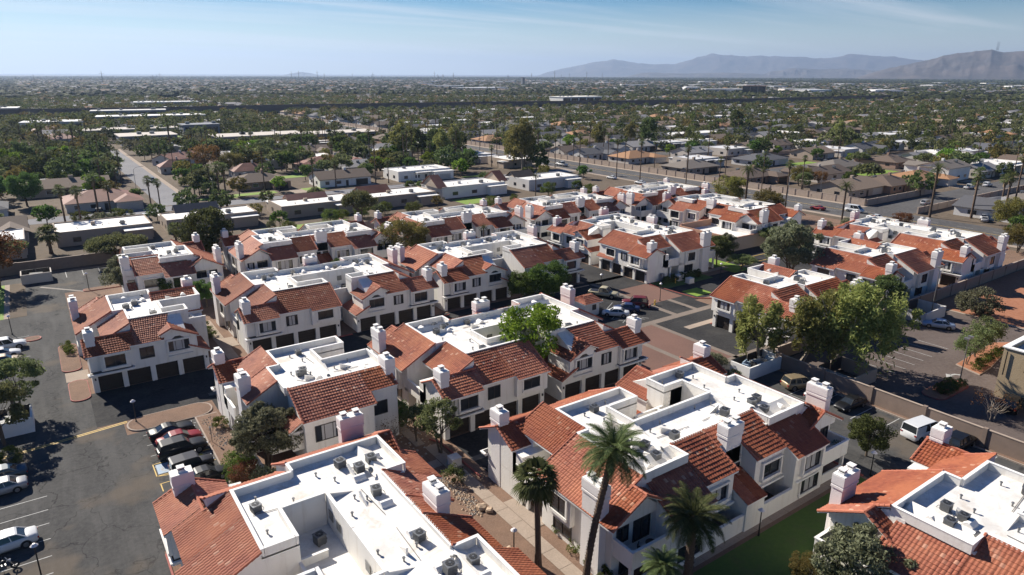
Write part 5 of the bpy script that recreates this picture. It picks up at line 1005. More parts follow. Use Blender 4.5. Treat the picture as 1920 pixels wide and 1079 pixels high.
def make_car(kind, col):
    S = SPEC[kind]; r_ = link('parked_car', None); b = MB(); rings = []
    for x, hw, z0, zs, zt in S['st']:
        rg = [(hw * .82, z0), (hw * .97, z0 + .12), (hw, z0 + (zs - z0) * .5), (hw * .98, zs - .05), (hw * .90, zs + (zt - zs) * .45), (hw * .55, zt - .015), (0, zt)]
        full = rg + [(-y, z) for y, z in rg[-2::-1]]; rings.append([(x, y, z) for y, z in full])
    k = len(rings[0]); vs = [p for rg in rings for p in rg]
    fs = [(i * k + j, i * k + (j + 1) % k, (i + 1) * k + (j + 1) % k, (i + 1) * k + j) for i in range(len(rings) - 1) for j in range(k)] + [tuple(range(k))[::-1], tuple((len(rings) - 1) * k + j for j in range(k))]
    b.add(vs, fs, col); me = b.mesh('body', smooth=True); kid('body', me, r_)
    # sills and arches
    for wx in S['wh'][:2]:
        for sg in (-1, 1):
            a = MB(); hw = max(s[1] for s in S['st']); rr = S['wh'][2] + .07
            a.prism([(wx + rr * math.cos(R(q)), S['wh'][2] + rr * math.sin(R(q))) for q in range(-20, 201, 20)], sg * (hw - .03), sg * (hw + .005), 'y', 'black')
            kid('wheel_arch', a.mesh('wheel_arch'), r_)
    xr0, xf0, xr1, xf1, zr, y0, y1 = S['cab']; zb = .9 if kind in ('sedan', 'coupe') else (1.0 if kind in ('suv', 'pickup') else 1.1)
    g = MB(); lo = [(xr0, -y0, zb - .06), (xf0, -y0, zb - .06), (xf0, y0, zb - .06), (xr0, y0, zb - .06)]; hi = [(xr1, -y1, zr - .04), (xf1, -y1, zr - .04), (xf1, y1, zr - .04), (xr1, y1, zr - .04)]
    g.add(lo + hi, [(4, 5, 6, 7), (0, 1, 5, 4), (1, 2, 6, 5), (2, 3, 7, 6), (3, 0, 4, 7)], 'carglass'); kid('window_glass', g.mesh('window_glass'), r_)
    rf = MB(); 
    rf.prism([(xr1 - .04, zr - .05), (xf1 + .04, zr - .05), (xf1 - .12, zr + .02), ((xr1 + xf1) / 2, zr + .05), (xr1 + .12, zr + .02)], -y1 - .02, y1 + .02, 'y', col)
    for (i, j) in ((0, 4), (1, 5), (2, 6), (3, 7)): 
        p, q = (lo + hi)[i], (lo + hi)[j]; rf.tube((p[0], p[1] * 1.0, p[2]), (q[0], q[1], q[2]), .055, .05, col, 5)
    for f in ((.42,) if kind in ('sedan', 'coupe', 'pickup', 'jeep') else (.3, .62)):
        for sg in (-1, 1): rf.tube((xr0 + (xf0 - xr0) * f, sg * y0 * 1.005, zb - .05), (xr1 + (xf1 - xr1) * f, sg * y1 * 1.01, zr - .04), .05, .045, col, 4)
    if kind == 'van':
        for sg in (-1, 1): rf.prism([(xr0, zb), (xr0 + 1.6, zb), (xr0 + 1.6, zr - .08), (xr0 + .05, zr - .08)], sg * y0 * .985, sg * y0 * 1.0, 'y', col)
    kid('roof', rf.mesh('roof'), r_)
    if kind == 'pickup':
        a = MB(); a.box(-2.5, -.85, -.78, .78, 1.0, 1.035, 'black'); kid('bed', a.mesh('bed'), r_)
    wr = S['wh'][2]; hw = max(s[1] for s in S['st'])
    for wx in S['wh'][:2]:
        for sg in (-1, 1):
            a = MB(); a.tube((wx, sg * (hw - .2), wr), (wx, sg * (hw + .015), wr), wr, wr, 'tyre', 16); t_ = kid('wheel', a.mesh('wheel'), r_)
            a = MB(); a.tube((wx, sg * (hw + .016), wr), (wx, sg * (hw + .022), wr), wr * .64, wr * .6, 'rim', 12); kid('rim', a.mesh('rim'), t_)
    x, hwf, z0, zs, zt = S['st'][-2]; 
    for sg in (-1, 1): a = MB(); a.box(x - .1, x + .1, sg * hwf * .72 - .14, sg * hwf * .72 + .14, zs - .14, zs + .0, 'lampw'); kid('headlight', a.mesh('headlight'), r_)
    x, hwf, z0, zs, zt = S['st'][0]
    for sg in (-1, 1): a = MB(); a.box(x - .03, x + .16, sg * hwf * .93 - .12, sg * hwf * .93 + .12, zs - .2, zs - .04, 'lampr'); kid('tail_light', a.mesh('tail_light'), r_)
    return r_
CARS = {}
def car(kind, col, x, y, deg, label, cat='car', group=None, s=1.0, z=0):
    if (kind, col) not in CARS: o = CARS[(kind, col)] = make_car(kind, col)
    else: o = copy_tree(CARS[(kind, col)])
    if 'group' in o: del o['group']
    o.location = (x, y, z); o.rotation_euler[2] = R(deg); o.scale = (s, s, s); return tag(o, label, cat, group)
# heading in degrees: 0 faces along the garages (+x), 90 up the estate
car('coupe', 'p_black', 8.2, 80.5, 3, 'black sports coupe at the island end of the parked row', s=1.03)
car('sedan', 'p_red', 8.6, 77.9, 2, 'low red car between the black coupe and the black four by four')
car('suv', 'p_black', 8.4, 75.3, 2, 'black four by four beside the low red car', s=1.08)
car('jeep', 'p_grey', 8.6, 70.9, 3, 'dark boxy off-roader beside the accessible bay', s=1.05)
car('sedan', 'p_black', 9.4, 68.3, 2, 'dark saloon partly behind the bottom chimney')
car('sedan', 'p_white', -7.5, 66.9, 183, 'white saloon parked on brown stained asphalt at bottom left', s=1.05)
car('sedan', 'p_silver', -8.0, 77.4, 182, 'silver topped dark saloon beside the blue car at the left edge')
car('sedan', 'p_teal', -8.0, 80.2, 182, 'dark blue car just below the bush at the left edge')
car('suv', 'p_white', -7.6, 122.6, 2, 'white utility car at the top of the pale row on the left', s=1.05); car('sedan', 'p_white', -8.2, 119.3, 0, 'white saloon next to the gold car'); car('sedan', 'p_gold', -7.9, 116.0, 0, 'gold saloon between two pale cars'); car('sedan', 'p_teal', -8.8, 112.6, 0, 'teal car half under the tree in the pale row')
car('pickup', 'p_cream', 84.6, 90.6, -60, 'cream flatbed pickup truck parked in the central court', 'truck', s=1.05)
car('suv', 'p_darkred', 85.6, 83.3, -46 + 180, 'dark red sport utility car at the hydrant end of the court', s=1.02); car('sedan', 'p_blue', 82.3, 82.1, 133, 'dark blue saloon between the red and white cars'); car('sedan', 'p_white', 79.0, 81.4, 133, 'white saloon nearest the hatched bay in the court')
car('suv', 'p_tan', 79.5, 46.3, 90 + 5, 'bronze crossover parked by the refuse yard', s=1.03) .rotation_euler[2] = R(-20)
car('sedan', 'p_silver', 79.2, 43.2, -2, 'silver car mostly hidden by the end chimney'); car('sedan', 'p_black', 79.6, 39.3, 176, 'black saloon facing out beside the block wall'); car('van', 'p_white', 79.6, 30.6, -8, 'white van parked facing the block wall', 'van', s=1.02); car('suv', 'p_black', 80.6, 27.0, 0, 'dark car behind the bottom right chimney')
car('sedan', 'p_paleblue', 119.2, 46.6, 118, 'pale blue saloon alone in the neighbouring car park', s=1.0); car('suv', 'p_black', 96.0, 27.6, 10, 'black car in the shade of the tan building', s=1.05)
car('van', 'p_white', 205.0, 109.5, -90 + 4, 'white passenger van driving on the avenue', 'van', s=1.05); car('coupe', 'p_red', 199.0, 118.0, 90, 'bright red car on the near lane of the avenue'); car('sedan', 'p_white', 199.4, 100.2, 90, 'white car half hidden behind the corner block roof'); car('suv', 'p_silver', 236, 103, 2, 'silver estate car turning on the side street', s=1.0)
car('sedan', 'p_silver', 222.5, 80.5, 20, 'silver car behind the corner palms', s=1); car('sedan', 'p_white', 226, 82, 15, 'white car parked behind the corner palms'); car('pickup', 'p_white', 284, 110, 0, 'white pickup truck parked along the side street', 'truck'); car('suv', 'p_white', 296, 108.6, 0, 'white utility car parked beyond the white pickup'); car('sedan', 'p_silver', 345, 108, 5, 'grey car far along the side street'); car('sedan', 'p_blue', 352, 101, 182, 'dark blue car at the far end of the side street')
car('suv', 'p_teal', 37.4, 296, -88, 'dark car driving down the pale residential street'); car('suv', 'p_silver', 48.6, 352, 12, 'silver utility car on the driveway of the split roofed house'); car('pickup', 'p_white', 24.5, 218.6, 80, 'white pickup beside the flat roofed house', 'truck'); car('pickup', 'p_silver', 119.5, 229.4, 4, 'silver pickup on the cross street before the white house', 'truck'); car('sedan', 'p_white', 131, 224.5, 4, 'white car by the red edged white house')
car('van', 'p_white', 200, 268, 90, 'white delivery van on the avenue beyond the tall trees', 'van', s=1.1); car('pickup', 'p_white', 200, 246, 90, 'white work truck on the avenue beside the tall palms', 'truck', s=1.25); car('sedan', 'p_white', 191, 203, 90, 'white car parked behind the grey flat roofed house'); car('sedan', 'p_silver', 191.5, 176, 90, 'silver car behind the last back row block'); car('sedan', 'p_white', 191, 187, 92, 'white car by the avenue kerb'); car('van', 'p_white', 208, 371, 90, 'white box truck far up the avenue', 'van', s=1.5); car('van', 'p_white', 210, 560, 90, 'white lorry near the overhead signs', 'van', s=1.8); car('sedan', 'p_blue', 201, 395, 90, 'blue car far up the avenue'); car('suv', 'p_black', 10, 214.5, 30, 'dark car in the carport shade of the first flat roofed house')
car('suv', 'p_black', 14.5, 236.5, 80, 'dark car before the red hipped house garage')
far = []
for i in range(46):
    x, y = random.choice([(random.uniform(222, 560), random.choice((181, 257, 333, 409)) + random.choice((-4, 4))), (random.choice((199, 207)), random.uniform(420, 900)), (random.uniform(230, 700), random.choice((105 + 76 * 5, 105 + 76 * 6)) + 3)])
    kk, cc = random.choice((('sedan', 'p_white'), ('sedan', 'p_silver'), ('suv', 'p_white'), ('suv', 'p_black'), ('sedan', 'p_blue'), ('sedan', 'p_black')))
    car(kk, cc, x, y, random.choice((0, 180)) if x > 215 else 90, 'small distant car on the suburban streets beyond the avenue', 'car', 'distant cars beyond the avenue')
# motorcycle
mc = link('motorcycle', None, loc=(-7.6, 63.4, 0), rz=R(8)); tag(mc, 'black motorcycle with chrome parts on its stand at bottom left', 'motorcycle')
def torus(mb, c, R0, r0, mat, axis='y', n=20, k=6):
    V = []; F = []
    for i in range(n):
        a = 2 * math.pi * i / n
        for j in range(k):
            b = 2 * math.pi * j / k; q = R0 + r0 * math.cos(b); V.append((c[0] + q * math.cos(a), c[1] + r0 * math.sin(b), c[2] + q * math.sin(a)))
            F.append((i * k + j, i * k + (j + 1) % k, ((i + 1) % n) * k + (j + 1) % k, ((i + 1) % n) * k + j))
    mb.add(V, F, mat)
for wx in (-.78, .82):
    a = MB(); torus(a, (wx, 0, .33), .27, .07, 'tyre'); wl = kid('wheel', a.mesh('wheel'), mc); a = MB(); torus(a, (wx, 0, .33), .2, .02, 'rim')
    for q in range(6): a.tube((wx, 0, .33), (wx + .2 * math.cos(q * 1.047), 0, .33 + .2 * math.sin(q * 1.047)), .012, .012, 'rim', 4)
    kid('rim', a.mesh('rim'), wl)
a = MB(); a.path([(.35, 0, .95), (.1, 0, .98), (-.15, 0, .86)], [.1, .17, .1], 'p_black', 8); kid('fuel_tank', a.mesh('fuel_tank', smooth=True), mc)
a = MB(); a.path([(-.12, 0, .82), (-.45, 0, .76), (-.8, 0, .84)], [.1, .13, .07], 'black', 8); kid('saddle', a.mesh('saddle'), mc)
a = MB(); a.box(-.25, .25, -.16, .16, .3, .68, 'metal'); a.tube((.0, 0, .5), (.12, 0, .85), .09, .08, 'rim'); a.tube((-.1, 0, .5), (-.2, 0, .8), .09, .08, 'rim'); kid('engine', a.mesh('engine'), mc)
a = MB()
for sg in (-1, 1): a.tube((.82, sg * .1, .33), (.42, sg * .08, 1.0), .028, .028, 'rim', 6)
kid('fork', a.mesh('fork'), mc); a = MB(); a.path([(.3, -.38, 1.1), (.42, 0, 1.05), (.3, .38, 1.1)], [.02, .02, .02], 'rim', 6); kid('handlebar', a.mesh('handlebar'), mc)
a = MB(); a.tube((.48, 0, .95), (.62, 0, .93), .1, .11, 'lampw', 10); kid('headlight', a.mesh('headlight'), mc); a = MB(); a.path([(.15, -.2, .4), (-.3, -.22, .28), (-1.0, -.24, .3)], [.035, .04, .05], 'rim', 8); kid('exhaust', a.mesh('exhaust'), mc)
a = MB(); a.path([(-.45, 0, .68), (-.8, 0, .72), (-1.1, 0, .55)], [.05, .08, .06], 'p_black', 6); kid('rear_mudguard', a.mesh('rear_mudguard'), mc)
# motorcycle kickstand keeps it upright
a = MB(); a.tube((-.05, .1, .3), (.0, .38, .01), .015, .015, 'rim', 5); kid('stand', a.mesh('stand'), mc)
# ------------------------------------------------------------------ houses around
def house(w_, d_, h_, kind, rm, wm, parts=True, seed=0):
    """a low suburban house; origin at its centre on the ground, front faces -y"""
    rs = random.Random(seed); r_ = link('house', None); a = MB()
    def done(n, mb): return kid(n, mb.mesh(n), r_)
    pitch = .36; ov = .6
    if kind == 'flat':
        a.box(-w_ / 2, w_ / 2, -d_ / 2, d_ / 2, 0, h_, wm)
        e = .25
        for (x0, x1, y0, y1) in ((-w_ / 2, w_ / 2, -d_ / 2, -d_ / 2 + e), (-w_ / 2, w_ / 2, d_ / 2 - e, d_ / 2), (-w_ / 2, -w_ / 2 + e, -d_ / 2 + e, d_ / 2 - e), (w_ / 2 - e, w_ / 2, -d_ / 2 + e, d_ / 2 - e)): a.box(x0, x1, y0, y1, h_, h_ + .35, wm)
        a.box(w_ * .12, w_ * .49, -d_ / 2 - 3.2, -d_ / 2, 0, h_ - .5, wm); a.box(-w_ * .47, -w_ * .2, d_ / 2, d_ / 2 + 2.6, 0, h_ - .6, wm)
        done('wall', a); b = MB(); b.box(-w_ / 2 + e, w_ / 2 - e, -d_ / 2 + e, d_ / 2 - e, h_ - .02, h_ + .1, rm); done('flat_roof', b)
        b = MB(); b.box(w_ * .11, w_ * .5, -d_ / 2 - 3.5, -d_ / 2, h_ - .5, h_ - .32, rm); done('garage_roof', b); b = MB(); b.box(-w_ * .49, -w_ * .18, d_ / 2, d_ / 2 + 3.0, h_ - .6, h_ - .42, rm); done('rear_porch_roof', b)
        if parts:
            b = MB(); b.box(-w_ * .2, w_ * .1, -d_ / 2 - 2.4, -d_ / 2, h_ - .45, h_ - .25, rm); b.box(-w_ * .2, -w_ * .2 + .3, -d_ / 2 - 2.3, -d_ / 2 - 2.0, 0, h_ - .45, wm); b.box(w_ * .1 - .3, w_ * .1, -d_ / 2 - 2.3, -d_ / 2 - 2.0, 0, h_ - .45, wm); done('porch', b)
    elif kind in ('gable', 'gableL'):
        a.box(-w_ / 2, w_ / 2, -d_ / 2, d_ / 2, 0, h_, wm); rh = d_ / 2 * pitch
        a.prism([(-d_ / 2, h_), (d_ / 2, h_), (0, h_ + rh)], -w_ / 2, w_ / 2, 'x', wm)
        if kind == 'gableL': a.box(w_ * .12, w_ / 2, -d_ / 2 - 4.5, -d_ / 2, 0, h_, wm); a.prism([(w_ * .12, h_), (w_ / 2, h_), (w_ * .31, h_ + w_ * .19 * pitch)], -d_ / 2 - 4.5, 0, 'y', wm)
        done('wall', a); b = MB(); t = .14; q = ov * pitch
        for sg in (-1, 1): b.prism([(sg * (d_ / 2 + ov), h_ - q + .02), (0, h_ + rh + .02), (0, h_ + rh + .02 + t), (sg * (d_ / 2 + ov), h_ - q + .02 + t)], -w_ / 2 - .5, w_ / 2 + .5, 'x', rm)
        if kind == 'gableL':
            c0 = w_ * .31; hw = w_ * .19 + ov
            for sg in (-1, 1): b.prism([(c0 + sg * hw, h_ - q + .03), (c0, h_ + (hw - ov) * pitch + .03), (c0, h_ + (hw - ov) * pitch + .03 + t), (c0 + sg * hw, h_ - q + .03 + t)], -d_ / 2 - 5.0, -.5, 'y', rm)
        rf = done('roof', b)
    else:
        a.box(-w_ / 2, w_ / 2, -d_ / 2, d_ / 2, 0, h_, wm)
        if kind == 'hipL': a.box(w_ * .15, w_ / 2, -d_ / 2 - 4.0, -d_ / 2, 0, h_, wm)
        done('wall', a); b = MB()
        def hip(x0, x1, y0, y1, z_):
            x0 -= ov; x1 += ov; y0 -= ov; y1 += ov; k = min(x1 - x0, y1 - y0) / 2; zt = z_ + k * pitch - ov * pitch
            if x1 - x0 > y1 - y0: A, B = (x0 + k, (y0 + y1) / 2, zt), (x1 - k, (y0 + y1) / 2, zt); V = [(x0, y0, z_ - .1), (x1, y0, z_ - .1), (x1, y1, z_ - .1), (x0, y1, z_ - .1), A, B]; F = [(0, 1, 5, 4), (1, 2, 5), (2, 3, 4, 5), (3, 0, 4), (3, 2, 1, 0)]
            else: A, B = ((x0 + x1) / 2, y0 + k, zt), ((x0 + x1) / 2, y1 - k, zt); V = [(x0, y0, z_ - .1), (x1, y0, z_ - .1), (x1, y1, z_ - .1), (x0, y1, z_ - .1), A, B]; F = [(0, 1, 4), (1, 2, 5, 4), (2, 3, 5), (3, 0, 4, 5), (3, 2, 1, 0)]
            b.add(V, F, rm)
        hip(-w_ / 2, w_ / 2, -d_ / 2, d_ / 2, h_ + .02)
        if kind == 'hipL': hip(w_ * .15, w_ / 2, -d_ / 2 - 4.0, d_ / 2 - .5, h_ + .05)
        rf = done('roof', b)
    if parts:
        fy = -d_ / 2 - (4.5 if kind == 'gableL' else 4.0 if kind == 'hipL' else 3.2 if kind == 'flat' else 0)
        gx = w_ * .32; b = MB(); b.box(gx - 2.4, gx + 2.4, fy - .05, fy - .01, 0.02, 2.2, 'cdoor' if seed % 3 else 'door'); 
        for k in range(1, 5): b.box(gx - 2.4, gx + 2.4, fy - .07, fy - .05, .44 * k - .02, .44 * k, 'frame')
        done('garage_door', b)
        for (x, wd) in ((-w_ * .36, 1.5), (-w_ * .14, 1.9)):
            b = MB(); b.box(x - wd / 2 - .08, x + wd / 2 + .08, -d_ / 2 - .05, -d_ / 2 - .01, .85, 2.2, 'trim'); b.box(x - wd / 2, x + wd / 2, -d_ / 2 - .07, -d_ / 2 - .05, .93, 2.12, 'glass'); done('window', b)
        b = MB(); b.box(.0, 1.0, -d_ / 2 - .05, -d_ / 2 - .01, 0.02, 2.1, 'door'); done('door', b)
        for sg in (-1, 1):
            for yy in (-d_ * .2, d_ * .25):
                b = MB(); x = sg * (w_ / 2); b.box(min(x, x + sg * .05), max(x, x + sg * .05), yy - .8, yy + .8, 1.0, 2.1, 'glass'); done('window', b)
        for x in (-w_ * .3, 0, w_ * .3): b = MB(); b.box(x - .9, x + .9, d_ / 2 + .01, d_ / 2 + .05, .95, 2.1, 'glass'); done('window', b)
        zt = h_ + .1 if kind == 'flat' else h_ + d_ * .5 * pitch * .55
        b = MB(); b.box(-w_ * .2 - .55, -w_ * .2 + .55, d_ * .2 - .5, d_ * .2 + .5, zt - .3, zt + 1.0, 'metal'); b.box(-w_ * .2 - .8, -w_ * .2 + .8, d_ * .2 - .06, d_ * .2 + .06, zt + .3, zt + .6, 'metal'); done('cooler', b)
        b = MB(); b.box(w_ * .1 - .5, w_ * .1 + .5, -.4, .4, h_, h_ + (d_ / 2 * pitch if kind != 'flat' else 0) + 1.0, wm); done('chimney', b)
        for i in range(3): b = MB(); x = rs.uniform(-w_ * .4, w_ * .4); y = rs.uniform(.1, d_ * .3); z_ = h_ + .1 if kind == 'flat' else h_ + (d_ / 2 - y) * pitch; b.tube((x, y, z_ - .1), (x, y, z_ + .45), .1, .1, 'metal', 6); done('vent', b)
    return r_
HP = {}
def put_house(key, x, y, rz, label, group=None, sx=1, sy=1, parts=True):
    k = (key, parts)
    if k not in HP: HP[k] = o = house(*DES[key], parts=parts, seed=hash(key) % 7 if False else len(HP))
    else: o = copy_tree(HP[k])
    if 'group' in o: del o['group']
    o.location = (x, y, 0); o.rotation_euler[2] = R(rz); o.scale = (sx, sy, 1); return tag(o, label, 'house', group)
DES = {'flatw': (22, 13, 3.3, 'flat', 'roofw', 'hw0'), 'flatg': (22, 14, 3.6, 'flat', 'roofw', 'hw4'), 'flatwh': (22, 13, 3.6, 'flat', 'roofw', 'wall'), 'flatpale': (20, 14, 3.5, 'flat', 'roofw_grey', 'hw2'),
 'gbrown': (19, 12, 2.9, 'gableL', 'sh0', 'hw2'), 'gtan': (18, 13, 2.9, 'gable', 'sh1', 'hw0'), 'ggrey': (19, 12, 2.9, 'gableL', 'sh2', 'hw4'), 'hbrown': (19, 13, 2.8, 'hipL', 'sh0', 'hw5'), 'hgrey': (18, 13, 2.8, 'hip', 'sh2', 'hw4'), 'hor': (19, 14, 2.8, 'hipL', 'sh3', 'hw2'),
 'htan': (18, 13, 2.8, 'hip', 'sh4', 'hw0'), 'gpale': (18, 12, 2.9, 'gable', 'sh5', 'hw2'), 'hred': (20, 14, 2.9, 'hipL', 'htile', 'hw2'), 'gred': (20, 12, 2.9, 'gable', 'htile', 'hw4'), 'gwhite': (20, 12, 3.0, 'gable', 'sh0', 'wall'), 'twost': (17, 11, 5.4, 'gableL', 'sh4', 'wall')}
OCC = []
def H(key, x, y, rz, label, sx=1, sy=1):
    OCC.append((x, y, 14)); put_house(key, x, y, rz, label, None, sx, sy)
H('flatw', 12.5, 200, 180, 'long flat roofed brown house behind the umbrella shaped tree', .95, 1.05); H('flatw', 38, 200, 180, 'flat roofed beige house with a dark gabled roof piece', 1.05, .85); H('flatw', 68.5, 203.5, 180, 'flat roofed beige house left of the pale feathery tree', 1.05); H('flatw', 95.5, 203, 180, 'flat roofed beige house right of the pale feathery tree', 1.05); H('flatwh', 124, 206, 180, 'white house with a sunken flat roof and red tiled edges', 1.15, .95); H('flatg', 157, 203.5, 180, 'grey walled flat roofed house with brown gable piece', 1.05, .9)
def gable_piece(x, y, w_, d_, z_, mat, label_parent=None):
    o = [c for c in COL.objects if c.name.startswith('house') and c.type == 'EMPTY' and abs(c.location.x - x) < 14 and abs(c.location.y - y) < 9][0]
    b = MB(); 
    for sg in (-1, 1): b.prism([(sg * d_ / 2, z_), (0, z_ + d_ * .28), (0, z_ + d_ * .28 + .15), (sg * d_ / 2, z_ + .15)], -w_ / 2, w_ / 2, 'x', mat)
    b.prism([(-d_ / 2 + .2, z_), (d_ / 2 - .2, z_), (0, z_ + d_ * .27)], -w_ / 2 + .3, w_ / 2 - .3, 'x', 'hw0')
    k_ = link('gable_roof', b.mesh('gable_roof')); k_.parent = o; k_.rotation_euler[2] = -o.rotation_euler[2]; dx, dy = x - o.location.x, y - o.location.y; c_, s_ = math.cos(-o.rotation_euler[2]), math.sin(-o.rotation_euler[2])
    k_.location = ((dx * c_ - dy * s_) / o.scale[0], (dx * s_ + dy * c_) / o.scale[1], 0)
gable_piece(36, 207, 11, 6.5, 3.4, 'sh2'); gable_piece(68, 209, 12, 5, 3.4, 'htile'); gable_piece(90, 208.5, 10, 7, 3.4, 'htile'); gable_piece(150, 209, 9, 7, 3.7, 'sh0'); gable_piece(111.5, 206, 3.2, 13, 3.7, 'htile'); gable_piece(137.5, 207, 3.2, 11, 3.7, 'htile')
H('gwhite', 96, 252, 0, 'white house with a dark brown roof on the cross street', 1.0); H('flatwh', 128, 250, 0, 'white flat roofed house with a porch and dark garage on the cross street', 1.05); H('hred', 110, 300, 0, 'long red roofed house behind the white brown roofed house', 1.5, .9); H('hred', 16.5, 249, 0, 'red hipped house with twin garage doors at the street corner', 1.0, 1.1); H('gtan', 8, 284, 0, 'long tan gabled house behind the red hipped house', 1.5, .9)
H('hbrown', 68, 262, 0, 'brown roofed house with a cream garage on the cross street', .95); H('gred', 56.5, 352, 35, 'house with two staggered red roof slopes beside the pale street', .9); H('hred', 73, 292, 0, 'small red roofed house among the rusty trees', .7, .7); H('gbrown', 118, 352, 0, 'brown gabled house behind the long red roof', 1.0); H('gpale', 158, 340, 0, 'pale pink gabled house beside the tall tree group', 1); H('flatpale', 171, 285, 0, 'grey flat roofed house beside the avenue trees', 1.3); H('flatwh', 147, 325, 0, 'long cream carport house behind the tall palms', 1.2, .8); H('flatw', 182, 262, 90, 'flat roofed stone house with a red gable by the avenue', .8)
H('gbrown', -12, 214, 0, 'white walled house with a dark carport at the left edge', .9); H('hgrey', -16, 250, 0, 'grey roofed house at the left edge behind the palms', .9); H('flatpale', -14, 196, 0, 'low pale house at the left edge behind the garden walls')
H('hred', 50, 322, 0, 'red roofed garage house behind the rusty brown tree', .6, .6)
# beyond the avenue
H('gtan', 236, 130, 0, 'tan gabled house behind the pale wall at the street corner', 1.25, 1.1); H('gbrown', 262, 156, 180, 'dark brown roofed house with white side wall beyond the avenue', 1.2, 1); H('twost', 303, 128, 180, 'white two storey house with a round gable vent', 1.1, 1.1); H('hor', 280, 128, 0, 'orange roofed house beside the white two storey house', 1.1); H('hbrown', 232, 168, 0, 'flat brown roofed house behind the avenue wall', 1.1); H('ggrey', 233, 78, 90, 'brown shingled house at the right edge on the near corner', 1.3, 1.2); H('htan', 262, 82, 0, 'tan roofed house at the right edge across the side street', 1.1)
H('htan', 234, 200, 0, 'tan hipped house with a porch behind the avenue wall', 1.15, 1.1); H('flatpale', 254, 214, 0, 'tall grey block walled house beyond the avenue wall', .8); H('hor', 240, 240, 0, 'orange brown roofed house among the avenue palms', 1.1); H('ggrey', 232, 262, 0, 'grey roofed house with a white ridge line by the avenue', 1.1); H('hgrey', 283, 200, 0, 'teal grey roofed large house on the bend', 1.3, 1.1); H('htan', 290, 166, 0, 'wide tan roofed house beside the short street', 1.3)
# regular rows
keys = ['ggrey', 'hgrey', 'hbrown', 'htan', 'gtan', 'gpale', 'ggrey', 'gpale', 'flatpale', 'hor', 'gbrown', 'flatwh']
DESC = {'ggrey': 'grey gabled', 'hgrey': 'grey hipped', 'hbrown': 'brown hipped', 'htan': 'taupe hipped', 'gtan': 'tan gabled', 'gpale': 'pale roofed', 'flatpale': 'pale flat roofed', 'hor': 'orange brown', 'gbrown': 'dark brown gabled', 'flatwh': 'white flat roofed', 'hred': 'red hipped', 'flatw': 'beige flat roofed'}
cand = []
hd = Vector((math.sin(R(35)), math.cos(R(35))))
def in_view(x, y, m_=2): 
    v = Vector((x, y)); d = v.length; a = math.degrees(hd.angle_signed(v)) if d > 0 else 0
    return abs(a) < 37.5 + m_ + 400 / d and d > 150
def blocked(x, y, r_=13):
    if x < 197 and y < (242 if r_ < 5 else 262): return True
    if 190 < x < 222: return True
    if 29.5 < x < 44 and y < 450: return True
    if r_ > 5 and 20 < x < 54 and y < 450: return True
    if 215 < x < 430 and 92 < y < 118: return True
    for (a, b, q) in OCC:
        if abs(a - x) < q + r_ * .45 and abs(b - y) < 15: return True
    # freeway band
    for (x0, y0), (x1, y1) in zip(FW[:-1], FW[1:]):
        if x0 <= x <= x1:
            yy = y0 + (y1 - y0) * (x - x0) / (x1 - x0)
            if yy - 28 < y < yy + 62: return True
    return False
for j in range(-4, 60):
    base = 105 + 76 * j
    for sg in (-1, 1):
        for i in range(0, 130):
            x = 232 + i * 23.5 + random.uniform(-1.5, 1.5); y = base + sg * (21 + random.uniform(-2, 2))
            if in_view(x, y) and not blocked(x, y) and x < 3200: cand.append((math.hypot(x, y), x, y, 0 if sg > 0 else 180))
for j in range(0, 60):
    base = 300 + 74 * j
    for sg in (-1, 1):
        for i in range(-30, 8):
            x = 180 - i * 23.5 + random.uniform(-1.5, 1.5) ; y = base + sg * (20 + random.uniform(-2, 2))
            if 190 > x and in_view(x, y) and not blocked(x, y): 
                if y > 400 and y < 800 and random.random() < .45: continue
                cand.append((math.hypot(x, y), x, y, 0 if sg > 0 else 180))
cand.sort(); 
# offices and long low buildings beyond the residential street
def office(x, y, w_, d_, h_, wm, rm, label, rz=0, glassband=True, cat='building'):
    r_ = link('office_building', None, loc=(x, y, 0), rz=R(rz)); tag(r_, label, cat); OCC.append((x, y, w_ / 2 + 6)); a = MB(); a.box(-w_ / 2, w_ / 2, -d_ / 2, d_ / 2, 0, h_, wm); kid('wall', a.mesh('wall'), r_)
    a = MB(); a.box(-w_ / 2 - .6, w_ / 2 + .6, -d_ / 2 - .6, d_ / 2 + .6, h_, h_ + .5, rm); kid('flat_roof', a.mesh('flat_roof'), r_)
    n = max(2, int(w_ / 14))
    if glassband:
        for i in range(n):
            a = MB(); x0 = -w_ / 2 + w_ * i / n + 1; a.box(x0, x0 + w_ / n - 2, -d_ / 2 - .12, -d_ / 2 - .02, 1, h_ - 1.2, 'glass'); kid('window', a.mesh('window'), r_)
    for i in range(n): a = MB(); x0 = random.uniform(-w_ * .45, w_ * .42); a.box(x0, x0 + 2.4, -1.2, 1.2, h_ + .5, h_ + 1.9, 'metal'); kid('roof_unit', a.mesh('roof_unit'), r_)
office(92, 668, 82, 22, 6.0, 'hw3', 'roofw', 'long low office with dark window band and bright white roof edge', -8)
office(20, 640, 40, 26, 5, 'hw4', 'roofw_grey', 'cream office with a curved front at the left', -8); office(82, 760 - 30, 60, 20, 8, 'hw3', 'hw4', 'blue white office block behind the long low one', -8)
office(-30, 900, 60, 30, 6, 'hw4', 'roofw', 'long white warehouse at the far left', -8); office(150, 960, 70, 30, 7, 'hw4', 'roofw_grey', 'pale warehouse behind the freeway at left', -8)
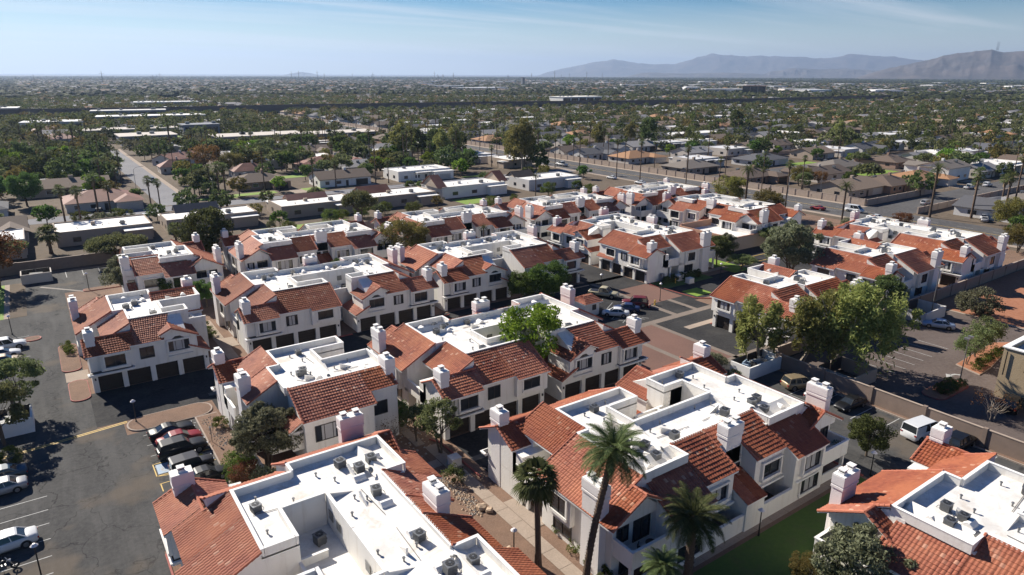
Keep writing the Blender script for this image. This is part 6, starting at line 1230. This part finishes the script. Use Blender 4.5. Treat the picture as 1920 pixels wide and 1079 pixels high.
office(60, 470, 30, 26, 5, 'hw3', 'hw2', 'dark fronted office with a tan roof behind the trees'); office(118, 440, 52, 24, 4.6, 'hw3', 'hw2', 'long grey office with a pale gravel roof by the trees'); office(166, 430, 42, 22, 4.6, 'hw3', 'hw2', 'grey office beside the avenue with a long pale roof'); office(96, 500, 22, 16, 8, 'hw3', 'hw3', 'dark glass two storey office among the trees'); office(58, 535, 60, 20, 4.5, 'hw0', 'hw2', 'long brown roofed apartment row behind the palms')
office(640, 760, 70, 30, 11, 'wall', 'wall', 'white industrial building rising behind the sound wall'); office(1215, 1010 - 120, 44, 30, 20, 'hw5', 'hw5', 'brown five storey office tower on the right', -55); office(1480, 2050, 10, 10, 30, 'hw3', 'hw3', 'distant dark tower at the horizon')
for i in range(46):
    d = random.uniform(1700, 4200); az_ = R(random.uniform(28, 73)) ; x, y = d * math.sin(az_), d * math.cos(az_); w_ = random.uniform(30, 110)
    r_ = link('warehouse', None, loc=(x, y, 0), rz=R(-35 if i % 2 else 0)); tag(r_, 'pale distant warehouse on the plain before the mountains', 'warehouse', 'pale warehouses on the plain'); a = MB(); a.box(-w_ / 2, w_ / 2, -20, 20, 0, random.uniform(6, 10), random.choice(('hw4', 'hw2', 'wall'))); kid('wall', a.mesh('wall'), r_); a = MB(); a.box(-w_ / 2 + 1, w_ / 2 - 1, -19, 19, 5, 10.2, 'roofw_grey'); kid('flat_roof', a.mesh('flat_roof'), r_)
cand = [c for c in cand if not blocked(c[1], c[2])]
n_ind = 255
for i, (d, x, y, rz_) in enumerate(cand[:n_ind]):
    k = random.choice(keys) if x > 215 else random.choice(['flatpale', 'htan', 'hbrown', 'flatw', 'gpale', 'hred', 'hgrey'])
    z_ = 'beyond the avenue' if x > 215 else 'left of the avenue'; dd = 'near' if d < 420 else ('mid distance' if d < 600 else 'far')
    put_house(k, x, y, rz_ + random.choice((0, 0, 0, 90)), '%s house in the %s suburb %s' % (DESC[k], dd, z_), 'suburban houses: %s, %s, %s' % (DESC[k], dd, z_), random.uniform(.85, 1.1), random.uniform(.9, 1.15), parts=d < 430)
# the rest of the suburb: one mass of roofs
fm = MB(); rs = np.random.default_rng(5)
rmats = ['sh2', 'sh5', 'sh4', 'sh0', 'sh1', 'roofw_grey', 'sh5', 'sh5', 'sh4', 'sh3', 'roofw_grey', 'roofw_grey', 'roofw']
for (d, x, y, rz_) in cand[n_ind:]:
    w_, d_, h_ = rs.uniform(15, 21), rs.uniform(11, 15), 2.9; wm = 'hw%d' % rs.integers(0, 6); rm = rmats[rs.integers(0, len(rmats))]
    if d > 1400:
        h_ = rs.uniform(3.5, 6.5)
        if rs.uniform() < .35: continue
    x0, x1, y0, y1 = x - w_ / 2, x + w_ / 2, y - d_ / 2, y + d_ / 2
    fm.add([(x0, y0, 0), (x1, y0, 0), (x1, y1, 0), (x0, y1, 0), (x0, y0, h_), (x1, y0, h_), (x1, y1, h_), (x0, y1, h_)], [(0, 1, 5, 4), (1, 2, 6, 5), (2, 3, 7, 6), (3, 0, 4, 7)], wm)
    x0 -= .6; x1 += .6; y0 -= .6; y1 += .6; k = rs.choice([0.01, 3.5, 6.5]); ht = h_ + (.3 if rm in ('roofw', 'roofw_grey') else rs.uniform(1.8, 2.8)); ym = (y0 + y1) / 2
    if rm in ('roofw', 'roofw_grey'): fm.box(x0, x1, y0, y1, h_, h_ + .4, rm)
    else: fm.add([(x0, y0, h_), (x1, y0, h_), (x1, y1, h_), (x0, y1, h_), (x0 + k, ym, ht), (x1 - k, ym, ht)], [(0, 1, 5, 4), (1, 2, 5), (2, 3, 4, 5), (3, 0, 4)], rm)
tag(link('distant_suburb', fm.mesh('distant_suburb')), 'mass of small roofs spreading to the horizon', 'suburb', kind='stuff')
for j in range(-1, 8): sheet('suburb_street', rect(220, 900, 105 + 76 * j - 5, 105 + 76 * j + 5), -.004, 'street') if j else None
for j in range(0, 7): sheet('suburb_street', rect(-200, 190, 300 + 74 * j + 32, 300 + 74 * j + 42), -.004, 'street') if j > 1 else None
for i, (x, y, w_, d_) in enumerate([(52, 324, 12, 6), (53, 340, 12, 5), (62, 246.5, 16, 5), (84, 246, 9, 6), (118, 192, 10, 10), (50, 226 + 18, 12, 4), (150, 240.5, 12, 3), (298, 153, 26, 8), (330, 165, 30, 9), (262, 214, 8, 4), (60, 184, 24, 6), (96, 281, 30, 7), (128, 288, 20, 5), (70, 510, 40, 16), (300, 190, 22, 6)]): sheet('front_lawn', rect(x - w_ / 2, x + w_ / 2, y - d_ / 2, y + d_ / 2), .02, 'lawn2')
for i, (x, y, w_, d_) in enumerate([(56, 332, 9, 10), (78, 243.5, 7, 8), (22, 242, 9, 4), (104, 243.5, 6, 6), (137, 242, 7, 5), (240, 116, 8, 5), (287, 117, 9, 8), (305, 117, 8, 7)]): sheet('driveway', rect(x - w_ / 2, x + w_ / 2, y - d_ / 2, y + d_ / 2), .012, 'concrete')
# the tan building beyond the wall
tb = link('tan_building', None, loc=(110, 22, 0)); tag(tb, 'tan stucco building with a white edged flat roof at the right edge', 'building')
a = MB(); a.box(-11.6, 14, -14, 8.4, 0, 6.0, 'tan'); a.box(-11.6, -11.2, -14, 8.4, 6, 6.8, 'tan'); a.box(-11.2, 14, 8.0, 8.4, 6, 6.8, 'tan'); a.box(-11.2, 14, -14, -13.6, 6, 6.8, 'tan'); kid('wall', a.mesh('wall'), tb)
a = MB(); a.box(-11.75, -11.05, -14.1, 8.55, 6.8, 6.95, 'trim'); a.box(-11.05, 14, 7.9, 8.55, 6.8, 6.95, 'trim'); kid('coping', a.mesh('coping'), tb); a = MB(); a.box(-11.2, 14, -13.6, 8.0, 5.95, 6.1, 'roofw_grey'); kid('flat_roof', a.mesh('flat_roof'), tb)
for yy in (5.5, 1.5): a = MB(); a.box(-11.95, -11.6, yy - .2, yy + .2, 4.3, 4.7, 'frame'); kid('wall_light', a.mesh('wall_light'), tb)
a = MB(); a.box(-11.66, -11.6, 2.2, 2.9, .6, 2.0, 'glass'); kid('window', a.mesh('window'), tb); a = MB(); a.tube((-11.75, 7.9, 3.2), (-11.75, 7.9, 6.4), .07, .07, 'frame', 6); kid('downpipe', a.mesh('downpipe'), tb)
# ------------------------------------------------------------------ trees of the suburb
PROTO['sd'] = T('garden_tree', 'lf_dark', 'bark', 4.2, 7.5, 1.6, 26, 34, 1.0, 31, cr=.36, limbs=4); PROTO['sg'] = T('garden_tree', 'lf_ficus', 'bark', 3.8, 6.0, 1.6, 24, 34, .95, 32, cr=.36, limbs=4); PROTO['sm'] = T('garden_tree', 'lf_mesq', 'bark', 4.6, 5.2, 1.8, 30, 34, .9, 33, 'flat', cr=.3, limbs=5); PROTO['sy'] = T('garden_tree', 'lf_yel', 'bark', 3.4, 5.4, 1.8, 22, 30, .85, 34, cr=.34, limbs=4)
PROTO['sb'] = T('garden_tree', 'lf_green', 'bark', 3.2, 5.2, 1.4, 20, 34, .85, 35, cr=.36, limbs=4); PROTO['pine'] = T('tall_pine', 'lf_dark', 'bark', 4.0, 14.5, 2.0, 70, 60, .75, 36, cr=.3, limbs=8); PROTO['gum'] = T('tall_gum_tree', 'lf_euc', 'palebark', 4.6, 14.0, 3.0, 64, 70, .7, 37, cr=.28, droop=2, limbs=9, inner=.3)
TN = {'sd': 'dark green', 'sg': 'deep green', 'sm': 'grey green spreading', 'sy': 'yellowing', 'sb': 'bright green'}
# tall groups by the avenue
for i, (x, y, k, s_) in enumerate([(146, 300, 'gum', 1.15), (156, 303, 'pine', 1.0), (166, 305, 'pine', .95), (172, 296, 'gum', 1.0), (150, 311, 'pine', .9), (163, 292, 'gum', .9), (178, 300, 'pine', .85), (176, 244, 'gum', 1.3), (181, 249, 'pine', 1.15), (178, 253, 'gum', 1.1)]):
    pl(k, x, y, 'tall dark tree in the high group above the %s' % ('work truck' if i > 6 else 'white flat roofed house'), 'tree', 'tall trees above the %s' % ('work truck' if i > 6 else 'white flat roofed house'), s=s_)
for x, y, k, s_, l in [(288, 278, 'pine', 1.15, 'big dark pine beyond the avenue wall'), (262, 290, 'gum', .9, 'broad tree left of the big dark pine'), (296, 300, 'gum', .8, 'feathery tree right of the big dark pine'), (420, 320, 'pine', 1.1, 'dark pine above the grey roofs'), (410, 236, 'gum', .8, 'large spreading tree before the white roofs'), (372, 212, 'sm', 1.7, 'wide grey green tree beside the blue gabled house'), (322, 130, 'sm', 1.35, 'wide dark tree at the right edge beyond the side street'), (250, 176, 'sd', .9, 'round tree beside the brown avenue house'), (174.7, 119.6, 'yel', 1.0, 'yellow green tree on the avenue verge'), (181.5, 138, 'yel', 1.15, 'larger yellow green tree on the avenue verge'), (167, 128, 'yel', .8, 'yellow green tree behind the last garage chimney'), (60, 308, 'rust', 1.7, 'tall rusty brown tree by the pale street'), (68, 302, 'yel', 1.1, 'yellow green tree beside the rusty brown tree'), (71, 246, 'sb', .8, 'bright green round tree by the cream garage'), (88.5, 300, 'sm', 1.3, 'large pale green tree left of the long red roof'), (-3, 262, 'ficus', 1.3, 'round bright green tree at the left edge'), (36.5, 222, 'sd', .8, 'dark tree at the street corner'), (-8, 184, 'mesq', .8, 'feathery tree over the garden walls at left'), (-13, 178, 'mesq', 1.0, 'wide tree at the left edge before the garden walls'), (45, 218, 'sd', .75, 'low dark tree between two flat roofed houses'), (52, 205, 'sy', .55, 'small yellow green tree between two flat roofed houses'), (238, 150, 'yel', .9, 'yellowing tree before the tan corner house'), (262, 122, 'sd', .6, 'round dark tree beside the tan corner house'), (243, 145, 'rust', .8, 'thin rusty tree by the avenue wall'), (205 + 20, 140, 'oliveleaf', 1.1, 'dark small leaved tree behind the avenue wall'), (212, 70, 'yel', 1.1, 'yellowing tree at the right edge by the avenue'), (206, 66, 'sg', .8, 'green tree at the right edge by the avenue'), (190, 88, 'rust', .7, 'thin brown tree beside the corner block'), (188, 60, 'yel', .8, 'yellow green tree behind the corner block chimney'), (160, 218, 'sd', .6, 'dark bush tree beside the grey flat roofed house'), (146, 96, 'mesq', .8, 'tree beside the clubhouse')]:
    pl(k, x, y, l, s=s_)
for x, y, k, s_, l in [(.5, 187.5, 'fan_low', 1.5, 'bushy fan palm with hanging dry fronds behind the shaded wall'), (26.5, 183.5, 'fan_low', 1.1, 'low fan palm behind the umbrella shaped tree'), (5, 214, 'fan_mid', 1.15, 'left palm of the pair before the first flat roofed house'), (8.5, 213, 'fan_mid', 1.1, 'right palm of the pair before the first flat roofed house'), (13.5, 224, 'fan_mid', 1.3, 'tall palm before the red hipped garage'), (16.5, 223, 'fan_mid', 1.05, 'shorter palm before the red hipped garage'), (28, 232, 'fan_mid', 1.0, 'left palm of the corner pair by the red hipped house'), (30.5, 232, 'fan_mid', .9, 'right palm of the corner pair by the red hipped house'), (46.5, 225, 'fan_mid', 1.35, 'pair palm left by the corner lawn'), (48.6, 226, 'fan_mid', 1.3, 'pair palm right by the corner lawn'), (141.5, 188, 'date_mid', .6, 'short date palm beside the grey flat roofed house'),
    (175.7, 127.7, 'date_mid', 1.15, 'tall date palm before the avenue lamp'), (180.4, 117.2, 'fan_tall', 1.0, 'very tall thin palm on the avenue verge'), (184.0, 101.5, 'date_mid', .95, 'date palm rising behind the long corner block'), (203.0 + 12.5, 92.4, 'date_mid', 1.25, 'tallest date palm by the red stop sign'), (224.2, 84.8, 'fan_mid', 1.4, 'left palm of the corner cluster'), (227, 86, 'fan_mid', 1.1, 'second palm of the corner cluster'), (231, 79, 'fan_mid', 1.3, 'third palm of the corner cluster'), (233, 81, 'fan_mid', 1.2, 'fourth palm of the corner cluster'), (228, 76, 'fan_tall', 1.2, 'tallest fan palm of the corner cluster'), (146, 101, 'date_mid', .6, 'small palm at the clubhouse corner'), (92, 246, 'fan_mid', .95, 'palm before the long red roof'), (84.6, 249, 'fan_mid', 1.1, 'palm before the white brown roofed house')]:
    pl(k, x, y, l, 'palm', s=s_)
for i in range(44):
    side = i % 2; x = 193.6 if side else 219.6; y = 135 + (i // 2) * 17.5 + random.uniform(-4, 4)
    pl('fan_tall', x, y, 'tall thin fan palm in the row along the %s side of the avenue' % ('near' if side else 'far'), 'palm', 'palms along the %s side of the avenue' % ('near' if side else 'far'), s=random.uniform(.7, 1.05))
npal = 0; ntree = 0; spots = []
for (d, x, y, rz_) in cand: 
    if d < 1150:
        for k in range(3 if d < 700 else 3): spots.append((d, x + random.uniform(-12, 12), y + random.choice((-1, 1)) * random.uniform(8, 15)))
for k in range(1200):
    x, y = random.uniform(-120, 190), random.uniform(242, 760) if k % 4 else random.uniform(242, 420)
    if in_view(x, y) and not blocked(x, y, 4): spots.append((math.hypot(x, y), x, y))
spots = [(math.hypot(x, y), x, y) for d, x, y in spots if in_view(x, y, 0)]
spots.sort(); rest = []
for (d, x, y) in spots:
    r0 = random.random(); zone = 'beyond the avenue' if x > 215 else 'left of the avenue'; dd = 'nearer' if d < 420 else 'farther'
    if r0 < .2 and npal < 130:
        npal += 1; pl(random.choice(('fan_tall', 'fan_mid', 'fan_mid')), x, y, 'garden palm in the %s suburb %s' % (dd, zone), 'palm', 'garden palms, %s, %s' % (dd, zone), s=random.uniform(.7, 1.15))
    elif ntree < 225:
        ntree += 1; k = random.choice(('sd', 'sd', 'sg', 'sg', 'sm', 'sm', 'sy', 'sb')); pl(k, x, y, '%s garden tree in the %s suburb %s' % (TN[k], dd, zone), 'tree', '%s garden trees, %s, %s' % (TN[k], dd, zone), s=random.uniform(.6, 1.25))
    else: rest.append((x, y, d))
# the far tree cover: one mass built from leaf clusters (nearer) and crumpled crowns (farther)
rs = np.random.default_rng(77)
tm = {k: [] for k in ('lf_dark', 'lf_ficus', 'lf_mesq', 'lf_yel', 'lf_far')}
near_t = []
for (x, y, d) in rest:
    if d < 560: near_t.append((x, y, rs.uniform(2.2, 4.6), rs.uniform(4, 8), rs.choice(['lf_dark', 'lf_ficus', 'lf_mesq', 'lf_mesq', 'lf_dark', 'lf_yel', 'lf_olive']))); continue
    k = rs.choice(['lf_dark', 'lf_ficus', 'lf_mesq', 'lf_mesq', 'lf_dark', 'lf_yel']); tm[k].append((x, y, rs.uniform(3, 5.5), rs.uniform(5, 9)))
NT = 8200
for _ in range(NT):
    a_ = R(35 + rs.uniform(-40, 40)); d = math.sqrt(rs.uniform(420 ** 2, 1500 ** 2)); x, y = d * math.sin(a_), d * math.cos(a_)
    if 190 < x < 222 or (blocked(x, y, 2) and d < 500): continue
    bad = False
    for (x0, y0), (x1, y1) in zip(FW[:-1], FW[1:]):
        if x0 <= x <= x1:
            yy = y0 + (y1 - y0) * (x - x0) / (x1 - x0)
            if yy - 34 < y < yy + 52: bad = True
    if bad: continue
    tm[rs.choice(['lf_dark', 'lf_ficus', 'lf_mesq', 'lf_mesq', 'lf_dark', 'lf_dark', 'lf_far', 'lf_far', 'lf_yel'])].append((x, y, rs.uniform(2.2, 5.4), rs.uniform(4.0, 9.5)))
lm = MB()
for k, A in tm.items():
    A = np.array(A); n = len(A); c = 90; d = rs.normal(size=(n, c, 3)); d /= np.linalg.norm(d, axis=2)[:, :, None]; d *= (rs.uniform(.35, 1, (n, c)) ** .6)[:, :, None]
    lob = rs.normal(size=(n, 1, 3)) * .25; P = np.empty((n, c, 3)); P[:, :, 0] = A[:, 0:1] + (d[:, :, 0] + .25 * np.sign(d[:, :, 1])) * A[:, 2:3]; P[:, :, 1] = A[:, 1:2] + d[:, :, 1] * A[:, 2:3]; P[:, :, 2] = A[:, 3:4] * (.55 + .43 * d[:, :, 2])
    V, F = leaf_quads(P.reshape(-1, 3), 1.7, rs, .5); lm.grid(V, F, np.zeros((len(V), 2)), k)
for kk in ('lf_dark', 'lf_ficus', 'lf_mesq', 'lf_yel', 'lf_olive'):
    P = [clump_crown(rs, r_, h_ * .75, h_ * .2, 12, 26, 0, 'round', 0, .4) + np.array([x, y, 0]) for x, y, r_, h_, k in near_t if k == kk]
    if P: V, F = leaf_quads(np.concatenate(P), .9, rs, .4); lm.grid(V, F, np.zeros((len(V), 2)), kk)
tag(link('distant_tree_cover', lm.mesh('distant_tree_cover')), 'mass of dark green trees between the distant roofs', 'trees', kind='stuff')
# beyond 1.4 km
ico = bpy.data.meshes.new('tmp'); import bmesh; bm = bmesh.new(); bmesh.ops.create_icosphere(bm, subdivisions=1, radius=1); bm.verts.ensure_lookup_table(); IV = np.array([v.co[:] for v in bm.verts]); IF = np.array([[v.index for v in f.verts] for f in bm.faces]); bm.free(); bpy.data.meshes.remove(ico)
hm = MB()
for k, num in (('lf_far', 44000), ('lf_dark', 12000), ('lf_mesq', 5000)):
    a_ = np.radians(35 + rs.uniform(-39.5, 39.5, num)); d = 1350 + (rs.uniform(0, 1, num) ** 1.4) * 8800; s_ = rs.uniform(2.6, 6.0, num) * (1 + d / 9000)
    V = IV[None] * (1 + rs.uniform(-.3, .3, (num, len(IV), 1))); V = V * np.stack([s_ * 1.1, s_ * 1.1, s_ * rs.uniform(.7, 1.25, num) * 3000 / (3000 + d)], 1)[:, None, :]
    V[:, :, 0] += (d * np.sin(a_))[:, None]; V[:, :, 1] += (d * np.cos(a_))[:, None]; V[:, :, 2] += (s_ * .75)[:, None]
    F = (IF[None] + (np.arange(num) * len(IV))[:, None, None]).reshape(-1, 3); hm.grid(V.reshape(-1, 3), F, np.zeros((num * len(IV), 2)), k)
tag(link('horizon_woodland', hm.mesh('horizon_woodland')), 'dark belt of far trees reaching to the horizon', 'trees', kind='stuff')
# garden walls
for i, (d, x, y, rz_) in enumerate([c for c in cand if c[0] < 430][:56]):
    yy = y + (17 if rz_ == 0 else -17); run_wall([(x - 11.4, yy), (x + 11.4, yy)], 1.7, 'low pale garden wall behind a suburban house', random.choice(('blockwall2', 'blockwall', 'blockwall2')), .2, 0, name='garden_wall', cat='wall')['group'] = 'garden walls of the suburb'
for i in range(26):
    x = random.uniform(-10, 185); y = random.choice((176, 181, 186, 220, 223)) + random.uniform(-2, 2); pl(random.choice(('shrubg', 'bigb', 'bigb', 'shrub')), x, y, 'garden bush beside the row of flat roofed houses', 'bush', 'garden bushes by the flat roofed houses', s=random.uniform(.9, 1.5))
for i, (x, y, s_) in enumerate([(27, 215, .55), (53, 186, .6), (82, 186, .5), (103, 188, .55), (110, 221, .5), (140, 218, .55), (160, 188, .5), (76, 222, .6), (171, 222, .7), (182, 210, .7), (60, 223, .5), (1, 222, .8), (-12, 226, .8), (20, 262, .9), (32 - 6, 250, .6), (48, 246, .6), (112, 262, .7), (140, 262, .75), (152, 256, .7), (160, 266, .8), (75, 275, .8), (88, 268, .8), (54, 262, .7), (-5, 300, 1.1), (10, 306, 1.1), (22, 300, .9), (-18, 320, 1.2), (100, 275, .8), (125, 272, .9), (178, 232, .8)]):
    pl(('sd', 'sg', 'sm', 'sy', 'sg')[i % 5], x, y, '%s garden tree among the cross street houses' % TN[('sd', 'sg', 'sm', 'sy', 'sg')[i % 5]], 'tree', '%s trees among the cross street houses' % TN[('sd', 'sg', 'sm', 'sy', 'sg')[i % 5]], s=s_)
for i, (x, y) in enumerate([(18, 262), (24, 280), (27, 295), (20, 300), (14, 318), (26, 322), (47, 305), (48, 330), (22, 345), (27, 360), (108, 246), (112, 243), (131, 268), (120, 284), (152, 262), (148, 284), (164, 280), (172, 262), (66, 246), (138, 300)]): pl('fan_mid' if i % 2 else 'fan_tall', x, y, 'tall garden palm near the pale residential street' if x < 60 else 'tall garden palm behind the cross street houses', 'palm', 'garden palms by the pale street' if x < 60 else 'garden palms behind the cross street', s=random.uniform(.75, 1.1))
# power poles on the horizon
for i in range(26):
    a_ = R(random.uniform(0, 45)); d = random.uniform(2500, 5200); x, y = d * math.sin(a_), d * math.cos(a_); h_ = random.uniform(32, 60); r_ = link('transmission_pylon', None, loc=(x, y, 0)); tag(r_, 'tiny pylon standing on the hazy horizon', 'pylon', 'pylons on the horizon')
    b = MB(); b.tube((0, 0, 0), (0, 0, h_), 1.6, .6, 'pole', 4); kid('mast', b.mesh('mast'), r_); b = MB(); b.box(-7, 7, -.3, .3, h_ * .8, h_ * .8 + .7, 'pole'); kid('crossarm', b.mesh('crossarm'), r_)
# ------------------------------------------------------------------ mountains
def mountain(name, prof, dist, depth, mat, seed, jg=.1):
    """prof: (azimuth deg, height m) ridge profile; the range gets real depth and spurs"""
    rs = np.random.default_rng(seed); az = np.array([p[0] for p in prof], float); hh = np.array([p[1] for p in prof]); n = 260; m_ = 34
    A = np.linspace(az[0], az[-1], n); Hh = np.interp(A, az, hh)
    def vn(nx, ny):
        G_ = rs.uniform(0, 1, (nx + 2, ny + 2)); X = np.linspace(0, nx, n)[:, None] * np.ones((1, m_ + 1)); Y = np.linspace(0, ny, m_ + 1)[None] * np.ones((n, 1)); i0 = np.floor(X).astype(int); j0 = np.floor(Y).astype(int); fx = X - i0; fy = Y - j0; fx = fx * fx * (3 - 2 * fx); fy = fy * fy * (3 - 2 * fy)
        return (G_[i0, j0] * (1 - fx) + G_[i0 + 1, j0] * fx) * (1 - fy) + (G_[i0, j0 + 1] * (1 - fx) + G_[i0 + 1, j0 + 1] * fx) * fy
    rd = sum((1 - np.abs(2 * vn(int(13 * 1.9 ** k) + 2, int(3 * 1.8 ** k) + 1) - 1)) * .6 ** k for k in range(5)) / 2.1
    V = []
    for j in range(m_ + 1):
        t = j / m_; u = 2 * t - 1; env = (1 - abs(u)) ** 1.1
        z = Hh * env * (1 + (rd[:, j] - .62) * (jg + 1.15 * (1 - env))) - (3 if j in (0, m_) else 0); r_ = dist + (t - .5) * depth
        V.append(np.stack([r_ * np.sin(np.radians(A)), r_ * np.cos(np.radians(A)), z - 1], 1))
    V = np.concatenate(V); i, j = np.meshgrid(np.arange(n - 1), np.arange(m_)); q = (j * n + i).ravel(); F = np.stack([q, q + 1, q + n + 1, q + n], 1)
    mb = MB(); mb.grid(V, F, np.zeros((len(V), 2)), mat); o = link(name, mb.mesh(name, smooth=True)); tag(o, kind='structure'); return o
m, nt, b = new_mat('desert_rock'); g = geo(nt); L(nt, mix(nt, ramp(nt, noise(nt, .004, 8, g, .7), [(.4, 0), (.62, 1)]), (.045, .04, .042), (.10, .08, .072)), b.inputs['Base Color']); b.inputs['Roughness'].default_value = .95; M['rock'] = m
def px(pts, dist): return [(a_, max(2, dist * (40 / dist + hpx / 1280 * 1.0 / 1.0) )) for a_, hpx in pts]
def P2(pts, dist):   # pixel height above the horizon line -> metres at that distance
    out = []
    for X, hp in pts:
        az_ = 35 + math.degrees(math.atan((X - 960) / 1280 / math.cos(math.atan(399 / 1280)) )) ; sec = 1 / math.cos(R(az_ - 35)); out.append((az_, max(1, hp / 1280 * .955 * dist / sec + (40 if hp > 0 else 0))))
    return out
mountain('far_mountain_range', P2([(1000, 0), (1020, 5), (1050, 12), (1085, 20), (1130, 27), (1150, 26), (1200, 19), (1235, 18), (1270, 31), (1300, 38), (1330, 37), (1360, 33), (1400, 32), (1450, 31), (1480, 29), (1530, 36), (1560, 35), (1600, 34), (1640, 30), (1700, 26), (1800, 18), (2000, 0)], 20000), 20000, 3600, 'rock', 3, .24)
mountain('desert_mountain', P2([(1540, 0), (1580, 8), (1620, 18), (1650, 25), (1680, 32), (1710, 40), (1740, 44), (1760, 47), (1790, 44), (1830, 43), (1860, 41), (1890, 44), (1930, 46), (1990, 42), (2060, 34), (2150, 20), (2300, 0)], 9500), 9500, 2600, 'rock', 8, .12)
mountain('low_hills', P2([(1370, 0), (1400, 7), (1440, 13), (1480, 11), (1530, 13), (1560, 10), (1620, 8), (1700, 0)], 14000), 14000, 1300, 'rock', 5)
mountain('far_hills', P2([(1150, 0), (1180, 4), (1200, 5), (1240, 3), (1330, 5), (1380, 3), (1420, 0)], 13000), 13000, 900, 'rock', 6)
mountain('far_hills', P2([(560, -2), (585, 2), (600, 4), (615, 2), (635, -2)], 18000), 18000, 900, 'rock', 7)
az_ = R(35 + math.degrees(math.atan((1778 - 960) / 1280 / .955)))
for i in range(4):
    r_ = link('radio_mast', None, loc=((9500 + i * 60) * math.sin(az_ + .0007 * i), (9500 + i * 60) * math.cos(az_ + .0007 * i), 310)); tag(r_, 'thin radio mast on the mountain summit', 'mast', 'radio masts on the mountain summit'); b = MB(); b.tube((0, 0, 0), (0, 0, 90), 2.2, 1.0, 'pole', 4); kid('mast', b.mesh('mast'), r_)
# ------------------------------------------------------------------ haze
hb = MB(); hb.box(-26000, 26000, -3000, 26000, -1.2, 760, 'wall'); me = hb.mesh('haze'); hz = bpy.data.materials.new('haze_air'); hz.use_nodes = True; nt = hz.node_tree
for n in list(nt.nodes): nt.nodes.remove(n)
out = nt.nodes.new('ShaderNodeOutputMaterial'); v = nt.nodes.new('ShaderNodeVolumePrincipled'); v.inputs['Color'].default_value = (.45, .60, .86, 1); v.inputs['Density'].default_value = HAZE; v.inputs['Anisotropy'].default_value = .3; nt.links.new(v.outputs[0], out.inputs['Volume'])
me.materials.clear(); me.materials.append(hz); tag(link('haze', me), 'thin blue haze filling the valley', 'haze', kind='stuff')
scene.cycles.volume_bounces = 0; scene.cycles.volume_step_rate = 4
